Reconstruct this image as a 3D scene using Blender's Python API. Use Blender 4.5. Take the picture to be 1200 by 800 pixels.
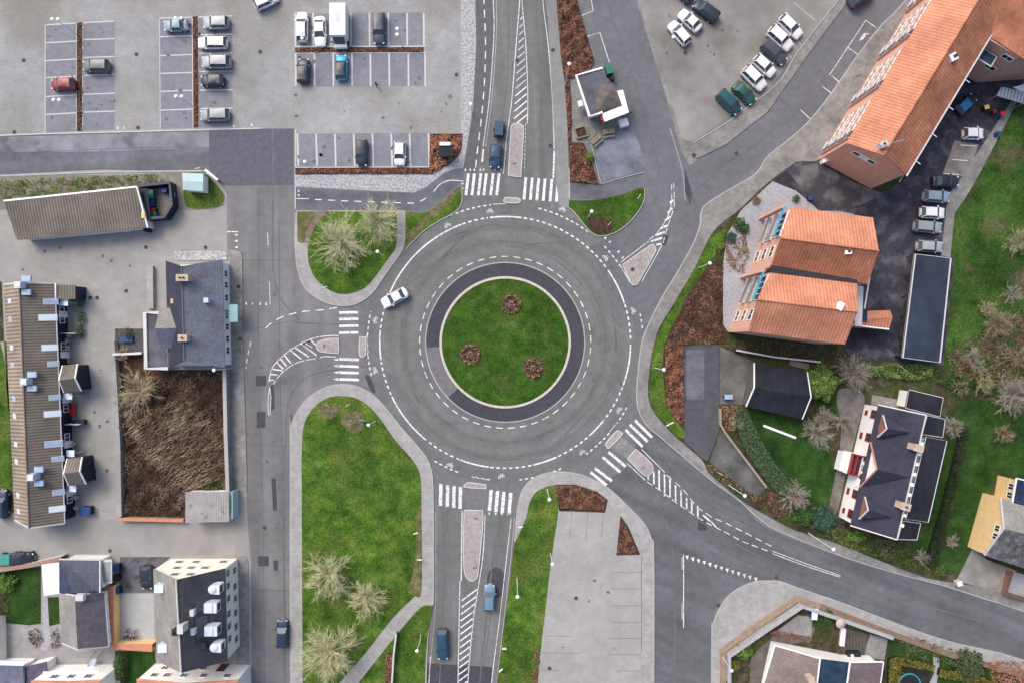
import bpy, bmesh, math, random
from mathutils import Vector
R = math.radians
scn = bpy.context.scene
for o in list(bpy.data.objects): bpy.data.objects.remove(o)

# ------------------------------------------------------------------ camera, sky, sun, exposure
H = 105.0            # drone height in metres
S = 0.13             # metres on the ground for one pixel of a 1200 px wide picture
cam = bpy.data.objects.new('drone_camera', bpy.data.cameras.new('drone_camera'))
scn.collection.objects.link(cam)
cam.location = (0, 0, H); cam.rotation_euler = (0, 0, 0)
cam.data.sensor_width = 36; cam.data.lens = 36 * H / (1200 * S)
cam.data.clip_start = 1; cam.data.clip_end = 4000
scn.camera = cam
SUN_EL, SUN_AZ = R(48), R(-38)        # azimuth from +Y (up in the photo) towards +X
w = bpy.data.worlds.new('World'); scn.world = w; w.use_nodes = True
nt = w.node_tree; bg = nt.nodes['Background']
sky = nt.nodes.new('ShaderNodeTexSky'); sky.sky_type = 'NISHITA'; sky.sun_disc = False
sky.sun_elevation = SUN_EL; sky.sun_rotation = SUN_AZ; sky.air_density = 0.8; sky.dust_density = 5.0; sky.ozone_density = 1.0
nt.links.new(sky.outputs[0], bg.inputs[0]); bg.inputs[1].default_value = 0.15
sl = bpy.data.lights.new('sun', 'SUN'); sl.energy = 0.75; sl.angle = R(30); sl.color = (1, .96, .90)
so = bpy.data.objects.new('sun', sl); scn.collection.objects.link(so)
d = Vector((math.sin(SUN_AZ) * math.cos(SUN_EL), math.cos(SUN_AZ) * math.cos(SUN_EL), math.sin(SUN_EL)))
so.rotation_euler = d.to_track_quat('Z', 'Y').to_euler(); so.location = (0, 0, 60)
scn.view_settings.view_transform = 'Standard'; scn.view_settings.look = 'None'
scn.view_settings.exposure = 0.66; scn.view_settings.gamma = 1
scn.render.resolution_x = 1024; scn.render.resolution_y = 682

# ------------------------------------------------------------------ helpers
def W(px, py, h=0.0):
    k = S * (H - h) / H
    return ((px - 600) * k, (400 - py) * k)
def WL(pts, h=0.0): return [W(p[0], p[1], h) for p in pts]
LOC = {}
def link(o): scn.collection.objects.link(o); return o
def tag(o, label=None, cat=None, group=None, kind=None):
    if label: o['label'] = label
    if cat: o['category'] = cat
    if group: o['group'] = group
    if kind: o['kind'] = kind
    return o
def thing(name, label, cat, loc=(0, 0, 0), group=None):
    o = link(bpy.data.objects.new(name, None)); o.location = loc; o.empty_display_size = .3
    LOC[o.name] = Vector(loc); return tag(o, label, cat, group)
def copy_tree(o, parent=None):
    c = link(o.copy())
    if parent is not None: c.parent = parent
    for ch in list(o.children): copy_tree(ch, c)
    return c
class MB:
    def __init__(s): s.v = []; s.f = []; s.uv = {}
    def face(s, pts, uv=None):
        n = len(s.v); s.v += [tuple(p) for p in pts]; s.f.append(list(range(n, n + len(pts))))
        if uv: s.uv[len(s.f) - 1] = uv
    def mesh(s, vs, fs):
        n = len(s.v); s.v += [tuple(p) for p in vs]; s.f += [[i + n for i in f] for f in fs]
    def box(s, c, size, ang=0.0, taper=1.0):
        x, y, z = [a / 2 for a in size]; ca, sa = math.cos(ang), math.sin(ang); vs = []
        for dz in (-z, z):
            t = taper if dz > 0 else 1
            for dx, dy in ((-x, -y), (x, -y), (x, y), (-x, y)):
                dx, dy = dx * t, dy * t
                vs.append((c[0] + dx * ca - dy * sa, c[1] + dx * sa + dy * ca, c[2] + dz))
        s.mesh(vs, [(3, 2, 1, 0), (4, 5, 6, 7), (0, 1, 5, 4), (1, 2, 6, 5), (2, 3, 7, 6), (3, 0, 4, 7)])
    def tube(s, a, b, r0, r1=None, n=6, cap=True):
        a, b = Vector(a), Vector(b); r1 = r0 if r1 is None else r1
        ax = (b - a)
        if ax.length < 1e-6: return
        ax.normalize(); u = ax.orthogonal().normalized(); v = ax.cross(u); vs = []
        for p, r in ((a, r0), (b, r1)):
            for i in range(n):
                t = 2 * math.pi * i / n; vs.append(p + u * math.cos(t) * r + v * math.sin(t) * r)
        fs = [(i, (i + 1) % n, n + (i + 1) % n, n + i) for i in range(n)]
        if cap: fs += [tuple(range(n - 1, -1, -1)), tuple(range(n, 2 * n))]
        s.mesh(vs, fs)
    def path(s, pts, r, n=6):
        for i in range(len(pts) - 1): s.tube(pts[i], pts[i + 1], r, r, n)
    def lathe(s, c, prof, n=16):
        vs = []; fs = []
        for r, z in prof:
            for i in range(n):
                t = 2 * math.pi * i / n; vs.append((c[0] + r * math.cos(t), c[1] + r * math.sin(t), c[2] + z))
        for k in range(len(prof) - 1):
            for i in range(n): fs.append((k * n + i, k * n + (i + 1) % n, (k + 1) * n + (i + 1) % n, (k + 1) * n + i))
        fs += [tuple(range(n - 1, -1, -1)), tuple(range((len(prof) - 1) * n, len(prof) * n))]
        s.mesh(vs, fs)
    def prism(s, pts, z0, z1, bottom=False):
        pts = ccw(pts); n = len(pts)
        vs = [(p[0], p[1], z0) for p in pts] + [(p[0], p[1], z1) for p in pts]
        fs = [tuple(range(n, 2 * n))] + [(i, (i + 1) % n, n + (i + 1) % n, n + i) for i in range(n)]
        if bottom: fs.append(tuple(range(n - 1, -1, -1)))
        s.mesh(vs, fs)
    def ribbon(s, pts, wd, z0, z1=None, closed=False):
        """a strip of width wd along plan points; z1 gives it a height"""
        P = [Vector((p[0], p[1])) for p in pts]; n = len(P)
        if n < 2: return
        L, Rr = [], []
        for i in range(n):
            a = P[i - 1] if (i > 0 or closed) else P[i]; b = P[(i + 1) % n] if (i < n - 1 or closed) else P[i]
            t = (b - a)
            if t.length < 1e-9: t = Vector((1, 0))
            t.normalize(); nn = Vector((-t.y, t.x)) * wd / 2
            L.append(P[i] + nn); Rr.append(P[i] - nn)
        m = n if closed else n - 1
        for i in range(m):
            j = (i + 1) % n
            zt = z0 if z1 is None else z1
            q = [(*Rr[i], zt), (*Rr[j], zt), (*L[j], zt), (*L[i], zt)]
            s.face(q)
            if z1 is not None:
                s.face([(*L[i], z0), (*L[i], z1), (*L[j], z1), (*L[j], z0)][::-1])
                s.face([(*Rr[i], z0), (*Rr[j], z0), (*Rr[j], z1), (*Rr[i], z1)])
    def build(s, name, mat, parent=None, smooth=False, origin=None):
        if parent is not None: off = LOC.get(parent.name, Vector((0, 0, 0)))
        elif origin is not None: off = Vector(origin)
        else: off = Vector((0, 0, 0))
        me = bpy.data.meshes.new(name)
        me.from_pydata([(v[0] - off[0], v[1] - off[1], v[2] - off[2]) for v in s.v], [], s.f)
        if s.uv:
            ul = me.uv_layers.new(name='UVMap')
            for p in me.polygons:
                u = s.uv.get(p.index)
                if u:
                    for k, li in enumerate(p.loop_indices): ul.data[li].uv = u[k]
        if mat: me.materials.append(mat)
        if smooth:
            me.polygons.foreach_set('use_smooth', [True] * len(me.polygons))
        me.update()
        o = link(bpy.data.objects.new(name, me))
        if parent is not None: o.parent = parent; LOC[o.name] = off
        else: o.location = off; LOC[o.name] = off
        return o
def ccw(p):
    a = sum(p[i][0] * p[(i + 1) % len(p)][1] - p[(i + 1) % len(p)][0] * p[i][1] for i in range(len(p)))
    return list(p) if a > 0 else list(p)[::-1]
def cat(pts, closed=True, k=5):
    """Catmull-Rom through pts; a point given twice stays a sharp corner"""
    out = []; n = len(pts); m = n if closed else n - 1
    g = lambda i: pts[i % n] if closed else pts[max(0, min(n - 1, i))]
    for i in range(m):
        p0, p1, p2, p3 = g(i - 1), g(i), g(i + 1), g(i + 2)
        if p1[0] == p2[0] and p1[1] == p2[1]: continue
        if p0 == p1: p0 = (2 * p1[0] - p2[0], 2 * p1[1] - p2[1])
        if p3 == p2: p3 = (2 * p2[0] - p1[0], 2 * p2[1] - p1[1])
        for j in range(k):
            t = j / k
            out.append(tuple(.5 * (2 * p1[a] + (p2[a] - p0[a]) * t + (2 * p0[a] - 5 * p1[a] + 4 * p2[a] - p3[a]) * t * t + (3 * p1[a] - p0[a] - 3 * p2[a] + p3[a]) * t ** 3) for a in (0, 1)))
    if not closed: out.append(tuple(pts[-1]))
    return out
def inside(x, y, poly):
    c = False; j = len(poly) - 1
    for i in range(len(poly)):
        xi, yi = poly[i]; xj, yj = poly[j]
        if (yi > y) != (yj > y) and x < (xj - xi) * (y - yi) / (yj - yi) + xi: c = not c
        j = i
    return c
def inset(poly, d):
    p = [Vector(q) for q in ccw(poly)]; n = len(p); out = []
    for i in range(n):
        a = (p[i] - p[i - 1]).normalized(); b = (p[(i + 1) % n] - p[i]).normalized()
        n1 = Vector((-a.y, a.x)); n2 = Vector((-b.y, b.x)); m = n1 + n2
        out.append(tuple(p[i] + m * (d / max(.3, 1 + n1.dot(n2)))))
    return out

# ------------------------------------------------------------------ materials
MATS = {}
def pm(name, stops, scale=2.0, detail=6, rough=.9, bump=0.0, bscale=None, big=0.0, bigs=.12, fine=0.0, fines=9.0,
       brick=None, wave=None, uv=False, metal=0, island=0.0, spec=.3, coat=0, blot=None, distort=0, tracks=None, streak=None):
    """procedural material: noise-driven colour ramp, slow variation, fine grain, optional courses (brick) or ribs (wave)"""
    if name in MATS: return MATS[name]
    m = bpy.data.materials.new(name); m.use_nodes = True; N = m.node_tree.nodes; Lk = m.node_tree.links
    b = N['Principled BSDF']; b.inputs['Roughness'].default_value = rough; b.inputs['Metallic'].default_value = metal
    b.inputs['Specular IOR Level'].default_value = spec; b.inputs['Coat Weight'].default_value = coat
    tc = N.new('ShaderNodeTexCoord'); co = tc.outputs['Object']; cuv = tc.outputs['UV'] if uv else co
    def noise(sc, det=5, off=0, dist=0):
        n = N.new('ShaderNodeTexNoise'); n.inputs['Scale'].default_value = sc; n.inputs['Detail'].default_value = det
        n.inputs['Distortion'].default_value = dist
        mp = N.new('ShaderNodeMapping'); mp.inputs['Location'].default_value = (off, off * 1.7, 0)
        Lk.new(co, mp.inputs[0]); Lk.new(mp.outputs[0], n.inputs['Vector']); return n.outputs['Fac']
    def ramp(src, st):
        r = N.new('ShaderNodeValToRGB'); e = r.color_ramp.elements
        while len(e) < len(st): e.new(.5)
        for i, (p, c) in enumerate(st): e[i].position = p; e[i].color = (*c, 1) if len(c) == 3 else c
        Lk.new(src, r.inputs[0]); return r.outputs[0]
    def mult(col, fac, lo, hi):
        mr = N.new('ShaderNodeMapRange'); mr.inputs['From Min'].default_value = .3; mr.inputs['From Max'].default_value = .7
        mr.inputs['To Min'].default_value = lo; mr.inputs['To Max'].default_value = hi; Lk.new(fac, mr.inputs[0])
        mx = N.new('ShaderNodeVectorMath'); mx.operation = 'SCALE'; Lk.new(col, mx.inputs[0]); Lk.new(mr.outputs[0], mx.inputs['Scale']); return mx.outputs[0]
    col = ramp(noise(scale, detail, 3, distort), stops)
    if blot:      # a second material colour showing in patches: (colour, scale, threshold, softness)
        c, sc, th, sf = blot
        f = ramp(noise(sc, 6, 11), [(th - sf, (0, 0, 0)), (th + sf, (1, 1, 1))])
        mx = N.new('ShaderNodeMix'); mx.data_type = 'RGBA'; Lk.new(f, mx.inputs['Factor']); Lk.new(col, mx.inputs['A']); mx.inputs['B'].default_value = (*c, 1); col = mx.outputs['Result']
    if big: col = mult(col, noise(bigs, 4, 7), 1 - big, 1 + big)
    if tracks:    # worn bands round a centre: (x, y, [(radius, factor), ...]) in metres
        sb = N.new('ShaderNodeVectorMath'); sb.operation = 'SUBTRACT'; sb.inputs[1].default_value = (tracks[0], tracks[1], 0); Lk.new(co, sb.inputs[0])
        ln = N.new('ShaderNodeVectorMath'); ln.operation = 'LENGTH'; Lk.new(sb.outputs[0], ln.inputs[0])
        ad = N.new('ShaderNodeMath'); ad.operation = 'MULTIPLY_ADD'; ad.inputs[1].default_value = 1 / 25.0; Lk.new(ln.outputs['Value'], ad.inputs[0])
        nz = N.new('ShaderNodeMath'); nz.operation = 'MULTIPLY_ADD'; nz.inputs[1].default_value = .05; nz.inputs[2].default_value = -.025; Lk.new(noise(.15, 3, 23), nz.inputs[0]); Lk.new(nz.outputs[0], ad.inputs[2])
        tr = ramp(ad.outputs[0], [(r_ / 25.0, (f_,) * 3) for r_, f_ in tracks[2]])
        mx = N.new('ShaderNodeVectorMath'); mx.operation = 'MULTIPLY'; Lk.new(col, mx.inputs[0]); Lk.new(tr, mx.inputs[1]); col = mx.outputs[0]
    if streak:    # long wear streaks along a direction: (angle, cross scale, amount)
        mp = N.new('ShaderNodeMapping'); mp.vector_type = 'POINT'; mp.inputs['Rotation'].default_value = (0, 0, -streak[0]); mp.inputs['Scale'].default_value = (.03, streak[1], 1)
        r0 = N.new('ShaderNodeMapping'); r0.inputs['Rotation'].default_value = (0, 0, -streak[0]); Lk.new(co, r0.inputs[0])
        mp.inputs['Rotation'].default_value = (0, 0, 0); Lk.new(r0.outputs[0], mp.inputs[0])
        ns = N.new('ShaderNodeTexNoise'); ns.inputs['Scale'].default_value = 1; ns.inputs['Detail'].default_value = 4; Lk.new(mp.outputs[0], ns.inputs['Vector'])
        col = mult(col, ns.outputs['Fac'], 1 - streak[2], 1 + streak[2])
    if fine: col = mult(col, noise(fines, 3, 19), 1 - fine, 1 + fine)
    if island:
        g = N.new('ShaderNodeNewGeometry'); mr = N.new('ShaderNodeMapRange'); mr.inputs['To Min'].default_value = 1 - island; mr.inputs['To Max'].default_value = 1 + island
        Lk.new(g.outputs['Random Per Island'], mr.inputs[0])
        mx = N.new('ShaderNodeVectorMath'); mx.operation = 'SCALE'; Lk.new(col, mx.inputs[0]); Lk.new(mr.outputs[0], mx.inputs['Scale']); col = mx.outputs[0]
    hgt = None
    if brick:     # (brick width, row height, mortar, dark factor[, per-brick contrast])
        bt = N.new('ShaderNodeTexBrick'); bt.inputs['Scale'].default_value = 1; bt.inputs['Brick Width'].default_value = brick[0]; bt.inputs['Row Height'].default_value = brick[1]
        bt.inputs['Mortar Size'].default_value = brick[2]; bt.inputs['Mortar Smooth'].default_value = .3
        k = brick[4] if len(brick) > 4 else .1
        bt.inputs['Color1'].default_value = (1 + k,) * 3 + (1,); bt.inputs['Color2'].default_value = (1 - k,) * 3 + (1,); bt.inputs['Mortar'].default_value = (brick[3],) * 3 + (1,)
        Lk.new(cuv, bt.inputs['Vector'])
        mx = N.new('ShaderNodeVectorMath'); mx.operation = 'MULTIPLY'; Lk.new(col, mx.inputs[0]); Lk.new(bt.outputs['Color'], mx.inputs[1]); col = mx.outputs[0]
        hgt = bt.outputs['Fac']
    if wave:      # (period, axis, dark factor)
        sp = N.new('ShaderNodeSeparateXYZ'); Lk.new(cuv, sp.inputs[0])
        mu = N.new('ShaderNodeMath'); mu.operation = 'MULTIPLY'; mu.inputs[1].default_value = 2 * math.pi / wave[0]; Lk.new(sp.outputs[wave[1]], mu.inputs[0])
        sn = N.new('ShaderNodeMath'); sn.operation = 'SINE'; Lk.new(mu.outputs[0], sn.inputs[0])
        mr = N.new('ShaderNodeMapRange'); mr.inputs['From Min'].default_value = -1; mr.inputs['To Min'].default_value = wave[2]; mr.inputs['To Max'].default_value = 1.08; Lk.new(sn.outputs[0], mr.inputs[0])
        mx = N.new('ShaderNodeVectorMath'); mx.operation = 'SCALE'; Lk.new(col, mx.inputs[0]); Lk.new(mr.outputs[0], mx.inputs['Scale']); col = mx.outputs[0]
        hgt = mr.outputs[0]
    Lk.new(col, b.inputs['Base Color'])
    if bump:
        bp = N.new('ShaderNodeBump'); bp.inputs['Strength'].default_value = bump; bp.inputs['Distance'].default_value = .05
        Lk.new(hgt if (hgt and wave) else noise(bscale or scale * 3, 4, 5), bp.inputs['Height']); Lk.new(bp.outputs[0], b.inputs['Normal'])
    MATS[name] = m; return m
def g3(v, t=(1, 1, 1)): return tuple(v * a for a in t)
def two(c, k=.18): return [(.3, tuple(a * (1 - k) for a in c)), (.7, tuple(a * (1 + k) for a in c))]

COOL = (.96, 1.0, 1.06)
ASPH = pm('asphalt', two(g3(.150, (.98, 1, 1.02)), .12), 1.2, fine=.14, fines=5, big=.12, bigs=.09, rough=.85, bump=.3, bscale=12)
RING = pm('asphalt_roundabout', two(g3(.150, (.96, 1.0, .99)), .10), 1.0, fine=.16, fines=5, big=.12, bigs=.2, blot=(g3(.105), .5, .70, .05), tracks=(-8 * .13, -1 * .13, [(12.5, .92), (14.4, 1.04), (15.4, .88), (16.6, 1.05), (17.6, .90), (18.8, 1.03), (20.2, .93)]), rough=.85, bump=.3, bscale=12)
ASPW = pm('asphalt_street', two(g3(.160, (1.0, 1, 1.02)), .10), .8, streak=(R(90), .5, .16), fine=.10, fines=5, big=.16, bigs=.10, rough=.85, blot=(g3(.125), .35, .68, .03))
ASPD = pm('asphalt_new', two((.050, .052, .066), .15), 1.5, fine=.18, fines=6, big=.12, rough=.8)
ASPB = pm('asphalt_blue', two((.118, .122, .142), .14), .9, streak=(R(3), .5, .18), fine=.14, fines=5, big=.22, bigs=.16, rough=.85)
ASPK = pm('asphalt_black', two((.040, .038, .052), .3), .7, fine=.25, fines=4, big=.35, bigs=.18, rough=.9, blot=((.11, .11, .12), .5, .62, .12))
ASPN = pm('asphalt_arm', two(g3(.142, (.96, 1, .99)), .10), .9, fine=.16, fines=5, big=.1, streak=(R(92), .55, .18), rough=.85, blot=(g3(.105), .5, .72, .05))
ASPS = pm('asphalt_southeast', two((.110, .115, .124), .12), .9, streak=(R(-24), .45, .2), fine=.13, fines=5, big=.14, bigs=.14, rough=.85)
PATCH = pm('asphalt_patch', two((.055, .056, .068), .2), 2, fine=.15, rough=.85)
PAVE = pm('pavement_slab', two(g3(.32, (1, .985, .96)), .12), 1.0, fine=.10, big=.12, bigs=.25, brick=(.6, .4, .02, .8, .06), rough=.9)
PAVD = pm('pavement_worn', two(g3(.215, (1, .98, .94)), .2), 1.0, fine=.14, big=.22, bigs=.25, brick=(.5, .3, .02, .8, .08), rough=.95)
KERB = pm('kerb_stone', two(g3(.36), .1), 3, rough=.9, fine=.1, brick=(1.0, 5, .02, .7, .05))
LOT = pm('lot_paving', two(g3(.290, (.99, 1, 1.01)), .10), .7, fine=.10, fines=4, big=.15, bigs=.08, brick=(.4, .2, .012, .86, .06), rough=.9, blot=((.215, .21, .185), .09, .57, .12))
BAY = pm('bay_paving', two((.198, .205, .235), .10), 1.2, fine=.12, big=.10, bigs=.3, brick=(.4, .2, .012, .86, .06), rough=.9)
CONC = pm('yard_concrete', two(g3(.285, (1, .98, .94)), .08), .6, fine=.07, big=.14, bigs=.09, brick=(1.2, .8, .015, .88, .04), rough=.92)
LOTS = pm('lot_slabs', two(g3(.315, (1, .99, .955)), .07), .8, fine=.08, big=.09, bigs=.2, brick=(.6, .3, .012, .9, .04), rough=.92)
COBB = pm('pebble_paving', [(.38, (.24, .245, .255)), (.5, (.34, .345, .36)), (.62, (.43, .435, .45))], 3.2, detail=3, fine=.25, fines=7, rough=.9, bump=.5)
ISLP = pm('island_paving', two((.34, .305, .295), .15), 2, fine=.14, big=.1, brick=(.3, .2, .02, .8, .08), rough=.9)
GRAV = pm('pale_gravel', two((.31, .32, .345), .14), 2.5, fine=.2, fines=8, big=.1, rough=.95)
WHITE = pm('road_paint', two(g3(.70), .08), 3, fine=.2, fines=7, rough=.7, blot=(g3(.27), 2.6, .60, .10), big=.12, bigs=.1)
WHITEW = pm('worn_road_paint', two(g3(.46), .16), 2, fine=.16, fines=7, rough=.8)
GREYL = pm('bay_line', two(g3(.52, (1, .98, .95)), .08), 3, rough=.8)
JOINT = pm('dark_joint', two(g3(.13), .2), 3, rough=.9)
GRASS = pm('lawn', [(.30, (.030, .066, .010)), (.5, (.058, .122, .016)), (.66, (.100, .155, .026)), (.80, (.17, .17, .055))], .5, detail=12, fine=.5, fines=4.5, big=.30, bigs=.085, rough=1, bump=.8, bscale=9, spec=.1, blot=((.105, .135, .032), .16, .62, .12))
GRASI = pm('lawn_island', [(.30, (.024, .060, .009)), (.55, (.040, .092, .012)), (.75, (.08, .12, .025))], .7, detail=12, fine=.45, fines=5, big=.28, bigs=.22, blot=((.075, .10, .028), .35, .62, .08), rough=1, bump=.8, bscale=9, spec=.1)
GRASF = pm('field_grass', [(.30, (.022, .050, .011)), (.5, (.038, .086, .017)), (.70, (.068, .098, .028))], .4, detail=10, fine=.45, fines=4, big=.35, bigs=.12, rough=1, bump=.8, bscale=7, spec=.1, blot=((.12, .095, .06), .16, .63, .08))
GRASD = pm('garden_lawn', [(.30, (.015, .040, .010)), (.55, (.028, .068, .014)), (.8, (.06, .09, .025))], .5, detail=10, fine=.4, fines=5, big=.3, bigs=.2, rough=1, bump=.8, bscale=7, spec=.1)
GRASY = pm('rough_grass', [(.30, (.07, .085, .03)), (.5, (.12, .115, .05)), (.7, (.20, .175, .10))], 1.0, detail=8, fine=.4, fines=5, rough=1, spec=.1)
SOIL = pm('garden_soil', [(.3, (.032, .030, .020)), (.5, (.060, .052, .034)), (.7, (.11, .085, .055))], .8, detail=10, fine=.4, fines=4, big=.25, bigs=.2, rough=1, spec=.1, blot=((.045, .065, .018), .3, .55, .08))
BARK = pm('bark_soil', [(.3, (.030, .020, .014)), (.6, (.075, .045, .032))], 2, detail=8, fine=.4, fines=5, rough=1, spec=.1)
DIRT = pm('trodden_earth', [(.3, (.13, .105, .07)), (.7, (.24, .20, .15))], 1.2, fine=.25, rough=1, spec=.1)
# foliage
RUST = pm('copper_beech_leaves', [(.3, (.11, .052, .036)), (.5, (.215, .102, .070)), (.7, (.32, .175, .125))], 1.5, island=.45, rough=.9, spec=.1)
BRWN = pm('brown_scrub_leaves', [(.3, (.04, .026, .02)), (.48, (.125, .066, .048)), (.66, (.24, .135, .10))], .45, island=.7, rough=.95, spec=.1)
STRW = pm('dry_stalks', [(.3, (.12, .08, .055)), (.5, (.27, .185, .13)), (.7, (.46, .37, .27))], .4, island=.5, rough=.95, spec=.1)
HEDG = pm('hedge_leaves', [(.3, (.022, .05, .014)), (.55, (.045, .095, .022)), (.75, (.09, .14, .035))], .9, island=.5, rough=.8, spec=.2)
LIME = pm('bright_leaves', [(.3, (.06, .12, .02)), (.55, (.12, .20, .035)), (.75, (.21, .28, .06))], 1.2, island=.45, rough=.8, spec=.2)
TEALF = pm('blue_green_needles', [(.3, (.025, .06, .045)), (.7, (.06, .12, .085))], 1.2, island=.45, rough=.8, spec=.2)
OLIVE = pm('olive_leaves', [(.3, (.09, .085, .02)), (.7, (.21, .18, .045))], 1.2, island=.4, rough=.9, spec=.1)
TWIG = pm('pale_twigs', [(.3, (.36, .35, .20)), (.7, (.64, .62, .42))], 1.2, island=.3, rough=.95, spec=.1)
TWIG2 = pm('grey_twigs', [(.3, (.20, .18, .15)), (.7, (.42, .38, .32))], 1.0, island=.35, rough=.95, spec=.1)
TRNK = pm('tree_bark', two((.16, .15, .10), .3), 4, rough=.95, bump=.5)
FLOW = pm('faded_flowers', [(.3, (.08, .05, .032)), (.7, (.27, .175, .115))], 3, island=.5, rough=.95, spec=.1)
# building materials
def roofm(n, c, k=.15, row=.34, bw=.28, dark=.6, big=.2, **kw):
    if 'wave' not in kw: kw['brick'] = (bw, row, .035, dark, .10)
    return pm(n, two(c, k), .9, big=big, bigs=.25, fine=.12, fines=4, uv=True, rough=.85, **kw)
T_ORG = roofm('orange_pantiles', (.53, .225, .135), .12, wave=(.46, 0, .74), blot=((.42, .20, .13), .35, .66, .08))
T_ORD = roofm('weathered_shaded_pantiles', (.41, .165, .095), .16, wave=(.46, 0, .76), big=.25, blot=((.30, .13, .07), 1.3, .62, .14))  # darker mottled pantiles; shade of slopes turned from the sun painted in
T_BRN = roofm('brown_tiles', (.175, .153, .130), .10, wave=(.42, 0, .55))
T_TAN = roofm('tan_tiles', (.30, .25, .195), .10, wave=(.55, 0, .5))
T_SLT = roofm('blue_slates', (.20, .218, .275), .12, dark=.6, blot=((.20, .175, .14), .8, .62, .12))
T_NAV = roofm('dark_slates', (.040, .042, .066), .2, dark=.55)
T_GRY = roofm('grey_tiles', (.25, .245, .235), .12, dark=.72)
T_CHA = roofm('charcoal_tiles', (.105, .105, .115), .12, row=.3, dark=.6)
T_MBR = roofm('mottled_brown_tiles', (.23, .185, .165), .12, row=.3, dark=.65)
FELT = pm('black_roof_felt', two((.014, .016, .024), .3), .8, big=.35, bigs=.2, fine=.15, rough=.7, wave=(1.0, 0, .9))
FELTB = pm('blue_black_felt', two((.024, .034, .055), .25), .5, big=.3, bigs=.12, fine=.15, rough=.55)
FELTG = pm('grey_roof_felt', two((.085, .092, .115), .2), .6, big=.3, bigs=.2, fine=.12, rough=.8, blot=((.06, .055, .055), .5, .6, .1))
ETERN = pm('corrugated_sheet', two((.30, .295, .29), .1), 1.2, rough=.85, wave=(.35, 0, .8), big=.15, bigs=.4, blot=((.10, .11, .09), .8, .66, .08))
TEALR = pm('pale_teal_metal', two((.36, .50, .50), .06), 1.5, rough=.5)
WWALL = pm('white_render', two((.78, .775, .75), .04), 1.5, rough=.85, fine=.03)
CREAM = pm('cream_render', two((.82, .78, .68), .04), 1.2, rough=.85, fine=.03)
YELW = pm('yellow_render', two((.70, .50, .25), .06), 1.2, rough=.85, fine=.04)
PINKB = pm('pink_brick', two((.60, .345, .265), .08), 1.5, rough=.9, brick=(.24, .075, .01, .8, .08), fine=.08)
NAVYB = pm('navy_boards', two((.012, .014, .034), .2), 1.5, rough=.6, wave=(.2, 0, .8))
REDB = pm('red_brick', two((.24, .11, .085), .15), 2, rough=.9, fine=.1)
TRIM = pm('white_paint', two(g3(.80), .03), 3, rough=.5)
TRIMG = pm('grey_white_paint', two(g3(.55), .05), 3, rough=.5)
REDP = pm('red_paint', two((.36, .03, .03), .1), 3, rough=.5)
GLASS = pm('window_glass', two((.03, .036, .045), .2), 1, rough=.1, spec=.8)
SKYL = pm('skylight_glass', two((.33, .43, .56), .1), 1, rough=.18, spec=.7)
SKYB = pm('skylight_blind', two((.64, .73, .80), .04), 1, rough=.3)
CHIM = pm('zinc', two((.50, .58, .68), .08), 2, rough=.4)
TANB = pm('tan_brick', two((.46, .37, .30), .12), 3, rough=.9, fine=.1)
LEAD = pm('dark_lead', two((.03, .03, .035), .2), 3, rough=.6)
WOOD = pm('weathered_wood', two((.24, .20, .16), .15), 2, rough=.9, wave=(.15, 0, .75))
TANW = pm('tan_wall', two((.27, .21, .155), .2), 1.5, rough=.95, fine=.15)
TERRA = pm('terracotta_coping', two((.50, .22, .13), .12), 2, rough=.9)
STEEL = pm('galvanised_steel', two(g3(.45), .08), 3, rough=.45, metal=.4)
LAMPG = pm('lamp_globe', two(g3(.88), .02), 3, rough=.25)
PVGL = pm('solar_glass', two((.018, .026, .055), .3), .5, rough=.18, spec=.6, brick=(1.0, 1.65, .04, 2.2, .15), uv=True)
BLUEC = pm('blue_glass', two((.02, .04, .065), .4), 1, rough=.3, spec=.3)
BLUEP = pm('blue_steel_paint', two((.03, .32, .55), .05), 2, rough=.4)
BINB = pm('black_plastic', two((.018, .018, .022), .2), 3, rough=.5)
BING = pm('green_plastic', two((.025, .16, .095), .15), 3, rough=.5)
BINBL = pm('blue_plastic', two((.02, .06, .20), .15), 3, rough=.5)
BINR = pm('red_plastic', two((.50, .03, .03), .1), 3, rough=.5)
BINY = pm('yellow_plastic', two((.72, .50, .12), .1), 3, rough=.5)
PLTEAL = pm('teal_tarp', two((.02, .24, .26), .15), 2, rough=.5)
RUBB = pm('tyre_rubber', two(g3(.02), .2), 3, rough=.9)
REFLG = pm('painted_reflection_glass', two((.36, .29, .27), .2), 1, rough=.25, spec=.6)  # pale reflection in the panes painted in as base colour
def paint(n, c, metal=0): return pm('car_paint_' + n, two(c, .02), 1, rough=.34, metal=metal, spec=.4, coat=.12)
# ------------------------------------------------------------------ the ground and everything lying on it
def sheet(name, pts, z, mat, z0=None, kind='structure', curve=False, k=5):
    if curve: pts = cat(pts, True, k)
    mb = MB(); P = WL(pts)
    if z0 is None:
        P = ccw(P); mb.face([(p[0], p[1], z) for p in P])
    else: mb.prism(P, z0, z)
    return tag(mb.build(name, mat), kind=kind)
def rnd(*a): return random.uniform(*a)
random.seed(7)
g = MB(); g.face([(-900, -900, -.06), (900, -900, -.06), (900, 900, -.06), (-900, 900, -.06)]); tag(g.build('ground', GRASF), kind='structure')
sheet('road', [(-260, -260), (1460, -260), (1460, 1060), (-260, 1060)], 0.0, ASPH)
CX, CY = 592, 401
def arc(r, a0, a1, n=None, cx=CX, cy=CY):
    n = n or max(3, int(abs(a1 - a0) / 3) + 1)
    return [(cx + r * math.cos(R(a0 + (a1 - a0) * i / n)), cy - r * math.sin(R(a0 + (a1 - a0) * i / n))) for i in range(n + 1)]
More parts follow.
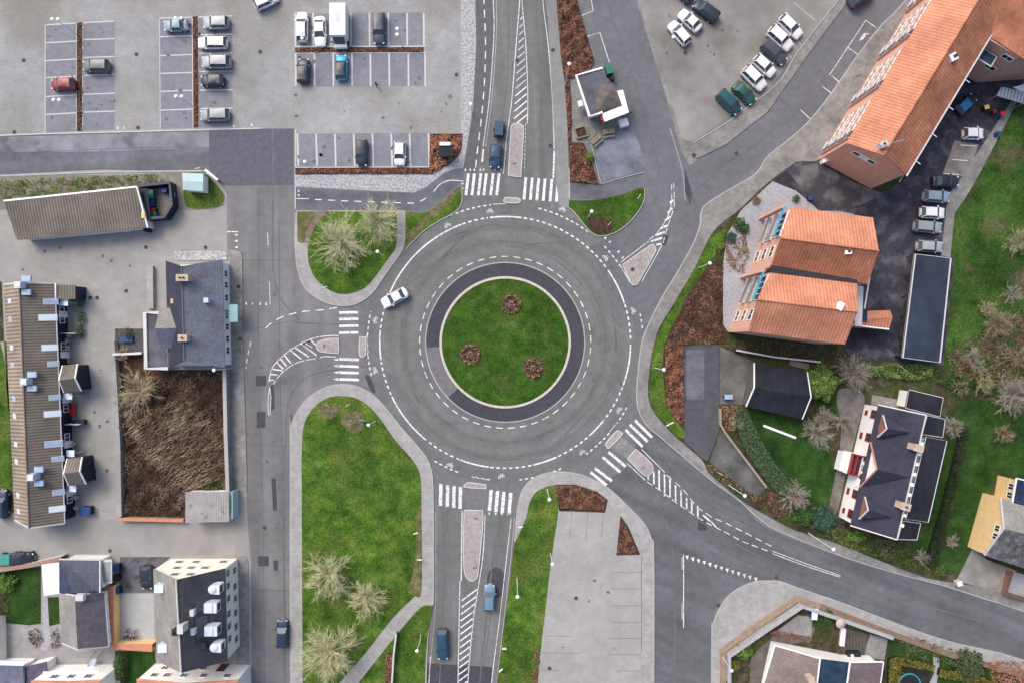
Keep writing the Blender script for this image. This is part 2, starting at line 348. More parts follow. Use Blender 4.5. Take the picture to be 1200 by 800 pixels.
sheet('asphalt_street', [(262, 217), (345, 217), (347, 290), (352, 325), (372, 352), (400, 358), (430, 380), (440, 401), (430, 430), (400, 450), (362, 465), (345, 490), (341, 525), (341, 900), (296, 900), (290, 610), (285, 400), (266, 290)], .003, ASPW)
sheet('asphalt_roundabout', arc(166, 0, 360, 120)[:-1], .005, RING)
sheet('asphalt_south', [(508, 590), (600, 600), (600, 625), (576, 790), (576, 900), (495, 900), (507, 700)], .003, ASPN)
sheet('asphalt_south_patch', [(493, 776), (577, 781), (570, 900), (490, 900)], .006, PATCH)
sheet('asphalt_north', [(575, -200), (652, -200), (652, 0), (666, 200), (668, 245), (540, 235), (566, 170), (575, 100), (579, 40)], .003, ASPN)
sheet('asphalt_southeast', cat([(700, 575), (735, 545), (760, 500), (807, 540), (865, 585), (900, 619), (995, 654), (1107, 686), (1200, 716), (1400, 790), (1400, 850), (1200, 772), (1112, 750), (990, 707), (900, 680), (862, 690), (835, 730), (834, 900), (834, 1000), (766, 1000), (766, 800), (765, 642), (740, 597)]), .003, ASPS)
sheet('cross_road', [(-200, 166), (0, 159), (305, 151), (344, 150), (344, 217), (262, 218), (255, 204), (-200, 207)], .006, ASPB)
sheet('asphalt_new_patch', [(245, 152), (343, 151), (343, 216), (262, 217), (245, 205)], .009, pm('asphalt_patch_blue', two((.10, .10, .125), .15), 1.5, fine=.15, rough=.85))
sheet('worn_asphalt_patch', [(-200, 170), (0, 161), (200, 155), (270, 155), (268, 172), (120, 178), (40, 178), (-200, 185)], .0075, pm('worn_asphalt', two((.20, .205, .235), .14), .5, fine=.15, big=.25, bigs=.3, rough=.85, blot=((.10, .105, .13), .25, .58, .06)))
sheet('cycle_path', [(347, 222), (420, 224), (485, 227), (498, 223), (519, 204), (543, 196), (543, 212), (530, 222), (520, 232), (505, 244), (490, 247), (347, 246)], .006, ASPB)
sheet('asphalt_northwest_lane', [(557, -200), (576, -200), (578, 40), (574, 100), (565, 170), (558, 205), (543, 200), (548, 165), (556, 80)], .006, pm('asphalt_dark', two((.105, .107, .115), .12), 1.2, fine=.14, rough=.85))
sheet('asphalt_northeast', [(675, -200), (745, -200), (745, 0), (775, 95), (800, 175), (815, 187), (850, 170), (900, 132), (950, 60), (995, 0), (1100, -130), (1180, -130), (1062, 0), (1003, 68), (950, 140), (900, 182), (850, 225), (820, 250), (815, 285), (795, 317), (775, 350), (755, 395), (720, 350), (690, 290), (735, 265), (755, 235), (752, 200), (700, 90)], .006, pm('asphalt_ne', two((.128, .132, .145), .12), .9, fine=.14, fines=5, big=.12, rough=.85))
sheet('service_lane', [(667, 198), (700, 216), (752, 203), (757, 222), (735, 228), (700, 234), (667, 233)], .010, ASPB)
for nm, pts in {'a': [(300, 440), (312, 440), (312, 452), (300, 452)], 'b': [(301, 482), (311, 482), (311, 501), (301, 501)], 'c': [(318, 560), (323, 560), (325, 597), (320, 598)], 'd': [(302, 651), (315, 651), (315, 663), (303, 663)], 'e': [(320, 656), (326, 656), (326, 668), (321, 668)],
                'f': [(818, 609), (827, 609), (829, 621), (818, 621)], 'g': [(777, 276), (784, 276), (780, 288), (775, 288)], 'h': [(572, 672), (580, 664), (588, 668), (592, 680), (588, 697), (580, 699), (578, 684), (571, 690)],
                'i': [(703, 565), (716, 573), (728, 582), (724, 585), (708, 574)], 'j': [(766, 505), (782, 516), (778, 518), (768, 510)], 'k': [(428, 440), (434, 442), (440, 460), (434, 456)], 'l': [(803, 200), (812, 230), (808, 240), (802, 222)],
                'n': [(316, 452), (321, 450), (322, 478), (317, 482)]}.items():
    sheet('asphalt_repair', pts, .012, PATCH, curve=nm in 'hkm')
# apron and island of the roundabout
def ringsheet(name, r0, r1, z0, z, mat, a0=0, a1=360):
    mb = MB(); n = max(8, int((a1 - a0) / 2.5)); k = S
    A = [((CX + r0 * math.cos(R(a0 + (a1 - a0) * i / n)) - 600) * k, (400 - CY + r0 * math.sin(R(a0 + (a1 - a0) * i / n))) * k) for i in range(n + 1)]
    B = [((CX + r1 * math.cos(R(a0 + (a1 - a0) * i / n)) - 600) * k, (400 - CY + r1 * math.sin(R(a0 + (a1 - a0) * i / n))) * k) for i in range(n + 1)]
    for i in range(n):
        mb.face([(*A[i], z), (*B[i], z), (*B[i + 1], z), (*A[i + 1], z)])
        mb.face([(*B[i], z0), (*B[i + 1], z0), (*B[i + 1], z), (*B[i], z)])
        mb.face([(*A[i], z0), (*A[i], z), (*A[i + 1], z), (*A[i + 1], z0)])
    return tag(mb.build(name, mat), kind='structure')
ringsheet('roundabout_apron', 76, 92.6, 0, .03, ASPD, -136, 184)
ringsheet('roundabout_apron_patch', 76, 92.6, 0, .03, pm('asphalt_apron_grey', two((.15, .147, .152), .12), 1.5, fine=.15, rough=.85), 184, 224)
ringsheet('apron_kerb', 92.6, 93.9, 0, .06, KERB)
ringsheet('island_kerb', 74.2, 77, 0, .14, pm('island_kerb_stone', two((.50, .46, .41), .1), 3, brick=(.8, 3, .03, .75, .05)))
sheet('lawn_roundabout', arc(74.3, 0, 360, 100)[:-1], .12, GRASI, 0)

# north-west car park
sheet('car_park_paving', [(-200, -200), (556, -200), (557, 0), (558, 60), (554, 130), (546, 180), (543, 197), (520, 200), (509, 204), (346, 204), (345, 151), (305, 151), (0, 159), (-200, 166)], .014, LOT)
sheet('pebble_paving', [(541, -200), (557, -200), (557, 0), (558, 50), (555, 110), (550, 150), (545, 184), (535, 197), (519, 204), (500, 219), (485, 226), (420, 223), (346, 219), (346, 205), (508, 205), (526, 195), (540, 180), (540, 80)], .030, COBB)
for nm, poly in (('a', [(53, 29), (89.5, 26.5), (89, 154), (53, 156)]), ('b', [(97, 26), (134.5, 24), (134.5, 152), (97, 153.5)]), ('c', [(187, 22.5), (225, 20.5), (226, 150), (188, 151)]), ('d', [(232.5, 20), (272, 19.5), (273, 148.5), (233.5, 149.5)]),
                 ('e', [(346, 16), (496, 15), (496.5, 55), (346, 55)]), ('f', [(346, 63), (498, 62), (498, 101), (346, 102)]), ('g', [(348, 157), (502, 156), (502.5, 195), (348, 195.5)])):
    sheet('bay_paving', poly, .019, BAY)
bl = MB()
def bline(a, b, wd=.9, z=.024, m=None): (m or bl).ribbon(WL([a, b]), wd * S * (1 if m else 1.45), z)
for y in (50, 71, 91, 113, 134): bline((53, y + .5), (89.5, y - 1.5))
for y in (46, 67, 88, 110, 131): bline((97, y + .8), (134.5, y - .5))
bline((53, 29.5), (134, 25)); bline((90, 27), (90, 154)); bline((97, 26), (97, 153.5)); bline((53, 29), (53, 156), .6)
for y in (43, 65, 86, 107, 129): bline((187, y + .5), (225, y - .8))
for y in (41, 63, 84, 106, 127.5): bline((232.5, y), (272.5, y - .5))
bline((187, 21.8), (272, 19)); bline((187, 22), (188, 151), .5); bline((225.5, 20), (226.5, 150)); bline((232, 20), (233, 149.5)); bline((50, 157), (305, 150.5), .9); bline((0, 158.8), (50, 157), .9)
for x in (346, 367, 388, 411, 433, 455, 477, 496.5): bline((x, 15.5), (x + .3, 54.5), 1.3)
for x in (346.5, 368.5, 390.5, 412.5, 434, 456, 478.5, 498): bline((x, 63), (x + .3, 101), 1.3)
bline((346, 55), (499, 54.5), 1); bline((346, 62.5), (499, 61.5), 1)
for x in (349, 371, 393, 415, 437, 459, 480.5, 502.5): bline((x - .5, 157), (x + .6, 195), 1.3)
bline((345, 197), (504, 196), 1.2); bline((540.5, -100), (540.5, 157), .6); bline((346, 152), (346, 245), .8)
tag(bl.build('parking_bay_lines', GREYL), kind='structure')
# west: yards and alleys
sheet('yard_paving', [(-200, 205), (0, 205), (120, 199), (245, 203), (255, 210), (266, 228), (266, 292), (283, 300), (285, 440), (290, 610), (294, 660), (297, 1000), (-200, 1000)], .012, CONC)
sheet('alley', [(-200, 612), (0, 612), (90, 612), (142, 606), (275, 612), (276, 650), (200, 650), (100, 648), (-200, 665)], .016, pm('alley_asphalt', two(g3(.265, (1, .98, .95)), .08), .5, fine=.08, big=.14, bigs=.12, rough=.9))
sheet('verge', [(-200, 206), (0, 206), (30, 205), (120, 206), (200, 203), (238, 203), (252, 213), (264, 230), (262, 241), (250, 245), (222, 246), (205, 246), (150, 235), (-200, 260)], .06, pm('dry_verge', two(g3(.20, (1, .93, .8)), .2), 1.2, fine=.25, rough=1), 0)
sheet('verge_grass', [(218, 205), (240, 204), (250, 213), (262, 228), (260, 240), (248, 244), (222, 244), (216, 232)], .075, GRASS, 0, curve=True)
sheet('pavement', [(208, 293), (275, 293), (282, 296), (284, 302), (285, 400), (288, 500), (290, 576), (276, 577), (268, 577), (266, 432), (270, 300), (208, 300)], .12, PAVD, 0)
sheet('pebble_bed', [(205, 294), (266, 294), (266, 305), (205, 305)], .14, COBB, .11)
sheet('pavement', [(276, 651), (288, 651), (291, 656), (294, 1000), (280, 1000)], .12, PAVD, 0)
# island between street and roundabout, north-west
def kerb(pts, closed=False, wd=1.1, z=.13, curve=True, name='kerb'):
    if curve: pts = cat(pts, closed, 5)
    mb = MB(); mb.ribbon(WL(pts), wd * S, -.01, z, closed); return tag(mb.build(name, KERB), kind='structure')
P3 = [(347, 247), (347, 247), (475, 247), (475, 247), (474, 284), (468, 299), (455, 317), (445, 332), (436, 344), (424, 353), (410, 358), (395, 358), (376, 352), (359, 339), (350, 320), (346, 290)]
sheet('pavement', P3, .12, PAVE, 0, curve=True); kerb(P3[3:] + [(346, 250)], z=.125)
sheet('lawn', [(348.5, 248), (348.5, 248), (373, 248), (373, 248), (360, 270), (357, 284), (349, 284), (349, 284)], .14, GRASY, 0, curve=True)
sheet('trodden_path', [(373, 247.3), (384, 247.3), (368, 268), (362, 285), (357, 285), (360, 270)], .145, DIRT, 0)
sheet('lawn', [(384, 248), (384, 248), (465, 249), (465, 249), (464.5, 287), (456, 302), (444, 319), (431, 335), (418, 342), (403, 345), (388, 341), (372, 329), (363, 312), (361, 290), (368, 268)], .14, GRASS, 0, curve=True)
P3b = [(475, 249), (475, 249), (500, 249), (520, 235), (534, 222), (541, 219), (541, 219), (541, 238), (533, 249), (515, 259), (498, 270), (484, 283), (475, 294), (475, 294)]
sheet('lawn', P3b, .13, GRASY, 0, curve=True); kerb(P3b[6:], z=.14, wd=.9)
sheet('lawn', [(477, 251), (477, 251), (498, 251), (506, 248), (490, 262), (477, 275), (477, 275)], .135, GRASS, 0, curve=True)
sheet('lawn', [(540, 225), (540, 236), (531, 248), (512, 259), (492, 273), (505, 258), (522, 244), (533, 231)], .137, GRASS, 0, curve=True)
# big green, south-west
P4 = [(341, 1000), (341, 1000), (340.5, 530), (342, 500), (348, 483), (362, 465), (382, 453.5), (400, 450), (417, 452), (435, 461), (451, 476), (470, 500), (491, 524), (502, 540), (507, 560), (508, 600), (508, 700), (505, 712), (500, 775), (496, 1000), (496, 1000)]
sheet('pavement', P4, .12, PAVE, 0, curve=True); kerb(P4, z=.125)
sheet('lawn', [(357, 1000), (357, 1000), (355, 800), (354, 600), (354, 525), (357, 496), (368, 477), (384, 466), (400, 463.5), (417, 466), (432, 475), (447, 492), (463, 515), (481, 535), (490, 549), (493.5, 565), (494, 600), (494, 688), (488, 696), (460, 724), (430, 762), (399, 798), (360, 840), (360, 1000)], .14, GRASS, 0, curve=True)
sheet('lawn', [(507, 709), (507, 709), (497, 709), (484, 720), (455, 755), (418, 802), (380, 850), (380, 1000), (380, 1000), (494, 1000), (494, 1000), (499, 775)], .14, GRASS, 0, curve=True)
for c, rx, ry in ((385, 14, 9), (414, 15, 15)):
    cy = 482 if c == 385 else 494
    sheet('bare_earth', [(c + rx * math.cos(t) * rnd(.75, 1.1), cy + ry * math.sin(t) * rnd(.75, 1.1)) for t in [i * math.pi / 6 for i in range(12)]], .146, GRASY, 0, curve=True)
sheet('worn_edge', [(489, 600), (494, 600), (494, 690), (486, 697), (478, 690), (486, 660)], .145, GRASY, 0, curve=True)
# south middle: verge, pavement arc, car park
P6 = [(603, 633), (603, 633), (605, 610), (607, 592), (613, 572), (627, 559), (646, 553), (667, 553), (690, 559), (715, 573), (740, 597), (755, 613), (763, 630), (766, 650), (766, 800), (766, 1000), (766, 1000), (600, 1000), (600, 1000)]
sheet('pavement', P6, .12, PAVE, 0, curve=True); kerb(P6[1:15], z=.125)
sheet('lawn', [(603, 636), (603, 636), (616, 607), (620, 590), (627, 577), (639, 570), (653, 567), (653, 567), (654, 600), (648, 640), (642, 690), (630, 800), (618, 1000), (618, 1000), (560, 1000), (560, 1000), (582, 800), (595, 700)], .14, GRASS, 0, curve=True)
sheet('car_park_slabs', [(655, 598), (726, 598), (723, 649), (751, 651), (752, 1000), (608, 1000), (631, 800), (643, 690), (650, 640)], .135, LOTS, 0)
kerb([(655, 598), (650, 640), (643, 690), (631, 800), (610, 980)], curve=False, wd=.6, z=.15)
jl = MB()
for x in (669, 688, 706): bline((x + 1, 600), (x - 1.5, 632), .5, .14, jl)
for y, x0 in ((670, 720), (689, 716), (709, 716), (728, 716), (747, 713), (766, 712), (785, 720)): bline((x0, y), (751.5, y), .55, .14, jl)
for y, x0, x1 in ((744, 640, 670), (764, 634, 680), (784, 633, 655)): bline((x0, y), (x1, y + .3), .5, .14, jl)
bline((751.5, 652), (751.5, 764), .6, .14, jl)
tag(jl.build('bay_joints', JOINT), kind='structure')
# splitter islands
def island(name, pts, curve=True, z=.13):
    sheet(name, pts, z, ISLP, 0, curve=curve); P = cat(pts, True, 5) if curve else pts
    mb = MB(); mb.ribbon(WL(P), 1.0 * S, -.01, z + .012, True); tag(mb.build('kerb', pm('pale_kerb', two(g3(.50), .08), 3, rough=.9)), kind='structure')
island('traffic_island', [(544, 597), (544, 597), (566, 597.5), (566, 597.5), (565.5, 620), (561, 665), (559, 676), (553, 680), (547, 676), (544, 667), (543, 640)])
island('traffic_island', [(545, 570), (546, 566.5), (550, 565), (567, 567), (569.5, 569), (569.5, 572), (569.5, 572)])
island('traffic_island', [(595.5, 206), (595.5, 206), (610.5, 208), (610.5, 208), (613.5, 155), (612, 147.5), (606, 145), (600, 147), (598.5, 155)])
island('traffic_island', [(591, 233), (595, 232), (608, 233), (608, 238), (592, 237.5)])
island('traffic_island', [(397, 396.5), (397, 396.5), (384, 397), (374, 400), (371, 405), (374, 411), (384, 413), (397, 414), (397, 414)])
island('traffic_island', [(421.5, 396), (421.5, 395), (428, 395), (429, 398), (428, 416), (421.5, 416)])
island('traffic_island', [(730, 311), (733, 308), (761, 288.5), (766, 288), (768, 292), (767, 297), (749, 329), (744, 334), (739, 331)])
island('traffic_island', [(710, 519), (722, 505), (727, 506), (728.5, 509), (714, 524), (711, 522)])
island('traffic_island', [(735, 537), (735, 537), (745, 525.5), (745, 525.5), (762, 541), (765, 549), (762, 555), (754, 555.5)])
sheet('island_crossing', [(716, 525), (729, 511), (744, 525), (734, 536)], .02, PAVD)
# north: pavement, kiosk yard, beds
P9 = [(637, -200), (652, -200), (652, 0), (657, 62), (662, 100), (665, 150), (666, 197), (667, 245), (655, 240), (651, 205), (650, 175), (647, 110), (643, 50)]
sheet('pavement', P9, .02, pm('pavement_asphalt', two(g3(.225, (.99, 1, .98)), .1), 1, fine=.1, big=.12, rough=.9))
sheet('kiosk_yard', [(662, 100), (675, 92), (700, 135), (735, 140), (730, 150), (710, 165), (690, 168), (669, 170)], .03, PAVD, 0)
sheet('kiosk_terrace', [(693, 168), (712, 152), (735, 143), (748, 165), (757, 198), (704, 215)], .035, pm('terrace_slabs', two((.165, .18, .215), .16), .8, fine=.14, big=.2, bigs=.3, rough=.85, brick=(1, 1, .015, .8, .04), blot=((.10, .11, .15), .3, .6, .08)), 0)
kerb([(704, 216), (731, 208), (755, 202)], curve=False, wd=.8, z=.1); kerb([(692, 166), (704, 216)], curve=False, wd=.8, z=.3, name='terrace_wall')
P9g = [(667, 235), (667, 235), (685, 235.5), (705, 233.5), (730, 228), (745, 222), (755, 221), (755, 221), (755, 232), (750, 245), (737, 261), (722, 272), (705, 277), (692, 272), (680, 258), (672, 248), (667, 244)]
sheet('lawn', P9g, .14, GRASI, 0, curve=True); kerb(P9g[6:] , z=.15, wd=.9)
sheet('planting_bed', [(690, 256), (705, 255), (718, 262), (715, 272), (700, 274), (689, 266)], .15, BARK, 0, curve=True)
# north-east car park and pavements
sheet('pavement', [(738, -200), (756, -200), (748, 0), (780, 95), (800, 165), (819, 186), (808, 195), (798, 175), (775, 95), (745, 0)], .016, PAVD)
sheet('car_park_asphalt', [(752, -200), (1050, -200), (982, 0), (972, 12), (932, 62), (900, 107), (811, 167), (799, 163), (779, 95), (747, 0)], .020, pm('car_park_asphalt', two(g3(.215, (1, .98, .94)), .12), .5, fine=.12, big=.22, bigs=.10, rough=.9, blot=((.14, .135, .12), .15, .62, .1)))
sheet('pavement', [(812, 168), (850, 145), (900, 108), (915, 95), (933, 63), (972, 13), (983, 0), (1060, -120), (1085, -120), (995, 0), (950, 60), (918, 105), (900, 131), (850, 170), (817, 186), (806, 180)], .12, PAVD, 0, curve=False)
kerb([(812, 168), (850, 145), (900, 108), (915, 94), (933, 63), (972, 13), (983, 0)], curve=False, wd=1.2, z=.2)
# east pavement, from the orange building down to the south-east road
E_out = [(1180, -140), (1140, -92), (1100, -45), (1078, -18), (1062, 0), (1046, 17), (1030, 33), (1003, 68), (975, 108), (950, 140), (925, 163), (900, 183), (885, 204), (850, 225), (827, 240), (821, 252), (820, 266), (810, 290), (795, 317), (775, 350), (760, 380), (752, 402), (748, 432), (746, 465), (750, 485), (760, 500), (780, 517), (807, 540), (837, 565), (865, 585), (900, 615), (950, 637), (995, 654), (1050, 671), (1107, 686), (1157, 702), (1200, 716), (1400, 790), (1400, 790)]
E_in = [(1400, 770), (1400, 770), (1200, 699), (1087, 677), (1040, 660), (980, 636), (945, 626), (927, 619), (900, 605), (875, 590), (850, 571), (830, 553), (822, 538), (792, 512), (770, 488), (762, 475), (759, 457), (762, 425), (766, 405), (772, 385), (790, 355), (815, 312), (831, 279), (845, 262), (866, 246), (900, 214), (935, 190), (958, 188), (990, 150), (1012, 115), (1036, 76), (1060, 40), (1085, 0), (1120, -50), (1200, -140)]
sheet('pavement', cat(E_out, False) + cat(E_in, False), .12, PAVD, 0); kerb(E_out[:-1], z=.125)
# south-east block
P11 = [(834, 1000), (834, 1000), (834, 750), (836, 730), (846, 707), (862, 691), (885, 681), (900, 680), (915, 681), (937, 689), (990, 707), (1050, 730), (1112, 751), (1200, 773), (1400, 845), (1400, 845)]
P11i = [(1400, 880), (1200, 792), (1112, 768), (1040, 744), (990, 722), (933, 699), (905, 716), (870, 742), (847, 760), (844, 770), (843, 1000)]
sheet('pavement', cat(P11, False) + P11i, .12, PAVE, 0); kerb(P11[1:-1], z=.125)
sheet('garden_ground', P11i + [(1400, 1000)], .08, SOIL, 0)
# east block ground
sheet('garden_ground', [(1600, 900), (1200, 699), (1087, 677), (1040, 660), (980, 636), (927, 619), (875, 590), (850, 571), (830, 553), (822, 538), (792, 512), (770, 488), (762, 475), (759, 457), (762, 425), (766, 405), (772, 385), (790, 355), (815, 312), (831, 279), (845, 262), (866, 246), (900, 214), (935, 190), (958, 188), (990, 150), (1075, 10), (1170, -140), (1600, -400)], .09, SOIL, 0)
sheet('verge_grass', [(850, 268), (832, 279), (816, 311), (791, 355), (774, 385), (767, 405), (763, 425), (760, 457), (763, 475), (771, 487), (793, 511), (803, 514), (803, 505), (790, 490), (780, 470), (776, 430), (778, 405), (786, 385), (806, 345), (832, 307), (848, 290)], .12, GRASS, .08)
sheet('gravel_court', [(905, 213), (868, 247), (852, 275), (847, 310), (847, 380), (852, 388), (1000, 388), (1000, 240), (960, 248), (935, 225)], .13, GRAV, .08)
sheet('back_yard', [(905, 212), (932, 190), (957, 189), (1000, 214), (1034, 227), (1062, 209), (1105, 100), (1130, 60), (1250, 60), (1192, 118), (1127, 207), (1108, 232), (1102, 300), (1118, 300), (1105, 428), (1000, 421), (988, 408), (1000, 300), (1020, 255), (985, 248), (960, 247), (930, 222)], .14, ASPK, .08)
sheet('parking_slabs', [(1118, 165), (1146, 170), (1133, 208), (1104, 204)], .145, pm('old_slabs', two((.20, .185, .165), .3), .8, fine=.2, rough=.95), .1)
sheet('yard_driveway', [(920, 198), (958, 192), (1004, 216), (1034, 227), (1010, 240), (985, 246), (958, 236), (940, 222)], .146, pm('driveway_dark', two((.12, .115, .115), .3), .5, fine=.2, big=.2, rough=.95, blot=((.05, .048, .06), .3, .5, .06)), .1)
sheet('path', [(1191, 120), (1250, 40), (1240, 30), (1183, 121), (1127, 207), (1110, 230), (1102, 300), (1113, 302), (1118, 250), (1131, 232), (1147, 205)], .16, PAVD, .1)
fm = MB()
for y0, x0 in ((170.5, 1125), (187.5, 1115), (204, 1105)): fm.ribbon(WL([(x0, y0), (x0 + 18, y0 + 1.2)]), .13, .152)
tag(fm.build('bay_lines', WHITE), kind='structure')
sheet('field', [(1400, -100), (1250, 42), (1192, 121), (1148, 206), (1132, 233), (1119, 252), (1114, 302), (1108, 400), (1106, 430), (1150, 455), (1200, 470), (1400, 520)], .13, GRASF, .08, curve=True)
sheet('bed_earth', [(850, 272), (848, 290), (832, 307), (806, 345), (786, 385), (778, 405), (776, 430), (780, 470), (790, 490), (803, 505), (802, 405), (850, 402), (850, 340)], .125, BARK, .08)
sheet('driveway', [(801, 405), (842, 404), (843, 503), (829, 540), (822, 536), (802, 516)], .135, pm('driveway_purple', two((.078, .079, .092), .15), .9, fine=.15, big=.12, rough=.9), .08)
sheet('driveway_patch', [(804, 410), (825, 410), (825, 468), (804, 468)], .139, ASPB)
sheet('concrete_court', [(843, 406), (884, 424), (883, 455), (874, 474), (843, 473)], .135, pm('stained_concrete', two((.115, .112, .105), .3), .5, fine=.2, big=.3, bigs=.3, rough=.95), .08)
sheet('dark_court', [(844, 503), (860, 520), (898, 571), (888, 581), (874, 574), (831, 541)], .135, pm('dark_concrete', two((.10, .10, .095), .35), .5, fine=.2, big=.3, bigs=.3, rough=.95), .08)
sheet('garden_lawn', [(872, 480), (905, 484), (940, 493), (957, 500), (965, 520), (976, 545), (975, 575), (965, 592), (950, 596), (932, 575), (905, 548), (885, 515)], .13, GRASD, .08, curve=True)
sheet('garden_lawn', [(950, 465), (965, 462), (988, 470), (995, 485), (985, 500), (975, 480)], .13, GRASD, .08, curve=True)
sheet('garden_path', [(985, 455), (1012, 462), (1005, 500), (992, 550), (980, 600), (972, 590), (982, 540), (985, 500), (980, 470)], .135, pm('garden_path', two((.15, .14, .13), .3), .8, fine=.25, rough=1), .08, curve=True)
sheet('garden_lawn', [(1135, 467), (1160, 470), (1200, 487), (1400, 560), (1400, 640), (1195, 560), (1160, 575), (1140, 628), (1125, 668), (1095, 665), (1105, 600), (1120, 520), (1112, 490)], .13, GRASD, .08, curve=True)
sheet('garden_lawn', [(1110, 480), (1122, 500), (1110, 560), (1085, 650), (1065, 645), (1085, 615), (1108, 520)], .128, GRASD, .08, curve=True)
sheet('driveway', [(1140, 640), (1156, 655), (1190, 668), (1176, 694), (1120, 680)], .135, pm('driveway_grey', two((.24, .23, .21), .15), .7, fine=.12, big=.2, bigs=.4, rough=.95), .08)
sheet('forecourt', [(1183, 668), (1300, 700), (1300, 735), (1178, 692)], .137, GRAV, .08)
sheet('terrace', [(1022, 462), (1062, 470), (1060, 480), (1020, 474)], .14, PAVD, .08)
# seams between strips of asphalt, wheel-polished lanes
sm = MB()
def seam(pts, wd=.5, z=.0135, curve=True): sm.ribbon(WL(cat(pts, False, 6) if curve else pts), wd * S, z)
for pts in ([(304, 220), (303, 400), (308, 600), (310, 800)], [(327, 260), (328, 420), (332, 600), (333, 800)], [(266, 217), (344, 217)], [(268, 305), (346, 305)], [(286, 520), (340, 523)], [(0, 180), (150, 174), (262, 172)], [(290, 690), (341, 692)], [(560, 0), (563, 60), (558, 120), (551, 175)], [(560, 140), (575, 141)],
            [(596, 20), (594, 100), (583, 170)], [(628, 0), (633, 90), (634, 200)], [(520, 600), (519, 700), (511, 800)], [(586, 610), (578, 700), (564, 800)], [(770, 590), (840, 640), (960, 690), (1200, 757)], [(760, 540), (850, 602), (1000, 660), (1200, 728)], [(800, 640), (800, 800)], [(710, 0), (745, 100), (770, 190), (768, 240)],
            [(1040, 10), (980, 90), (900, 160), (830, 205)], [(493, 776), (577, 781)], [(700, 290), (735, 340), (748, 400)], [(350, 375), (300, 385)], [(372, 232), (373, 222)], [(441, 246), (443, 224)]): seam(pts)
for r_, a0, a1 in ((118, 0, 358), (134, 20, 170), (134, 200, 340)): sm.ribbon(WL(arc(r_, a0, a1, 90)), .35 * S, .0135)
tag(sm.build('asphalt_seams', pm('seam_tar', two(g3(.085), .2), 3, rough=.8)), kind='structure')
# tyre-darkened paths and stains
random.seed(21); tm = MB()
for r_, a0, a1 in ((112, 0, 90), (122, 100, 215), (116, 225, 340), (138, 60, 120), (137, 250, 300), (130, 330, 375)): tm.ribbon(WL(arc(r_, a0, a1, 60)), rnd(1.6, 2.6) * S, .0118)
for pts in ([(568, 210), (556, 260), (520, 300), (470, 340)], [(745, 270), (715, 300), (650, 285), (600, 290)], [(345, 378), (400, 380), (440, 375), (470, 340)], [(335, 800), (334, 520), (350, 450), (400, 432), (450, 434), (490, 480)], [(515, 800), (524, 600), (505, 540), (470, 480)], [(562, 800), (580, 640), (600, 560), (640, 530), (700, 470)],
            [(700, 400), (740, 470), (800, 560), (900, 630)], [(730, 510), (700, 540), (640, 530)], [(318, 0), (320, 200), (322, 330), (350, 375)], [(1190, 738), (1050, 700), (900, 655), (820, 610)], [(745, 560), (775, 600), (790, 660), (790, 800)], [(1020, 20), (950, 110), (860, 190), (810, 230), (790, 290)]): tm.ribbon(WL(cat(pts, False, 8)), rnd(1.3, 2.2) * S, .0122)
tag(tm.build('tyre_worn_paths', pm('tyre_wear', two(g3(.122), .16), .5, fine=.2, fines=4, rough=.8, big=.2, bigs=.3)), kind='structure')
om = MB()
def blob(x, y, r, z):
    c = W(x, y); n = 9; om.face([(c[0] + r * rnd(.55, 1.2) * math.cos(6.283 * i / n), c[1] + r * rnd(.55, 1.2) * math.sin(6.283 * i / n), z) for i in range(n)])
for x0, x1, y0, y1, n, z in ((55, 134, 32, 150, 22, .0275), (190, 272, 26, 146, 16, .0275), (350, 495, 20, 52, 12, .0275), (350, 495, 66, 98, 14, .0275), (350, 500, 160, 192, 14, .0275), (345, 530, 110, 150, 10, .0215), (630, 745, 610, 790, 5, .1405), (790, 930, 20, 140, 14, .0235), (20, 180, 290, 325, 8, .0195), (100, 130, 350, 600, 10, .0195), (296, 335, 230, 790, 16, .0128)):
    for k in range(n):
        x, y = rnd(x0, x1), rnd(y0, y1)
        if 88 < x < 98 or 224 < x < 233: continue
        blob(x, y, rnd(.10, .38), z)
tag(om.build('oil_stains', pm('oil_stain', two(g3(.115), .3), 2, rough=.6)), kind='structure')
# ------------------------------------------------------------------ road markings
mk = MB(); mw = MB(); Z = .018
def line(pts, wd=1.2, dash=None, curve=False, m=None, z=Z):
    m = m or mk
    if curve: pts = cat(pts, False, 6)
    P = [Vector(p) for p in WL(pts)]
    if not dash: m.ribbon([tuple(p) for p in P], wd * S, z); return
    on, off = dash[0] * S, dash[1] * S; seg = []; t = 0.0; state = True; rem = on; cur = [tuple(P[0])]
    for i in range(len(P) - 1):
        a, b = P[i], P[i + 1]; L = (b - a).length; s = 0.0
        while L - s > rem:
            s += rem; p = tuple(a.lerp(b, s / L))
            if state: cur.append(p); m.ribbon(cur, wd * S, z)
            cur = [p]; state = not state; rem = on if state else off
        rem -= (L - s)
        if state: cur.append(tuple(b))
    if state and len(cur) > 1: m.ribbon(cur, wd * S, z)
def A(r, a0, a1, wd=1.2, dash=None, m=None): line(arc(r, a0, a1, max(4, int(abs(a1 - a0) / 2))), wd, dash, m=m)
def ang(x, y): return math.degrees(math.atan2(CY - y, x - CX))
A(100.3, 0, 360, 1.1, (8, 6))
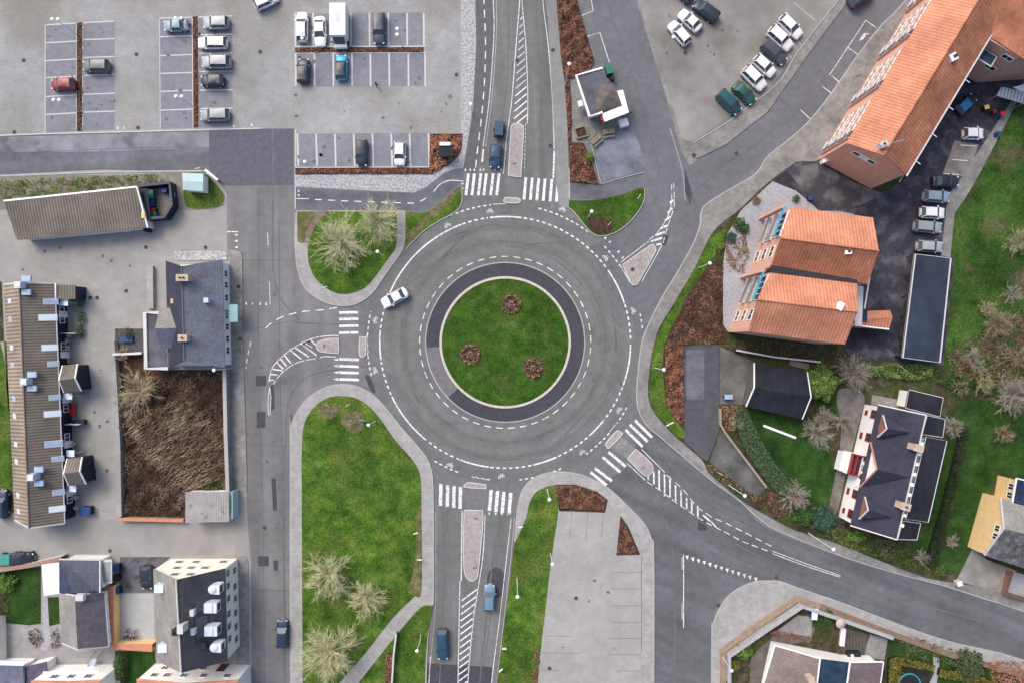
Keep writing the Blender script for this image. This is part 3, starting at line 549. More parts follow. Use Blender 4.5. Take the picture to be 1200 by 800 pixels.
# cycle lane, inner line: solid arcs and wide dashes at the arms
for a, b in ((157, 110.5), (97, 82.5), (35, 18), (-1, -20), (-38.5, -48), (-66, -77), (-97.5, -111), (-129, -154.5), (-172, -185.5)): A(147, a, b, 1.7)
for a, b in ((110, 98), (81.5, 36.5), (17.5, 1), (-20.5, -38), (-49, -65.5), (-78, -97), (-111.5, -128), (-155.5, -171), (-186.5, -202)): A(147, a, b, 1.7, (4, 3.4))
for a, b in ((116, 96), (76, 52), (44, 31), (12, 5), (-28, -36), (-41, -54), (-66, -84), (-96.5, -104), (-110, -122), (-166, -193)): A(161.5, a, b, 1.5, (3.6, 3.2))
A(162, 95, 89.5, .7); A(162, -98, -104, .7); A(162, -183, -174, .9); A(161, -36.5, -40.5, .7)
# zebra crossings: list of bars (start, end)
def bar(a, b, wd=3.2): line([a, b], wd)
for x in (547.5, 554.5, 562, 568.5, 576.5, 583.5): bar((x + 1.5, 203.5), (x - 1.5, 229))
for x in (616, 623.5, 631, 638.5, 646.5, 654): bar((x + .3, 208 + (x - 616) * .07), (x - 2, 234 + (x - 616) * .07))
for y in (366.5, 374, 382, 390): bar((397.5, y), (420, y - .5), 3)
for y in (420.5, 428.5, 436, 444): bar((397.5, y), (420.5, y + .8), 3)
for x in (516.5, 524.5, 532, 539.5): bar((x + .2, 566.5 + (x - 516) * .15), (x - .4, 592 + (x - 516) * .15), 4)
for x in (575, 582.5, 590, 598): bar((x + .6, 573.5 + (x - 575) * .15), (x - 1.5, 598 + (x - 575) * .15), 4)
for (a, b) in (((733, 503), (753, 523)), ((738, 497), (759, 517)), ((744, 492), (764, 512)), ((713, 529), (733, 546)), ((706, 535), (727, 553)), ((697, 548), (717, 563)), ((692, 553), (711, 568))): bar(a, b, 3.2)
# give-way teeth
def tooth(c, dx, dy, b=2.6, h=3.6):
    d = Vector((dx, dy)).normalized(); n = Vector((-d.y, d.x)); c = Vector(c)
    mk.face([(*W(*p), Z) for p in (c + n * b / 2, c - n * b / 2, c + d * h)][::(1 if dx * 0 + 1 > 0 else -1)])
for x in (545.5, 551, 556, 563, 567, 580, 587): tooth((x, 200.5), -.05, -1)
for x in (573.5, 581, 588, 595.5): tooth((x, 600), -.05, 1, 3)
for y in (421, 428.5, 436, 444): tooth((396.5, y), -1, 0, 3, 6)
for p in ((708.5, 280), (714, 284.5), (724, 296), (729, 303)): tooth(p, .8, -.9, 3, 3.5)
for i in range(13): tooth((805 + i * 6.7, 650.5 + i * 2.15), .15, 1, 4, 5)
for y in (275.5, 282.5, 290): tooth((278.5, y), -1, 0, 3, 4); 
for x in (305, 312): tooth((x, 357.5), 0, -1, 2.5, 4)
tooth((288.5, 357), 0, -1, 3, 4); tooth((296, 357), 0, -1, 2, 3)
for y in (224, 229): tooth((351, y), -1, 0, 2.5, 3)
for p in ((138, 151.5), (145, 151), (274, 149), (295, 148)): tooth(p, 0, -1, 2.5, 4)
for y in (215.5, 221): tooth((541, y), 1, 0, 2.5, 3)
line([(266, 271.8), (279, 271.8)], 1.2)
# lines
line([(347, 233), (362, 233)], .9); line([(369, 234), (400, 235.5), (440, 237), (470, 238), (487, 238.5), (497, 234), (503, 230)], 1.1, (8, 7.5))
line([(508, 225), (515, 217), (522, 213), (530, 211.5), (543, 212.5)], .9, curve=True)
line([(567, -20), (567, 0), (569, 50), (567.5, 100), (564, 140), (560, 172), (557, 200)], 1.3, (9, 7), True)
line([(577, -60), (578, 0), (579, 30), (577.5, 65), (574, 110), (570, 145), (566, 172)], .8, None, True); line([(566.5, 175), (565, 190)], 1.8)
line([(580.5, -60), (581.5, 0), (582, 30), (580, 70), (577, 110), (573, 145), (569, 172)], .5, None, True, mw)
line([(609, -40), (609, 0), (605, 50), (600, 115), (594, 160), (590, 204)], .9, None, True); line([(611, -40), (611.5, 0), (616, 50), (618.5, 110), (618, 145)], .8, None, True)
line([(616, 145), (614.5, 200)], .6, (3, 2)); line([(634, -60), (636, 0), (642, 50), (647, 110), (649.5, 175)], .8, None, True); line([(638.5, -60), (640.5, 0), (647, 60), (651, 110), (653, 180)], .4, None, True, mw)
line([(649.5, 177), (648.5, 209)], 2.0)
for i in range(15):
    y = 20 + i * 8.2; t = y / 140.0; x0 = 609.5 - 12 * t * .8; x1 = 612 + 6 * min(1, t * 1.2)
    line([(x0 + 1.2, y + (x1 - x0) * .75), (x1 - .5, y)], 1.5, m=mk if i > 9 else mw)
# west arm hatch
line([(397, 393), (384, 393.5), (370, 395.5), (357, 400), (346, 406), (335, 414), (324, 424), (318, 433), (315, 447)], .9, (22, 1.2), True)
line([(394, 418), (382, 417.5), (375, 418.5)], .8, None, True); line([(370, 420), (360, 421.5), (350, 424), (340, 429), (331, 436), (325, 443), (320, 450)], .9, (12, 1.5), True)
for a, b in (((363.5, 398), (370, 404)), ((352, 402), (371, 416)), ((345, 406.5), (362, 418)), ((339, 409), (353, 420.5)), ((332.5, 415), (341, 425.5)), ((328, 419), (336, 429)), ((324, 424), (332, 432)), ((319, 432), (331, 434)), ((317, 438), (325, 439)), ((315.5, 445), (321, 445))): line([a, b], 1.7)
for a, b in (((357, 402), (366, 407)), ): line([a, b], 1.2)
line([(316, 452), (314, 470), (314.5, 486), (316.5, 486), (317.5, 465), (316, 452)], .7)
line([(395, 360.5), (375, 363.5), (350, 366), (325, 374), (308, 387)], 1.1, (9, 7), True)
line([(313.5, 273), (314.5, 288)], .8); line([(316, 330), (316.5, 357)], .6); line([(294, 400), (290, 418), (288, 432)], 1, (6, 4))
# south arm
line([(541.5, 598), (540.5, 680)], 1.2); line([(539, 680), (536.5, 810)], .9); line([(568.5, 603), (566, 650), (561, 684), (553, 740), (547.5, 810)], .9, None, True)
for i in range(17):
    y = 690 + i * 8.2; t = (y - 684) / 120.0; x0 = 540.5 - 4 * t; x1 = 560 - 11.5 * t
    line([(x0 + .5, y + (x1 - x0) * .7), (x1 - .5, y)], 1.6)
line([(510.5, 600), (510.5, 700), (506, 760), (500, 820)], .6, (1.2, 1), True, mw); line([(504.5, 768), (501, 830)], .9)
line([(599, 607), (594, 650), (586, 720), (577, 790), (570, 860)], .8, None, True); line([(603, 606), (598, 660), (590, 730), (582, 800)], .5, None, True, mw)
# south-east arm
line([(752, 526), (779, 553)], .8); line([(735, 542.5), (756, 562)], .8)
line([(781, 556), (800, 572), (817, 594), (835, 606), (850, 612), (870, 622), (905, 640)], .9, (8, 5), False)
line([(758, 564), (775, 575), (793, 589), (808, 599), (818, 606), (830, 613), (850, 623), (870, 634), (900, 645)], .9, (8, 4), False)
for i, (x, y0, y1) in enumerate(((759.5, 557, 562), (766, 552, 567), (772.3, 550, 573), (778.6, 555, 581), (785, 558, 582), (791.5, 568, 587), (798, 574, 592), (804.5, 583, 596), (810.5, 587, 600), (817.5, 592, 606))): line([(x, y0), (x + .3, y1)], 1.8)
line([(824, 603), (833, 611)], 1.6); line([(833, 610), (840, 618)], 1.4)
line([(905, 645), (945, 660), (985, 674)], .7); line([(905, 648), (945, 663), (984, 675.5)], .7)
line([(801, 649), (801, 735)], 1.0); line([(799.3, 652), (799.3, 667)], .6); line([(799.3, 706), (799.3, 725)], .6)
# north-east arm
line([(727, 308), (760, 283)], .8); line([(726.5, 310), (738, 331)], .8); line([(776, 287), (765, 307), (752, 330)], .8)
line([(761, 281), (770, 273), (778, 262), (784, 250), (787, 235), (787, 215)], .8, (7, 4), True); line([(777, 285), (781, 270), (786, 255), (790, 240), (789.5, 215)], .8, (7, 4), True)
for a, b in (((763, 283), (776, 279)), ((768, 276), (779, 272)), ((774, 268), (783, 264)), ((779, 259), (786, 254)), ((769, 287), (775, 286)), ((782, 250), (788, 244)), ((785, 238), (790, 234))): line([a, b], 2.2)
line([(803, 235), (801, 210), (797, 190), (785, 150)], .5, None, True, mw)
line([(692, -5), (695, 13), (680, 19)], .8); line([(688, 43), (703, 38.5), (714, 73)], .8)
for a, b in (((1014.5, 24), (1027, 33)), ((994, 56), (1006, 65)), ((974.5, 89), (984, 97)), ((963, 101), (975, 110)), ((938, 129), (950, 140))): line([a, b], .8)
line([(1014.5, 24), (972, 88)], .7)
line([(1007, 48), (1013, 40), (1018, 40)], 1.4); line([(1010, 47), (1016, 39)], 1.2)
line([(667.5, 172), (667.5, 234)], .5, m=mw); line([(666.5, 197), (667, 233)], .5, m=mw)
for a in ((930, 3, 955, 24), (921, 62, 928, 68), (933, 47, 940, 54), (910, 75, 916, 82), (897, 88, 903, 95), (884, 100, 890, 107), (872, 112, 878, 118), (858, 122, 864, 128)): line([(a[0], a[1]), (a[2], a[3])], .7, m=mw, z=.026)
def bike(cx, cy, rot, s=1.0):
    ca, sa = math.cos(rot), math.sin(rot)
    T = lambda x, y: (cx + (x * ca - y * sa) * s, cy + (x * sa + y * ca) * s)
    for wx in (-2.4, 2.4): line([T(wx + 1.5 * math.cos(t), 1.2 + 1.5 * math.sin(t)) for t in [i * math.pi / 5 for i in range(11)]], .6)
    for pl in ([(-2.4, 1.2), (-1, -1.2), (1.6, -1.2), (2.4, 1.2)], [(-1, -1.2), (0, 1.2), (1.6, -1.2)], [(-1.6, -2.2), (-.4, -2.2)], [(1.6, -1.2), (1.4, -2.6), (2.2, -2.8)]): line([T(*p) for p in pl], .6)
for x, y, r in ((524, 264, -30), (574, 247, 0), (439, 375, -75), (659, 245, 12), (710, 302, 50), (742.5, 364, 75), (527.5, 544, 20), (587.5, 557, -10), (725, 480, -50), (682, 529, -30), (440, 434, 95)): bike(x, y, R(r))
tag(mk.build('road_markings', WHITE), kind='structure'); tag(mw.build('worn_road_markings', WHITEW), kind='structure')
# manhole covers, countable: things of their own
mh = [(28, 71, 'on the pale paving left of the red hatchback'), (160, 64, 'between the two left blocks of parking bays'), (17, 155, 'at the far left edge of the car park paving'), (162, 150, 'beside the white triangles at the car park exit'), (305, 61, 'on the lane right of the silver cars'),
      (535, 88, 'on the paving beside the pebble strip'), (171, 290, 'on the yard below the long brown garage roof'), (241, 290, 'above the slate roofed house'), (148, 341, 'in the yard between terrace and slate roofed house'), (106, 349, 'left one of a pair by the terrace north end'), (114, 349, 'right one of a pair by the terrace north end'),
      (310, 618, 'on the street left of the big green'), (111, 551, 'upper one of a pair by the lower terrace porch'), (111, 560, 'lower one of a pair by the lower terrace porch'), (129, 645, 'on the alley above the solar panel roof'), (648, 59, 'on the pavement left of the copper hedge'), (606, 71, 'at the left line of the upper hatched area'),
      (645, 171, 'on the north road beside the long traffic island'), (863, 180, 'on the lane below the two green cars'), (813, 182, 'on the pavement corner below the north-east car park'), (803, 62, 'behind the parked white cars'), (675, 700, 'in the middle of the empty slab car park'), (644, 782, 'at the lower left edge of the slab car park'),
      (842, 709, 'at the kerb of the rounded south-east corner'), (910, 676, 'on the south-east road beside the kerb'), (741, 316, 'on the triangular traffic island'), (280, 336, 'on the pavement beside the slate roofed house top'), (282, 397, 'on the pavement beside the slate roofed house foot')]
mhp = None
for i, (x, y, wh) in enumerate(mh):
    p = W(x, y)
    if mhp is None:
        m_ = MB(); m_.lathe((0, 0, 0), [(.30, 0), (.30, .012), (.26, .016), (.0, .016)], 20); mhp = m_.build('manhole_cover', PATCH); o = mhp
        tag(mhp, None, 'manhole cover', 'manhole covers set in the paving')
    else: o = link(mhp.copy())
    zz = .026 if (x < 345 or x > 650) else .03
    if (x, y) in ((741, 316), (675, 700), (644, 782), (280, 336), (282, 397), (813, 182)): zz = .15
    o.location = (p[0], p[1], zz); o['label'] = 'dark round manhole cover ' + wh
# ------------------------------------------------------------------ buildings
def V3(p, z): return Vector((p[0], p[1], z))
def plane_uv(q):
    """uv in metres: u along the first edge, v up the slope"""
    o = q[0]; u = (q[1] - q[0]).normalized(); n = (q[1] - q[0]).cross(q[2] - q[0]).normalized(); v = n.cross(u)
    return [((p - o).dot(u), (p - o).dot(v)) for p in q]
def slab(mb, q, t=.14):
    q = [Vector(p) for p in q]; n = (q[1] - q[0]).cross(q[2] - q[0])
    if n.z < 0: q = [q[1], q[0]] + q[:1:-1]
    mb.face(q, plane_uv(q)); b = [p - Vector((0, 0, t)) for p in q]; m = len(q)
    mb.face(b[::-1])
    for i in range(m): mb.face([b[i], b[(i + 1) % m], q[(i + 1) % m], q[i]])
def board(mb, a, b, w_=.16, h_=.2, up=.02):
    a, b = Vector(a), Vector(b); u = (b - a).normalized(); s = Vector((-u.y, u.x, 0)).normalized() * w_ / 2; z = Vector((0, 0, 1))
    vs = []
    for p in (a, b):
        for ds, dz in ((-1, -h_), (1, -h_), (1, up), (-1, up)): vs.append(p + s * ds + z * dz)
    mb.mesh(vs, [(0, 1, 2, 3), (7, 6, 5, 4), (0, 4, 5, 1), (1, 5, 6, 2), (2, 6, 7, 3), (3, 7, 4, 0)])
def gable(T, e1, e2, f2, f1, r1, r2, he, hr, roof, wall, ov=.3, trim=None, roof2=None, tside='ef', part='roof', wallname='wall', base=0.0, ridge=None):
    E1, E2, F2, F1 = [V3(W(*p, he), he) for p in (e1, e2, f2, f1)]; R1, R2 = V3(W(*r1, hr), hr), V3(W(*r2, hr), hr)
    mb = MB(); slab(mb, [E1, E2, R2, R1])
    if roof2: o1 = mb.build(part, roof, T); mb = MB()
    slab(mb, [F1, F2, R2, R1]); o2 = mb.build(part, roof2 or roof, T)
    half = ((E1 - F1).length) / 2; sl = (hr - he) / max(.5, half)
    poly = [(E1.x, E1.y), (E2.x, E2.y), (F2.x, F2.y), (F1.x, F1.y)]
    inn = inset(poly, ov)
    # keep the order of poly
    if ccw(poly)[0] != poly[0]: inn = inn[::-1]
    zt = he + sl * ov - .16
    e1i, e2i, f2i, f1i = inn
    d = (R2 - R1).normalized(); D2_ = Vector((d.x, d.y)).normalized()
    def foot(R_, a, b, s):      # where the ridge line crosses the end wall; the wall stays upright there
        a, b, r = Vector(a), Vector(b), Vector((R_.x, R_.y)); e = b - a; den = D2_.x * e.y - D2_.y * e.x
        if abs(den) < 1e-6: return R_ + d * s * ov
        t = ((a.x - r.x) * e.y - (a.y - r.y) * e.x) / den
        return Vector((*(r + D2_ * t), R_.z)) if t * s > .05 else R_ + d * s * .06
    r1i, r2i = foot(R1, e1i, f1i, 1), foot(R2, e2i, f2i, -1)
    mb = MB()
    mb.face([(*e1i, base), (*e2i, base), (*e2i, zt), (*e1i, zt)]); mb.face([(*f1i, base), (*f2i, base), (*f2i, zt), (*f1i, zt)])
    mb.face([(*e1i, base), (*f1i, base), (*f1i, zt), (r1i.x, r1i.y, hr - .17), (*e1i, zt)]); mb.face([(*e2i, base), (*f2i, base), (*f2i, zt), (r2i.x, r2i.y, hr - .17), (*e2i, zt)])
    mb.build(wallname, wall, T)
    if trim:
        for a, b in ((E1, R1), (F1, R1), (E2, R2), (F2, R2)):
            mb = MB(); board(mb, a, b); mb.build('verge_board', trim, T)
    if ridge is not None:
        mb = MB(); mb.tube(R1 + Vector((0, 0, .02)), R2 + Vector((0, 0, .02)), .11, .11, 8); mb.build('ridge_tiles', ridge, T)
    return dict(e1=e1i, e2=e2i, f2=f2i, f1=f1i, R1=R1, R2=R2, E1=E1, E2=E2, F1=F1, F2=F2, zt=zt)
def flat(T, pts, h, roof, wall, trim=None, rim=.22, ov=.1, part='roof', wallname='wall', wallmat=True, tr=.12):
    P = WL(pts, h)
    mb = MB(); P = ccw(P); top = [V3(p, h) for p in P]
    slab(mb, top, .18); mb.build(part, roof, T)
    if wallmat:
        mb = MB(); mb.prism(inset(P, ov + .1), 0, h - .18); mb.build(wallname, wall, T)
    if trim:
        mb = MB(); mb.ribbon(inset(P, tr / 2), tr, h - .3, h + rim, True); mb.build('roof_edge', trim, T)
    return P
def window(T, p, q, t, z, w_, h_, fm=None, panes=2, name='window', out=.04, gl=None):
    """a framed window on the wall line p-q at fraction t, sill centre height z; outward is away from the thing's origin"""
    p, q = Vector(p), Vector(q); u = (q - p).normalized(); c = p.lerp(q, t); n = Vector((-u.y, u.x)); o = LOC[T.name]
    if n.dot(c - Vector((o[0], o[1]))) < 0: n = -n
    a = math.atan2(u.y, u.x); c = c + n * out; mb = MB(); f = .09
    for s in (-1, 1):
        mb.box((c.x + u.x * s * (w_ - f) / 2, c.y + u.y * s * (w_ - f) / 2, z), (f, .1, h_), a)
        mb.box((c.x, c.y, z + s * (h_ - f) / 2), (w_ - 2 * f, .1, f), a)
    for k in range(1, panes):
        d = -w_ / 2 + w_ * k / panes; mb.box((c.x + u.x * d, c.y + u.y * d, z), (.06, .09, h_ - 2 * f), a)
    F = mb.build(name, fm or TRIM, T)
    mb = MB(); mb.box((c.x - n.x * .03, c.y - n.y * .03, z), (w_ - 2 * f, .05, h_ - 2 * f), a); mb.build('pane', gl or GLASS, F)
    return F
def mid(*pts): return tuple(sum(a) / len(pts) for a in zip(*pts))
def house(name, label, px, py, cat_='house', group=None):
    p = W(px, py); return thing(name, label, cat_, (p[0], p[1], 0), group)
def chimney(T, px, py, h, top, sx, sy, ang_=0, mat=None, pots=1, name='chimney', low=1.8):
    c = W(px, py, top); mb = MB(); mb.box((*c, (h + top) / 2 - low / 2), (sx, sy, top - h + low), ang_); mb.box((*c, top + .04), (sx + .12, sy + .12, .12), ang_); ch = mb.build(name, mat or TANB, T)
    for i in range(pots):
        d = (i - (pots - 1) / 2) * .5; mb = MB(); mb.lathe((c[0] + d * math.cos(ang_), c[1] + d * math.sin(ang_), top + .1), [(.13, 0), (.11, .3), (.08, .3), (.08, .05)], 10); mb.build('chimney_pot', LEAD, ch)
    return ch
def skylight(T, G, side, u, v, lw, lh, gl=SKYL, up=.06):
    """a roof window lying in roof plane: u along the ridge, v from eave to ridge"""
    a, b = (G['E1'], G['E2']) if side == 'e' else (G['F1'], G['F2'])
    ev = a.lerp(b, u); rv = G['R1'].lerp(G['R2'], u); c = ev.lerp(rv, v)
    U = (b - a).normalized(); Vv = (rv - ev).normalized(); n = U.cross(Vv)
    if n.z < 0: n = -n
    def quad(mb, w_, h_, z0, z1):
        vs = [c + U * (sx * w_ / 2) + Vv * (sy * h_ / 2) + n * z for z in (z0, z1) for sx, sy in ((-1, -1), (1, -1), (1, 1), (-1, 1))]
        mb.mesh(vs, [(4, 5, 6, 7), (0, 1, 5, 4), (1, 2, 6, 5), (2, 3, 7, 6), (3, 0, 4, 7)])
    mb = MB(); quad(mb, lw, lh, 0, up); F = mb.build('roof_window', TRIMG, T)
    mb = MB(); quad(mb, lw - .16, lh - .16, up, up + .02); mb.build('pane', gl, F)
def door(T, p, q, t, w_=1.0, h_=2.1, mat=None, name='door'):
    p, q = Vector(p), Vector(q); u = (q - p).normalized(); c = p.lerp(q, t); n = Vector((-u.y, u.x)); o = LOC[T.name]
    if n.dot(c - Vector((o[0], o[1]))) < 0: n = -n
    a = math.atan2(u.y, u.x); c = c + n * .04; mb = MB(); mb.box((c.x, c.y, h_ / 2), (w_, .08, h_), a); D = mb.build(name, mat or TRIM, T)
    mb = MB(); mb.tube((c.x + u.x * w_ * .38, c.y + u.y * w_ * .38, 1), (c.x + u.x * w_ * .38 + n.x * .1, c.y + u.y * w_ * .38 + n.y * .1, 1), .03, .03, 6); mb.build('handle', STEEL, D)
def gutter(T, a, b, mat=None, r=.09):
    mb = MB(); mb.tube(a, b, r, r, 6); mb.build('gutter', mat or TRIMG, T)

# terrace of brown roofed houses, left edge
T = house('terrace_house', 'long brown tiled terrace with pale skylights and two gabled porches', 45, 470)
G = gable(T, (63.5, 332), (75, 613), (17, 609), (4.5, 333), (22.5, 332), (34, 618.5), 3.2, 5.3, T_BRN, NAVYB, roof2=T_TAN, trim=TRIMG, ridge=T_TAN)  # west slope in lighter tiles, its stronger light painted into the colour
for y, v, L, Wd, gl in ((353.5, .12, 1.9, .85, SKYL), (372, .22, 2.4, 1.0, SKYB), (407, .2, 2.1, .95, SKYB), (426, .12, 1.5, .8, SKYL), (465, .12, 1.5, .8, SKYL), (484, .2, 2.2, .95, SKYB), (519, .2, 2.3, 1.0, SKYL), (537, .1, 1.6, .8, SKYL), (576, .12, 1.6, .85, SKYL), (595, .18, 2.1, .95, SKYB)):
    skylight(T, G, 'e', (y - 332) / 281, v, Wd, L, gl)
for y in (353, 374, 407, 427, 466, 486, 519, 539, 578, 597): skylight(T, G, 'f', (y - 333) / 277, .35, .75, .95, SKYL if y in (374, 427, 466) else CHIM)
for x, y in ((21, 334), (28, 447), (36, 559)):
    c = W(x, y, 5.9); ch = MB(); ch.box((c[0], c[1], 5.3), (.95, .95, 1.5)); cho = ch.build('chimney', CHIM, T)
    for s in (-1, 1):
        m = MB(); m.box((c[0] + .65, c[1] + s * 1.0, 5.05), (1.3, .8, .35)); m.build('roof_hatch', SKYL, T)
    m = MB(); m.box((c[0] + .2, c[1], 6.1), (.5, .5, .1)); m.build('chimney_cap', TRIM, cho)
p, q = G['e1'], G['e2']
for y in (358, 372, 405, 462, 480, 515, 577, 590):
    window(T, p, q, (y - 332) / 281, 1.3, 1.2, 1.2)
for y in (366, 415, 470, 524, 583): door(T, p, q, (y - 332) / 281, .95, 2.05, TRIM)
for y in (389, 499):
    c = Vector(p).lerp(Vector(q), (y - 332) / 281); m = MB(); m.box((c.x + 1.1, c.y, .9), (2.2, .12, 1.8)); m.build('screen_wall', TRIMG, T)
for x, y, a, b_ in ((75, 354.5, 1.2, 1.0), (80, 464, 1.2, .9), (82.5, 531, 1.2, 1.0), (85, 572, 1.1, 1.0)):
    c = W(x, y, 2.3); m = MB(); m.box((c[0], c[1], 2.3), (a, b_, .1)); m.tube((c[0] + a * .45, c[1], .0), (c[0] + a * .45, c[1], 2.25), .05); m.build('door_canopy', SKYB, T)
gutter(T, G['E1'] + Vector((.06, 0, -.1)), G['E2'] + Vector((.06, 0, -.1)))
for (lab, dy, dx) in (('upper', 0, 0), ('lower', 109, 5.5)):
    gable(T, (73 + dx, 428 + dy), (90.5 + dx, 426 + dy), (95 + dx, 458 + dy), (75 + dx, 460 + dy), (68.8 + dx, 445.5 + dy), (87.5 + dx, 443 + dy), 3.0, 4.5, T_BRN, NAVYB, trim=TRIM, part='porch_roof', wallname='porch_wall', ov=.2)
    for k in (439, 452): pass
m = MB(); q4 = [V3(W(x, y, 2.9), 2.9) for x, y in ((66.5, 334), (88, 334), (88, 350.5), (66.5, 350.5))]; slab(m, q4); m.build('porch_roof', T_BRN, T)
m = MB(); m.prism(inset(WL([(66.5, 334), (88, 334), (88, 350.5), (66.5, 350.5)], 2.9), .15), 0, 2.76); m.build('porch_wall', NAVYB, T)
m = MB(); m.box((*W(65, 341, 3.05), 3.0), (.28, 2.3, .35)); m.build('fascia', TRIM, T)

# long garage with brown roof
T = house('garage_block', 'long low garage with brown tiled mono roof and white doors', 92, 250, 'garage')
hh = 2.9; pts = [(4, 235.5), (160, 219), (173, 267), (20, 281.5)]
A_, B_, C_, D_ = [V3(W(*p, h), h) for p, h in zip(pts, (3.3, 3.3, 2.5, 2.5))]
m = MB(); slab(m, [D_, C_, B_, A_]); m.build('roof', T_BRN, T)
wp = inset([(v.x, v.y) for v in (A_, B_, C_, D_)], .3)
m = MB(); m.prism(wp, 0, 2.45); m.build('wall', WWALL, T)
m = MB(); board(m, A_, B_, .25, .25); board(m, B_, C_, .2, .25); m.build('roof_edge', TRIM, T)
wd = [p for p in wp]; lo = sorted(wd, key=lambda p: p[1])[:2]; lo.sort()
for t in (.16, .28, .40, .52, .64, .76): door(T, lo[0], lo[1], t, 2.2, 2.1, TRIM, 'garage_door')
c = W(168, 252, 2.7); m = MB(); m.box((c[0], c[1], 2.7), (.5, 1.0, .25)); m.build('roof_vent', YELW, T)
# bin enclosure
T = house('bin_shelter', 'dark boarded bin enclosure with an open corner beside the long garage', 190, 243, 'enclosure')
m = MB(); m.ribbon(WL([(163, 222), (206, 217.5), (208.5, 243), (200, 257), (176, 259.5), (177, 273)]), .35, 0, 1.9); m.build('fence_panel', NAVYB, T)
m = MB(); m.ribbon(WL([(163, 222), (206, 217.5), (208.5, 243), (200, 257), (176, 259.5)]), .42, 1.9, 2.0); m.build('coping', pm('dark_coping', two((.09, .09, .12), .1), 2), T)
m = MB(); m.prism(WL([(163, 222), (173, 221), (176, 258), (175, 262)], 2.2), 2.1, 2.2, True); m.build('roof', NAVYB, T)
sheet('enclosure_floor', [(172, 222), (205, 219), (207, 243), (199, 256), (176, 258)], .03, pm('leafy_slabs', two((.22, .21, .19), .3), 2, fine=.3, rough=.95))
# electricity cabinet
T = house('substation_kiosk', 'small square electricity kiosk with pale teal metal roof on grass', 227, 214, 'kiosk')
gable(T, (213.5, 203), (238, 203.5), (238, 224.5), (214, 222.5), (214, 212.5), (238, 213.5), 2.2, 2.4, TEALR, WWALL, ov=.15)
# slate house
T = house('slate_house', 'white rendered house with broad blue slate roof and lean-to', 235, 362)
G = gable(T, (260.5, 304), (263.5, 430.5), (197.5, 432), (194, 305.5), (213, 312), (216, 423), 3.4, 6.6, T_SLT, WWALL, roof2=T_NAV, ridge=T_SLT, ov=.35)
for i, y in enumerate((317, 331, 347, 352, 369, 383, 398, 412)):
    if i == 3: continue
    window(T, G['e1'], G['e2'], (y - 304) / 126, 1.5, 1.05, 1.3)
m = MB(); c = W(270, 367, 2.6); m.box((c[0] + .4, c[1], 2.5), (1.3, 2.6, .1)); m.build('door_canopy', pm('canopy_glass', two((.25, .42, .44), .1), 1, rough=.2), T); door(T, G['e1'], G['e2'], .5, 1.1, 2.1, pm('teal_paint', two((.1, .3, .33), .1), 2))
chimney(T, 213.5, 325.5, 6, 7.4, 1.6, .85, 0, TANB, 2); chimney(T, 214, 396, 6, 7.2, 1.2, .85, 0, TANB, 1)
c = W(242, 352, 5.2); m = MB(); m.box((c[0], c[1], 5.1), (.7, .7, .7)); m.build('roof_vent', CHIM, T)
c = W(202.5, 353, 4.6); m = MB(); m.box((c[0], c[1], 4.6), (.4, .7, .6)); m.build('roof_vent', TANB, T)
m = MB(); zz = 4.0; q1 = [V3(W(x, y, h), h) for x, y, h in ((187, 361, 4.0), (206, 361, 4.0), (214, 384.5, 5.2), (181.5, 384.5, 5.2))]; slab(m, q1); m.build('dormer_roof', T_GRY, T)
m = MB(); q2 = [V3(W(x, y, h), h) for x, y, h in ((181.5, 385, 5.2), (214, 385, 5.2), (209, 408.5, 4.0), (188, 408.5, 4.0))]; slab(m, q2); m.build('dormer_roof', roofm('lead_slates', (.12, .13, .19), .12, dark=.6), T)
m = MB(); m.prism(inset(WL([(187, 361), (206, 361), (209, 408), (188, 408)], 4.0), .25), 0, 3.9); m.build('dormer_wall', WWALL, T)
P = [(168.5, 366), (186, 366), (196, 430), (196.5, 432), (170, 432.5)]
m = MB(); slab(m, [V3(W(x, y, 2.6), 2.6) for x, y in P]); m.build('annex_roof', FELTG, T)
m = MB(); m.prism(inset(WL(P, 2.6), .2), 0, 2.42); m.build('annex_wall', WWALL, T)
m = MB(); m.ribbon(WL([(187, 366.5), (169.5, 366.5), (171, 431.5), (197, 431.5)], 2.8), .5, 2.5, 2.85); m.build('parapet', TRIMG, T)
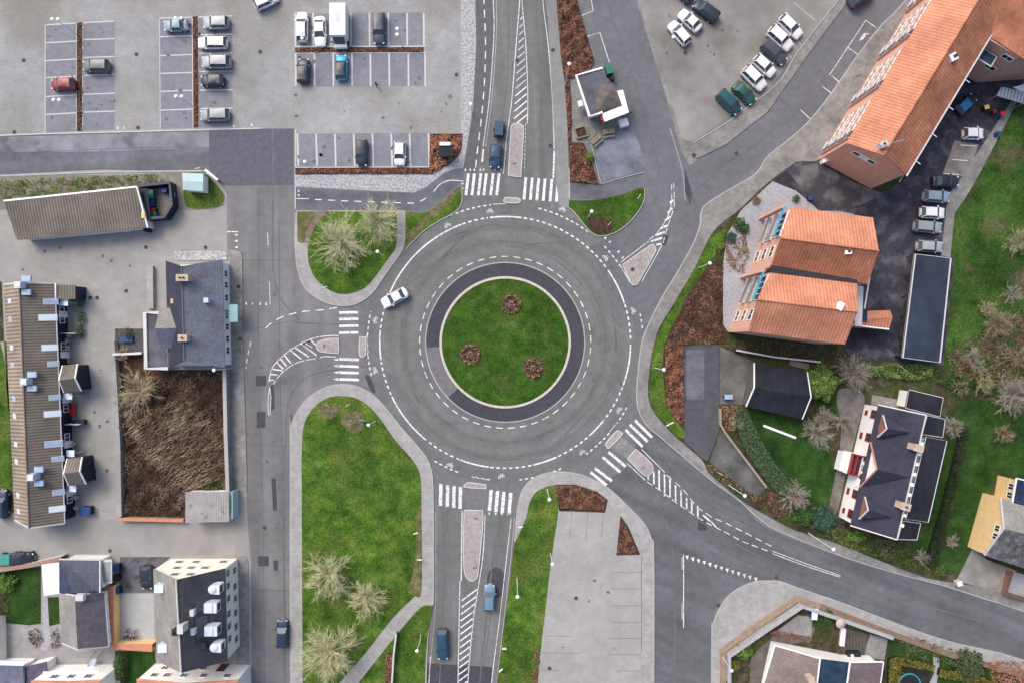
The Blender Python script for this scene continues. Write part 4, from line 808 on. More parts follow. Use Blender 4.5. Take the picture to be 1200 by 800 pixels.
# white flats, bottom left
T = house('apartment_house', 'cream white apartment house with steep slate roof and rounded dormers', 236, 715, 'apartment house')
G = gable(T, (263.6, 665.6), (266.6, 774), (183.6, 774), (179.4, 666), (206.4, 679), (212.4, 788), 5.0, 10.8, T_CHA, CREAM, roof2=T_GRY, ov=.12, ridge=TRIMG)  # lighter tiles on the west slope carry painted light from that side
for z, ts in ((3.9, (.07, .21, .35, .52, .66, .80)), (1.5, (.10, .28, .42, .58, .74, .88))):
    for t in ts: window(T, G['e1'], G['e2'], t, z, 1.0, 1.25, TRIMG)
for t, z in ((.3, 4.4), (.5, 4.4), (.7, 4.4), (.85, 1.7), (.45, 1.7), (.2, 1.7), (.62, 7.2), (.4, 7.2)): window(T, G['f1'], G['e1'], t, z, 1.0, 1.2, TRIMG)
def dormer(T, px, py, z, mat=SKYB, sx=1.6, sy=1.3, rnd_=False):
    c = W(px, py, z); m = MB()
    if rnd_:
        m.lathe((c[0], c[1], z - 1.2), [(sy * .5, 0), (sy * .5, 1.2), (sy * .42, 1.42), (sy * .2, 1.55), (0, 1.6)], 16); 
        m.box((c[0] + .5, c[1], z - .7), (1.0, sy * .96, 1.6))
    else: m.box((c[0], c[1], z - .5), (sx, sy, 1.5)); m.box((c[0] - .3, c[1], z + .3), (sx * .7, sy * .9, .1))
    D = m.build('dormer', mat, T); m = MB(); m.box((c[0] + (1.02 if rnd_ else sx / 2 + .02), c[1], z - .5), (.06, sy * .7, .9)); m.build('pane', GLASS, D)
WZ = pm('white_zinc', two((.62, .68, .74), .05), 2, rough=.4)
dormer(T, 249, 690.5, 8.0, WZ, rnd_=True); dormer(T, 247.5, 711.5, 8.0, WZ, 1.7, 1.4); dormer(T, 248, 738.5, 8.0, WZ, 1.7, 1.4); dormer(T, 251, 758.5, 8.0, WZ, rnd_=True)
chimney(T, 204.5, 740.5, 9.8, 11.3, .6, .8, 0, LEAD, 1, low=1.5); chimney(T, 211, 737, 10, 11.3, .7, 1.1, 0, TRIMG, 0, low=1)
for x, y in ((223.5, 718), (224.5, 740)):
    c = W(x, y, 9.4); m = MB(); m.box((*c, 9.0), (.8, .9, .9)); m.build('roof_vent', WZ, T)
c = W(238, 756, 8.5); m = MB(); m.box((*c, 8.2), (.6, .8, .7)); m.build('roof_vent', LEAD, T)
for x, y in ((187, 689), (191, 759)):
    c = W(x, y, 7.6); m = MB(); m.box((c[0], c[1], 7.2), (1.3, 1.1, 1.3)); D = m.build('dormer', WZ, T); m = MB(); m.box((c[0] + .9, c[1] + .35, 7.3), (1.1, .25, .9), .5); m.build('dormer_flank', SKYL, D)
m = MB()
random.seed(3)
for i in range(420):
    if random.random() < .55: px, py = 209.5 + rnd(-1, 3.5) + rnd(0, 2), rnd(682, 784); px += (py - 680) * .05
    else: px, py = rnd(211, 241), 718 + rnd(-5, 5)
    v = (px - 206 - (py - 680) * .05) / 57.5; zz = 10.8 - 5.8 * max(0, v); c = W(px, py, zz); s_ = rnd(.06, .16); a = rnd(0, 3)
    m.box((c[0], c[1], zz + .04), (s_, s_, .06), a)
m.build('moss', pm('moss_clumps', two((.20, .20, .08), .3), 3, island=.4, rough=1), T)
# house with solar roof
T = house('solar_roof_house', 'grey roofed house with a dark solar panel roof at its north end', 98, 706)
G = gable(T, (122, 693), (127, 757.5), (72, 753), (69, 694.5), (87.5, 697.5), (91, 760.5), 3.0, 5.6, roofm('mauve_tiles', (.15, .135, .15), .15, dark=.7), WWALL, roof2=T_GRY, ov=.25, trim=TRIMG)  # west slope brightened by a paler tile colour standing in for light
q1 = [V3(W(x, y, h), h) for x, y, h in ((69.5, 655, 3.2), (117, 655.5, 3.2), (117, 694, 4.3), (87, 697, 4.3), (70, 695, 4.0))]
m = MB(); slab(m, q1); m.build('panel_roof', PVGL, T); m = MB(); m.prism(inset([(v.x, v.y) for v in q1], .3), 0, 3.0); m.build('wall', WWALL, T)
m = MB(); board(m, q1[0], q1[1]); board(m, q1[1], q1[2]); m.build('roof_edge', TRIMG, T)
m = MB(); m.prism(WL([(119, 656), (131, 655), (131, 683), (120, 684)], 2.7), 2.6, 2.72, True); m.build('porch_roof', TRIMG, T); m = MB(); m.prism(WL([(121, 658), (129, 657.5), (129, 681), (121.5, 681)], 2.75), 2.72, 2.8, True); m.build('porch_glass', pm('porch_glazing', two((.28, .30, .32), .1), 1, rough=.3), T)
c = W(93, 700, 6); m = MB(); m.box((*c, 5.7), (1.1, .9, .7)); m.build('chimney', TRIMG, T)
gutter(T, G['E1'] + Vector((.08, 0, -.05)), G['E2'] + Vector((.08, 0, -.05)), SKYL, .12)
for t in (.2, .5, .8): window(T, G['e1'], G['e2'], t, 1.5, 1.1, 1.1)
T = house('carport', 'bright white flat roofed carport beside the solar panel roof', 60, 678, 'carport')
P = flat(T, [(48.5, 661.5), (69, 658.5), (69, 695), (51.5, 697.5)], 2.5, pm('white_sheet', two(g3(.86), .02), 1, rough=.5), None, wallmat=False)
for i, c in enumerate(inset(P, .25)):
    m = MB(); m.tube((*c, 0), (*c, 2.35), .06); m.build('post', TRIM, T)
# houses along the bottom edge
T = house('flat_roof_house', 'low grey-violet roofed outbuilding in the lower left corner', 12, 800)
q1 = [V3(W(x, y, h), h) for x, y, h in ((-40, 778, 2.8), (27, 780, 3.0), (29, 840, 3.0), (-40, 840, 2.8))]; m = MB(); slab(m, q1); m.build('roof', roofm('violet_felt', (.13, .14, .20), .15, dark=.8), T); m = MB(); m.prism(inset([(v.x, v.y) for v in q1], .2), 0, 2.6); m.build('wall', WWALL, T)
q1 = [V3(W(x, y, h), h) for x, y, h in ((-40, 774, 2.6), (4, 773, 2.6), (33, 774, 2.6), (27, 779.6, 3.0), (-40, 777.6, 2.8))]; m = MB(); slab(m, q1); m.build('glass_roof', pm('milky_glass', two((.42, .52, .58), .08), 1, rough=.3), T)
T = house('shed', 'violet-grey garden shed right of the lowest left house', 40, 795, 'shed')
flat(T, [(28.5, 781), (54, 775), (56, 800), (55, 840), (30, 840)], 2.5, roofm('violet_shed', (.10, .09, .13), .15, dark=.8), WWALL)
T = house('orange_roof_house', 'white house with bright orange roof cut by the lower left picture edge', 85, 810)
G = gable(T, (118, 796), (118, 850), (36, 850), (36, 797), (78, 798), (78, 850), 5.2, 5.9, T_ORG, WWALL, ov=.1)
for t in (.25, .5, .75): window(T, G['f1'], G['e1'], t, 3.9, 1.1, 1.3)
m = MB(); m.prism(WL([(50, 786.5), (116, 785), (118, 792), (50, 794)], 2.6), 2.5, 2.6, True); m.build('canopy', SKYB, T)
T = house('orange_roof_house', 'white rendered house with orange roof and brown door directly below the apartment house', 220, 812)
G = gable(T, (279, 796), (281, 850), (160, 850), (160, 795), (216, 800), (216, 850), 5.0, 6.0, T_ORG, WWALL, ov=.1)
for t in (.12, .25, .42, .62, .86): window(T, G['f1'], G['e1'], t, 3.6, 1.0, 1.3)
door(T, G['f1'], G['e1'], .74, 1.2, 2.3, pm('brown_paint', two((.12, .03, .025), .1), 2))
for t in (.15, .35, .55): window(T, G['f1'], G['e1'], t, 1.4, 1.0, 1.2)
# shed at the scrub garden
T = house('shed', 'flat corrugated grey shed at the foot of the walled scrub garden', 244, 593, 'shed')
flat(T, [(217, 576), (268, 576), (268.5, 611), (217, 612)], 2.6, ETERN, WWALL); m = MB(); m.box((*W(271.5, 592, 2.5), 1.2), (.12, 4.0, 2.3)); m.build('gate', TEALR, T)
# snack kiosk
T = house('snack_kiosk', 'small white kiosk with dark felt roof and white canopy on the north wedge', 703, 110, 'kiosk')
P = flat(T, [(676, 89), (706, 80), (711, 95), (720, 98), (729, 124), (691, 135)], 3.0, FELTG, WWALL, ov=.2)
mb = MB(); cc = W(712, 112, 3.9); ring = [W(x, y, 3.02) for x, y in ((696, 108), (706, 99), (718, 99), (724, 109), (727, 122), (713, 128), (699, 131))]
for i in range(7):
    a, b_ = ring[i], ring[(i + 1) % 7]; slab(mb, [V3(a, 3.03), V3(b_, 3.03), V3(cc, 3.7)], .02)
mb.build('tented_roof', pm('weathered_felt', two((.12, .105, .10), .3), 1.2, fine=.25, rough=.9), T)
m = MB(); m.ribbon(WL([(706, 79.5), (675.3, 88.5), (691, 136.5), (706, 131.5)], 3.1), .3, 2.7, 3.15); m.build('fascia', TRIM, T)
m = MB(); m.prism(WL([(722.5, 107), (730, 105.5), (737, 132), (708.5, 143), (705.5, 133.5), (727.5, 125)], 2.9), 2.75, 2.95, True); m.build('canopy', TRIM, T)
for x, y in ((708.5, 141), (735, 130)):
    c = W(x, y, 2.7); m = MB(); m.tube((*c, 0), (*c, 2.75), .05); m.build('post', TRIMG, T)
m = MB(); m.box((*W(731, 144, .8), .5), (1.3, 1.1, 1.0), .3); m.build('counter_box', TRIM, T)
m = MB(); m.box((*W(680, 122, 1.6), 1.5), (.7, .9, .8), .3); m.build('air_unit', SKYB, T)
m = MB(); m.box((*W(705, 137, 2.4), 2.3), (.35, 1.2, .8), .3); m.build('sign_panel', BINR, T)
window(T, inset(P, .3)[0], inset(P, .3)[1], .5, 1.5, 1.5, 1.1)

# long orange building
T = house('long_orange_house', 'long three storey pink brick building with orange pantile roof top right', 1060, 90, 'building')
he, hr = 9.4, 11.8
G = gable(T, (992, 167.5), (1140, -80), (1210, -40), (1062, 205.5), (1036, 182), (1188, -68), he, hr, T_ORG, PINKB, roof2=T_ORD, ov=.12, ridge=T_ORD)  # far slope takes the darker tiles, its shade painted in
p, q = Vector(G['e1']), Vector(G['e2'])
u = (q - p).normalized(); L = (q - p).length; nrm = Vector((-u.y, u.x))
if nrm.x > 0: nrm = -nrm
for gi in range(5):
    base_t = (1.6 + gi * 8.3)
    for k in range(4):
        t = (base_t + 1.2 + k * 1.25) / L
        if t < .98: window(T, p, q, t, 7.6, 1.0, 1.7, TRIM, 1, gl=REFLG); window(T, p, q, t, 4.8, 1.0, 1.7, TRIM, 1, gl=REFLG); window(T, p, q, t, 2.0, 1.0, 1.7, TRIM, 1, gl=REFLG)
    c = p + u * (base_t - .9)
    if base_t + 2 < L:
        m = MB(); a = math.atan2(u.y, u.x)
        m.box((c.x + nrm.x * .1, c.y + nrm.y * .1, 5.0), (.12, .5, 8.6), a); m.build('brick_fin', PINKB, T)
        for s_, zz in ((0, 8.4), (0, 5.6), (0, 2.8)):
            cc = p + u * (base_t - .1); m = MB(); m.box((cc.x + nrm.x * .35, cc.y + nrm.y * .35, zz - 1.1), (1.3, .7, .12), a); m.box((cc.x + nrm.x * .68, cc.y + nrm.y * .68, zz - .6), (1.3, .05, .9), a); B = m.build('balcony', TRIMG, T)
            m = MB(); m.box((cc.x + nrm.x * .02, cc.y + nrm.y * .02, zz - .1), (1.2, .06, 1.9), a); m.build('balcony_door', GLASS, B)
for t in (.25, .38, .51): window(T, G['e1'], G['f1'], t, 7.8, 1.2, 1.0, TRIM, 1, gl=(GLASS if t < .3 or t > .5 else SKYB))
m = MB(); c = Vector(G['e1']).lerp(Vector(G['f1']), .08); m.box((c.x, c.y, 1.4), (1.6, .5, .9), .4); m.build('entrance_sign', TRIM, T)
chimney(T, 1036, 169, 10.9, 12.3, .9, .7, .5, TRIMG, 1, low=1); c = W(1036, 172, 12.6)
m = MB()
for k in range(3): m.tube((c[0] - 1.6 + k * 1.2, c[1] - .8 + k * .5, 12.4), (c[0] - .9 + k * 1.2, c[1] + .9 + k * .5, 12.6), .035, .035, 4)
m.tube((c[0] - 1.6, c[1] - .2, 12.5), (c[0] + 2.6, c[1] + .9, 12.8), .04, .04, 4); m.tube((c[0], c[1], 11.5), (c[0], c[1], 12.7), .04, .04, 4); m.build('aerial', STEEL, T)
c = W(1116.5, 67.5, 11.3); m = MB(); m.box((*c, 11.0), (1.0, 1.0, 1.2), .5); v_ = m.build('roof_vent', SKYB, T); m = MB(); m.box((c[0] + .15, c[1] + .1, 11.65), (.5, .4, .1), .5); m.build('vent_opening', LEAD, v_)
fF1, fF2 = G['F1'], G['F2']
gutter(T, fF1 + Vector((.1, -.1, -.1)), fF2 + Vector((.1, -.1, -.1)), TRIMG, .13)
for t in (.07, .2, .33, .46):
    c = fF1.lerp(fF2, t); m = MB(); m.tube((c.x - .3, c.y + .4, he - .2), (c.x + .8, c.y - .5, he - .1), .06, .06, 5); m.build('gutter_arm', SKYB, T)
m = MB(); c1, c2 = fF1 + Vector((.45, -.35, -2.5)), fF2 + Vector((.45, -.35, -2.5)); m.tube(c1, c2, .07, .07, 5); m.build('safety_rail', TRIMG, T)
# second wing
T = house('corner_wing', 'pink brick corner wing with weathered orange roof in the top right corner', 1170, 50, 'building')
q1 = [V3(W(x, y, h), h) for x, y, h in ((1155.5, 40, 9.4), (1225, 86, 9.4), (1290, -20, 12.2), (1180, -80, 12.2), (1152, -30, 9.6))]; m = MB(); slab(m, q1); m.build('roof', T_ORD, T)
m = MB(); m.prism([W(x, y) for x, y in ((1104.5, 74), (1143, 97), (1220, 92), (1250, -10), (1170, -60), (1108, -20))], 0, 9.2); m.build('wall', PINKB, T)
gutter(T, q1[0], q1[4] + Vector((0, 0, .02)), TRIMG, .12)
pa, pb = W(1104.5, 74), W(1143, 97)
for t, z, w_ in ((.82, 8.0, 1.6), (.82, 4.6, 1.6), (1.0, 8.0, .1)):
    if w_ > .5: window(T, pa, pb, t, z, w_, 1.0, TRIM, 2)
m = MB(); c = Vector(pa).lerp(Vector(pb), .45); m.box((c.x - .6, c.y - .9, 7.4), (2.4, 1.7, .15), -.55); B = m.build('balcony', TRIMG, T); m = MB(); m.box((c.x - .6, c.y - .9, 7.55), (1.9, 1.3, .12), -.55); m.build('balcony_floor', BLUEC, B)
m = MB(); c = W(1147, 65.5, 6.0); m.box((c[0] - 1.0, c[1] + .2, 6.0), (1.3, 2.0, .12), -.5); m.build('glass_canopy', pm('canopy_panes', two((.4, .42, .42), .1), 1, rough=.25), T)
T = house('stair_roof', 'ribbed pale steel stair and glass canopy at the top right edge', 1185, 112, 'stair')
m = MB(); q1 = [V3(W(x, y, 2.8), 2.8) for x, y in ((1174, 102), (1220, 112), (1220, 128), (1167.5, 112))]; slab(m, q1); m.build('canopy', pm('ribbed_steel', two((.40, .46, .52), .05), 2, rough=.5, wave=(.5, 0, .45), uv=True), T)
m = MB(); m.prism(WL([(1188, 102), (1230, 92), (1230, 112), (1195, 106)], 3.0), 2.8, 3.0, True); m.build('glass_roof', SKYB, T)
for x, y in ((1170, 111), (1200, 121)):
    c = W(x, y, 2.6); m = MB(); m.tube((*c, 0), (*c, 2.65), .06); m.build('post', STEEL, T)
# twin gabled orange building
T = house('twin_gable_house', 'pink brick house with two orange pantile gable roofs and stacked balconies', 935, 322, 'building')
he, hr = 9.5, 12.0
GN = gable(T, (928, 243), (1023, 255), (1017, 333), (903, 313.5), (915, 279), (1030, 294), he, hr, T_ORG, PINKB, roof2=T_ORD, ov=.05, ridge=T_ORG)  # south slope in the darker tiles, shade put into their colour
GS = gable(T, (904, 318.5), (1004, 331), (990, 403.5), (877.5, 388.5), (887.5, 351), (1005, 365.5), he, hr, T_ORG, PINKB, ov=.05, ridge=T_ORG)
m = MB(); m.prism([W(x, y, 9.3) for x, y in ((903, 311), (1003, 326), (1003, 332), (903, 319.5))], 9.0, 9.7, True); m.build('valley_gutter', LEAD, T)
for G, wn in ((GN, 'n'), (GS, 's')):
    p, q = Vector(G['f1']), Vector(G['e1'])
    for z in (1.7, 4.6, 7.5): window(T, p, q, .29, z, 1.7, 1.5, TRIM, 2)
    u = (q - p).normalized(); n = Vector((-u.y, u.x)); n = n if n.x < 0 else -n; a = math.atan2(u.y, u.x); W2 = (q - p).length
    c0 = p + u * W2 * .74
    for zz in (3.2, 6.2, 9.0):
        m = MB(); c = c0 + n * 0; m.box((c.x, c.y, zz - .5), (W2 * .46, 1.8 if zz < 9 else .12, .16), a); B = m.build('balcony_floor', TRIMG, T)
        m = MB(); c = c0 + n * .92; m.box((c.x, c.y, zz - .1), (W2 * .46, .05, .7), a); m.build('balustrade', REFLG, B)
    m = MB(); c = c0 + n * .06; m.box((c.x, c.y, 5.2), (W2 * .42, .08, 7.2), a); m.build('glazing', GLASS, T)
    m = MB()
    for k in range(5):
        c = c0 + n * .12 + u * (k - 2) * W2 * .1; m.box((c.x, c.y, 5.4), (.1, .1, 7.8), a)
    c = c0 + n * .13; m.box((c.x, c.y, 8.9), (W2 * .44, .12, .5), a); m.build('white_frame', TRIM, T)
    m = MB(); c = c0 + n * .98; m.box((c.x, c.y, 9.25), (W2 * .50, .2, .2), a); m.build('blue_beam', BLUEP, T)
    m = MB(); c = p + u * W2 * .98 + n * 1.0; m.box((c.x, c.y, 4.6), (.5, .5, 9.2), a); m.build('brick_pier', PINKB, T)
c = W(994, 294.5, 11.6); m = MB(); m.box((*c, 11.4), (.9, .8, .6), .1); v_ = m.build('roof_vent', TRIM, T); m = MB(); m.box((c[0] + .1, c[1], 11.72), (.35, .35, .08), .1); m.build('vent_opening', LEAD, v_)
c = W(984.5, 359, 12); m = MB(); m.box((*c, 11.9), (.7, 1.1, .8), -.5); m.build('chimney', TRIM, T)
m = MB(); m.prism([W(x, y, 6) for x, y in ((1001, 334), (1012, 336), (1010, 382), (1002, 382))], 5.9, 6.0, True); m.build('walkway', TRIMG, T)
m = MB(); m.tube((*W(1019, 325, 5), 5), (*W(1013, 362, 5), 5), .12, .12, 6); m.build('handrail', SKYB, T)
G = gable(T, (1017, 364.5), (1043, 363.5), (1042, 385.5), (1003, 383.5), (1010, 374), (1046, 372), 4.0, 4.6, T_ORG, PINKB, ov=.1, part='porch_roof', wallname='porch_wall')
m = MB(); m.prism([W(x, y, 4.7) for x, y in ((1009, 364), (1016.5, 365), (1016, 377), (1008, 376))], 4.6, 4.72, True); m.build('porch_window', BLUEC, T)
m = MB(); m.prism([W(x, y, 4.7) for x, y in ((997, 381), (1042, 386.5), (1042, 385), (997, 379.5))], 4.2, 4.75, True); m.build('porch_edge', TRIM, T)
# black flat roof
T = house('carport_block', 'long carport with dark blue-black felt roof and pale metal edge', 1086, 362, 'carport')
P = flat(T, [(1072, 297), (1115, 302), (1102, 425.5), (1057, 419.5)], 2.7, FELTB, LEAD, TRIMG, rim=.06, tr=.2, wallmat=False)
pin = inset(P, .3)
m = MB(); m.ribbon(WL([(1112, 303), (1099.5, 423), (1058, 417.5)], 2.5), .15, 0, 2.5); m.build('back_wall', LEAD, T)
for i in range(6):
    a = Vector(W(1072, 299, 2.6)).lerp(Vector(W(1058.5, 418, 2.6)), i / 5); m = MB(); m.box((a.x + .25, a.y, 1.25), (.12, .12, 2.5)); m.build('post', LEAD, T)
# black gabled garage
T = house('garage', 'black felt gable roofed garage with white verge between drive and garden', 912, 458, 'garage')
gable(T, (884, 425), (946, 435.5), (940, 491), (874.5, 476), (884, 453.8), (950.5, 465), 2.6, 3.7, FELT, pm('dark_boards', two((.10, .09, .08), .1), 2), trim=TRIM, ov=.2)
# white villa
T = house('white_villa', 'white villa with dark slate roof, red framed windows and three gables', 1042, 548)
he = 4.6; SL = roofm('villa_slates', (.036, .037, .060), .16, row=.25, dark=.7)
E1, E2 = V3(W(1029.5, 474, he), he), V3(W(996.7, 615.3, he), he); R1, R2 = V3(W(1085.5, 486, 8.4), 8.4), V3(W(1051.3, 632, 8.4), 8.4)
m = MB(); slab(m, [E1, E2, R2, R1]); m.build('roof', SL, T)
ax = (E2 - E1).normalized(); px_ = Vector((-ax.y, ax.x, 0)); px_ = px_ if px_.x < 0 else -px_
b1, b2 = V3(W(1107, 491, 4.2), 4.2), V3(W(1075, 633, 4.2), 4.2)
wall = [(E1 - px_ * .35 + ax * .25), (E2 - px_ * .35 - ax * .25), (b2 - ax * .3), (b1 + ax * .3)]
# white block under the slope
r1f, r2f = Vector((R1.x, R1.y, 0)) + ax * .25, Vector((R2.x, R2.y, 0)) - ax * .25
m = MB(); w0, w1 = wall[0], wall[1]
for s0, s1, top0, top1 in ((w0, w1, 4.4, 4.4), (w1, r2f, 4.4, 8.1), (r2f, r1f, 8.1, 8.1), (r1f, w0, 8.1, 4.4)):
    m.face([(s0.x, s0.y, 0), (s1.x, s1.y, 0), (s1.x, s1.y, top1), (s0.x, s0.y, top0)])
m.build('wall', WWALL, T)
for e_ in ((E1, R1), (E2, R2), (R1, R2)): m = MB(); board(m, *e_, .16, .18); m.build('verge_board', TRIMG, T)
for pts, z in (([(1084.7, 511), (1110, 516), (1088, 612), (1061, 608)], 7.6), ([(1086, 486), (1108, 490.5), (1105, 512.5), (1080, 509)], 7.0), ([(1058, 609.5), (1079.4, 612.4), (1074.7, 632.4), (1051.5, 632)], 7.0), ([(1065, 455.7), (1105.7, 465.5), (1101.7, 488.6), (1060.5, 478)], 2.9)):
    Pp = WL(pts, z); m = MB(); slab(m, [V3(p, z) for p in Pp], .16); m.build('flat_roof', FELT, T); m = MB(); m.prism(inset(Pp, .25), 0, z - .16); m.build('wall', WWALL, T); m = MB(); m.ribbon(inset(ccw(Pp), .05), .1, z - .2, z + .05, True); m.build('roof_edge', TRIMG, T)
for i in range(9):
    t = (i + .3) / 8.6; a = Vector((1081, 516)).lerp(Vector((1056.5, 619)), t); c = W(a.x, a.y, 8.4)
    m = MB(); m.box((*c, 8.4), (.35, .45, .25), -.22); m.build('roof_light', TRIM, T)
def vgable(a, apex, b, back, z0, z1, zb, fm, trim_):
    A0, AP, B0, BK = V3(W(*a, z0), z0), V3(W(*apex, z1), z1), V3(W(*b, z0), z0), V3(W(*back, zb), zb)
    bkA = V3((A0.x, A0.y), z0) 
    m = MB(); slab(m, [A0, AP, BK], .1); slab(m, [B0, AP, BK], .1); m.build('gable_roof', SL, T)
    off = ((BK - AP).normalized()) * .3
    m = MB(); a0, ap, b0 = A0 + off, AP + off - Vector((0, 0, .12)), B0 + off; bz = z0 - 2.0
    m.face([(a0.x, a0.y, bz), (b0.x, b0.y, bz), b0, ap, a0]); m.build('gable_wall', fm, T)
    for e_ in (A0, B0): m = MB(); board(m, e_, AP, .14, .2); m.build('verge_board', trim_, T)
PINKT = pm('pink_paint', two((.55, .25, .22), .08), 2)
vgable((1020.4, 517.4), (1027.7, 549.7), (1007.2, 571), (1066, 558.6), 4.7, 7.4, 8.35, WWALL, PINKT)
vgable((1035, 486), (1039.5, 502), (1028.8, 512), (1067.6, 505.6), 6.0, 7.3, 8.0, REDB, TRIMG)
vgable((1013.8, 581.7), (1017.7, 597.5), (1007, 608), (1045, 604.8), 6.0, 7.3, 8.0, REDB, TRIMG)
p, q = Vector((w0.x, w0.y)), Vector((w1.x, w1.y))
for t, wd_ in ((.07, .8), (.27, 1.0), (.76, 1.0), (.93, .8)): window(T, p, q, t, 3.3, 1.3, 1.5, REDP, 2); window(T, p, q, t, 1.2, wd_, .7, REDP, 2)
for t in (.45, .53, .60): window(T, p, q, t, 3.9, .8, 1.0, REDP, 1)
m = MB(); c = p.lerp(q, .52) + Vector((px_.x, px_.y)) * .75; a = math.atan2((q - p).y, (q - p).x); m.box((c.x, c.y, 1.4), (3.2, 1.8, 2.8), a); B = m.build('porch', WWALL, T)
m = MB(); m.box((c.x, c.y, 2.85), (2.8, 1.5, .1), a); m.build('balcony_floor', BLUEC, B)
m = MB(); u3 = (q - p).normalized(); n3 = Vector((px_.x, px_.y)).normalized()
for s_ in (-1, 1): cc = c + u3 * s_ * 1.5; m.box((cc.x, cc.y, 3.1), (.15, 1.8, .6), a)
for s_ in (-1, .15, 1): cc = c + n3 * s_ * .85; m.box((cc.x, cc.y, 3.1), (3.15, .12, .6), a)
m.build('red_balustrade', REDP, B)
m = MB(); cc = p.lerp(q, .52) + n3 * 2.05; m.box((cc.x, cc.y, .9), (2.9, .6, 1.8), a); m.build('bay', TRIM, T)
chimney(T, 1076.8, 524.8, 8.2, 9.3, 1.2, .9, -.25, TANB, 0, low=1.2); chimney(T, 1061.6, 593.5, 8.2, 9.3, 1.2, .9, -.25, TANB, 1, low=1.2)
# yellow house, right edge
T = house('yellow_house', 'yellow rendered gable house with grey tiled roof at the right edge', 1190, 630)
he, hr = 4.2, 6.8; ang_ = .4
G = gable(T, (1173, 583), (1290, 610), (1275, 690), (1154, 650.4), (1176.8, 619), (1300, 650), he, hr, T_GRY, YELW, roof2=roofm('mossy_slates', (.12, .12, .125), .4, dark=.75, blot=((.25, .25, .25), 1.2, .6, .1)), ov=.12, trim=TRIMG)
window(T, G['e1'], G['f1'], .50, 5.0, 1.0, 1.1); window(T, G['e1'], G['f1'], .64, 5.0, 1.0, 1.1)
m = MB(); q1 = [V3(W(x, y, 4.4), 4.4) for x, y in ((1191.5, 560), (1290, 585), (1285, 618), (1186, 594))]; slab(m, q1); m.build('extension_roof', PVGL, T); m = MB(); m.prism(inset([(v.x, v.y) for v in q1], .3), 0, 4.2); m.build('extension_wall', YELW, T)
m = MB(); board(m, q1[0], q1[3]); board(m, q1[0], q1[1]); m.build('roof_edge', TRIM, T)
wl = inset([(v.x, v.y) for v in q1], .3); wl.sort(); window(T, wl[0], wl[1], .35, 3.2, 1.0, 1.2); window(T, wl[0], wl[1], .7, 3.2, 1.0, 1.2)
# bottom right house
T = house('brown_roof_house', 'low house with mottled brown roof and blue glazed middle at the bottom', 965, 815)
q1 = [V3(W(x, y, h), h) for x, y, h in ((908, 755.5, 3.0), (961, 771, 3.0), (951, 850, 4.4), (880, 850, 4.4))]; m = MB(); slab(m, q1); m.build('roof', T_MBR, T)
m = MB(); board(m, q1[0], q1[1], .2, .25); board(m, q1[0], q1[3], .2, .25); m.build('roof_edge', TRIM, T)
q2 = [V3(W(x, y, h), h) for x, y, h in ((961, 771.5, 3.05), (996, 776, 3.05), (986, 850, 4.3), (951, 850, 4.3))]; m = MB(); slab(m, q2); m.build('glazed_roof', BLUEC, T); m = MB(); board(m, q2[0] + Vector((0, 0, .05)), q2[3] + Vector((0, 0, .05)), .2, .2); board(m, q2[1], q2[2], .25, .25); m.build('glazing_bar', TRIM, T)
q3 = [V3(W(x, y, h), h) for x, y, h in ((997, 775.5, 3.0), (1035.5, 775, 3.0), (1025, 850, 3.0), (985, 850, 3.0))]; m = MB(); slab(m, q3); m.build('side_roof', roofm('brown_sheet', (.15, .12, .125), .1, dark=.7), T); m = MB(); board(m, q3[0], q3[1], .15, .2); board(m, q3[1], q3[2], .15, .2); m.build('roof_edge', TRIM, T)
m = MB(); m.prism([W(x, y, 0) for x, y in ((903, 750), (985, 766), (1018, 767), (1010, 850), (880, 850))], 0, 2.75); m.build('wall', WWALL, T)
chimney(T, 951, 797, 3.4, 4.6, .9, .9, .2, TANB, 0)
# ------------------------------------------------------------------ garden walls, fences
def wall(name, label, pts, wd, h, mat, cap=None, cat_='wall'):
    P = WL(pts, h * .5); mx, my = sum(p[0] for p in P) / len(P), sum(p[1] for p in P) / len(P)
    T = thing(name, label, cat_, (mx, my, 0)); m = MB(); m.ribbon(P, wd, 0, h)
    for e, s in ((0, 1), (-1, -2)):
        pass
    m.build('wall_body', mat, T)
    m = MB(); m.ribbon(P, wd + .1, h, h + .07); m.build('coping', cap or mat, T); return T
wall('garden_wall', 'long pale wall along the left side of the walled scrub garden', [(133, 400), (135, 430), (140, 520), (141.5, 604)], .75, 1.0, PAVE, CONC)
wall('garden_wall', 'grey wall along the right side of the walled scrub garden', [(265.5, 433), (267, 510), (269.5, 576)], .45, 1.6, PAVD, KERB)
wall('garden_wall', 'terracotta topped low wall at the foot of the scrub garden', [(141, 607), (180, 607.5), (217, 608.5)], .4, 1.0, TANW, TERRA)
wall('low_wall', 'short wall between the yard and the small court of the slate house', [(177, 312), (177.5, 362)], .8, .6, PAVD, PAVE)
wall('garden_wall', 'pale wall linking the scrub garden to the slate house annex', [(135, 415), (169, 413.5)], .25, 1.4, TRIMG)
wall('garden_wall', 'white wall with reddish coping along the alley at lower left', [(-60, 672), (0, 666), (40, 660), (76, 652)], .5, 1.6, TRIMG, pm('reddish_coping', two((.33, .20, .17), .15), 2))
wall('court_wall', 'tan rendered wall with orange coping round the small white court', [(132, 684), (134, 754), (182, 755.5)], 1.1, 1.7, YELW, TERRA)
wall('garden_wall', 'cream wall at the lower left picture edge beside the patio', [(0.5, 722), (2, 775)], .5, 1.6, CREAM)
sheet('court_paving', [(137, 695), (180, 695), (181, 752), (138, 750)], .03, pm('pale_court', two((.36, .375, .38), .06), 1, fine=.1, rough=.9))
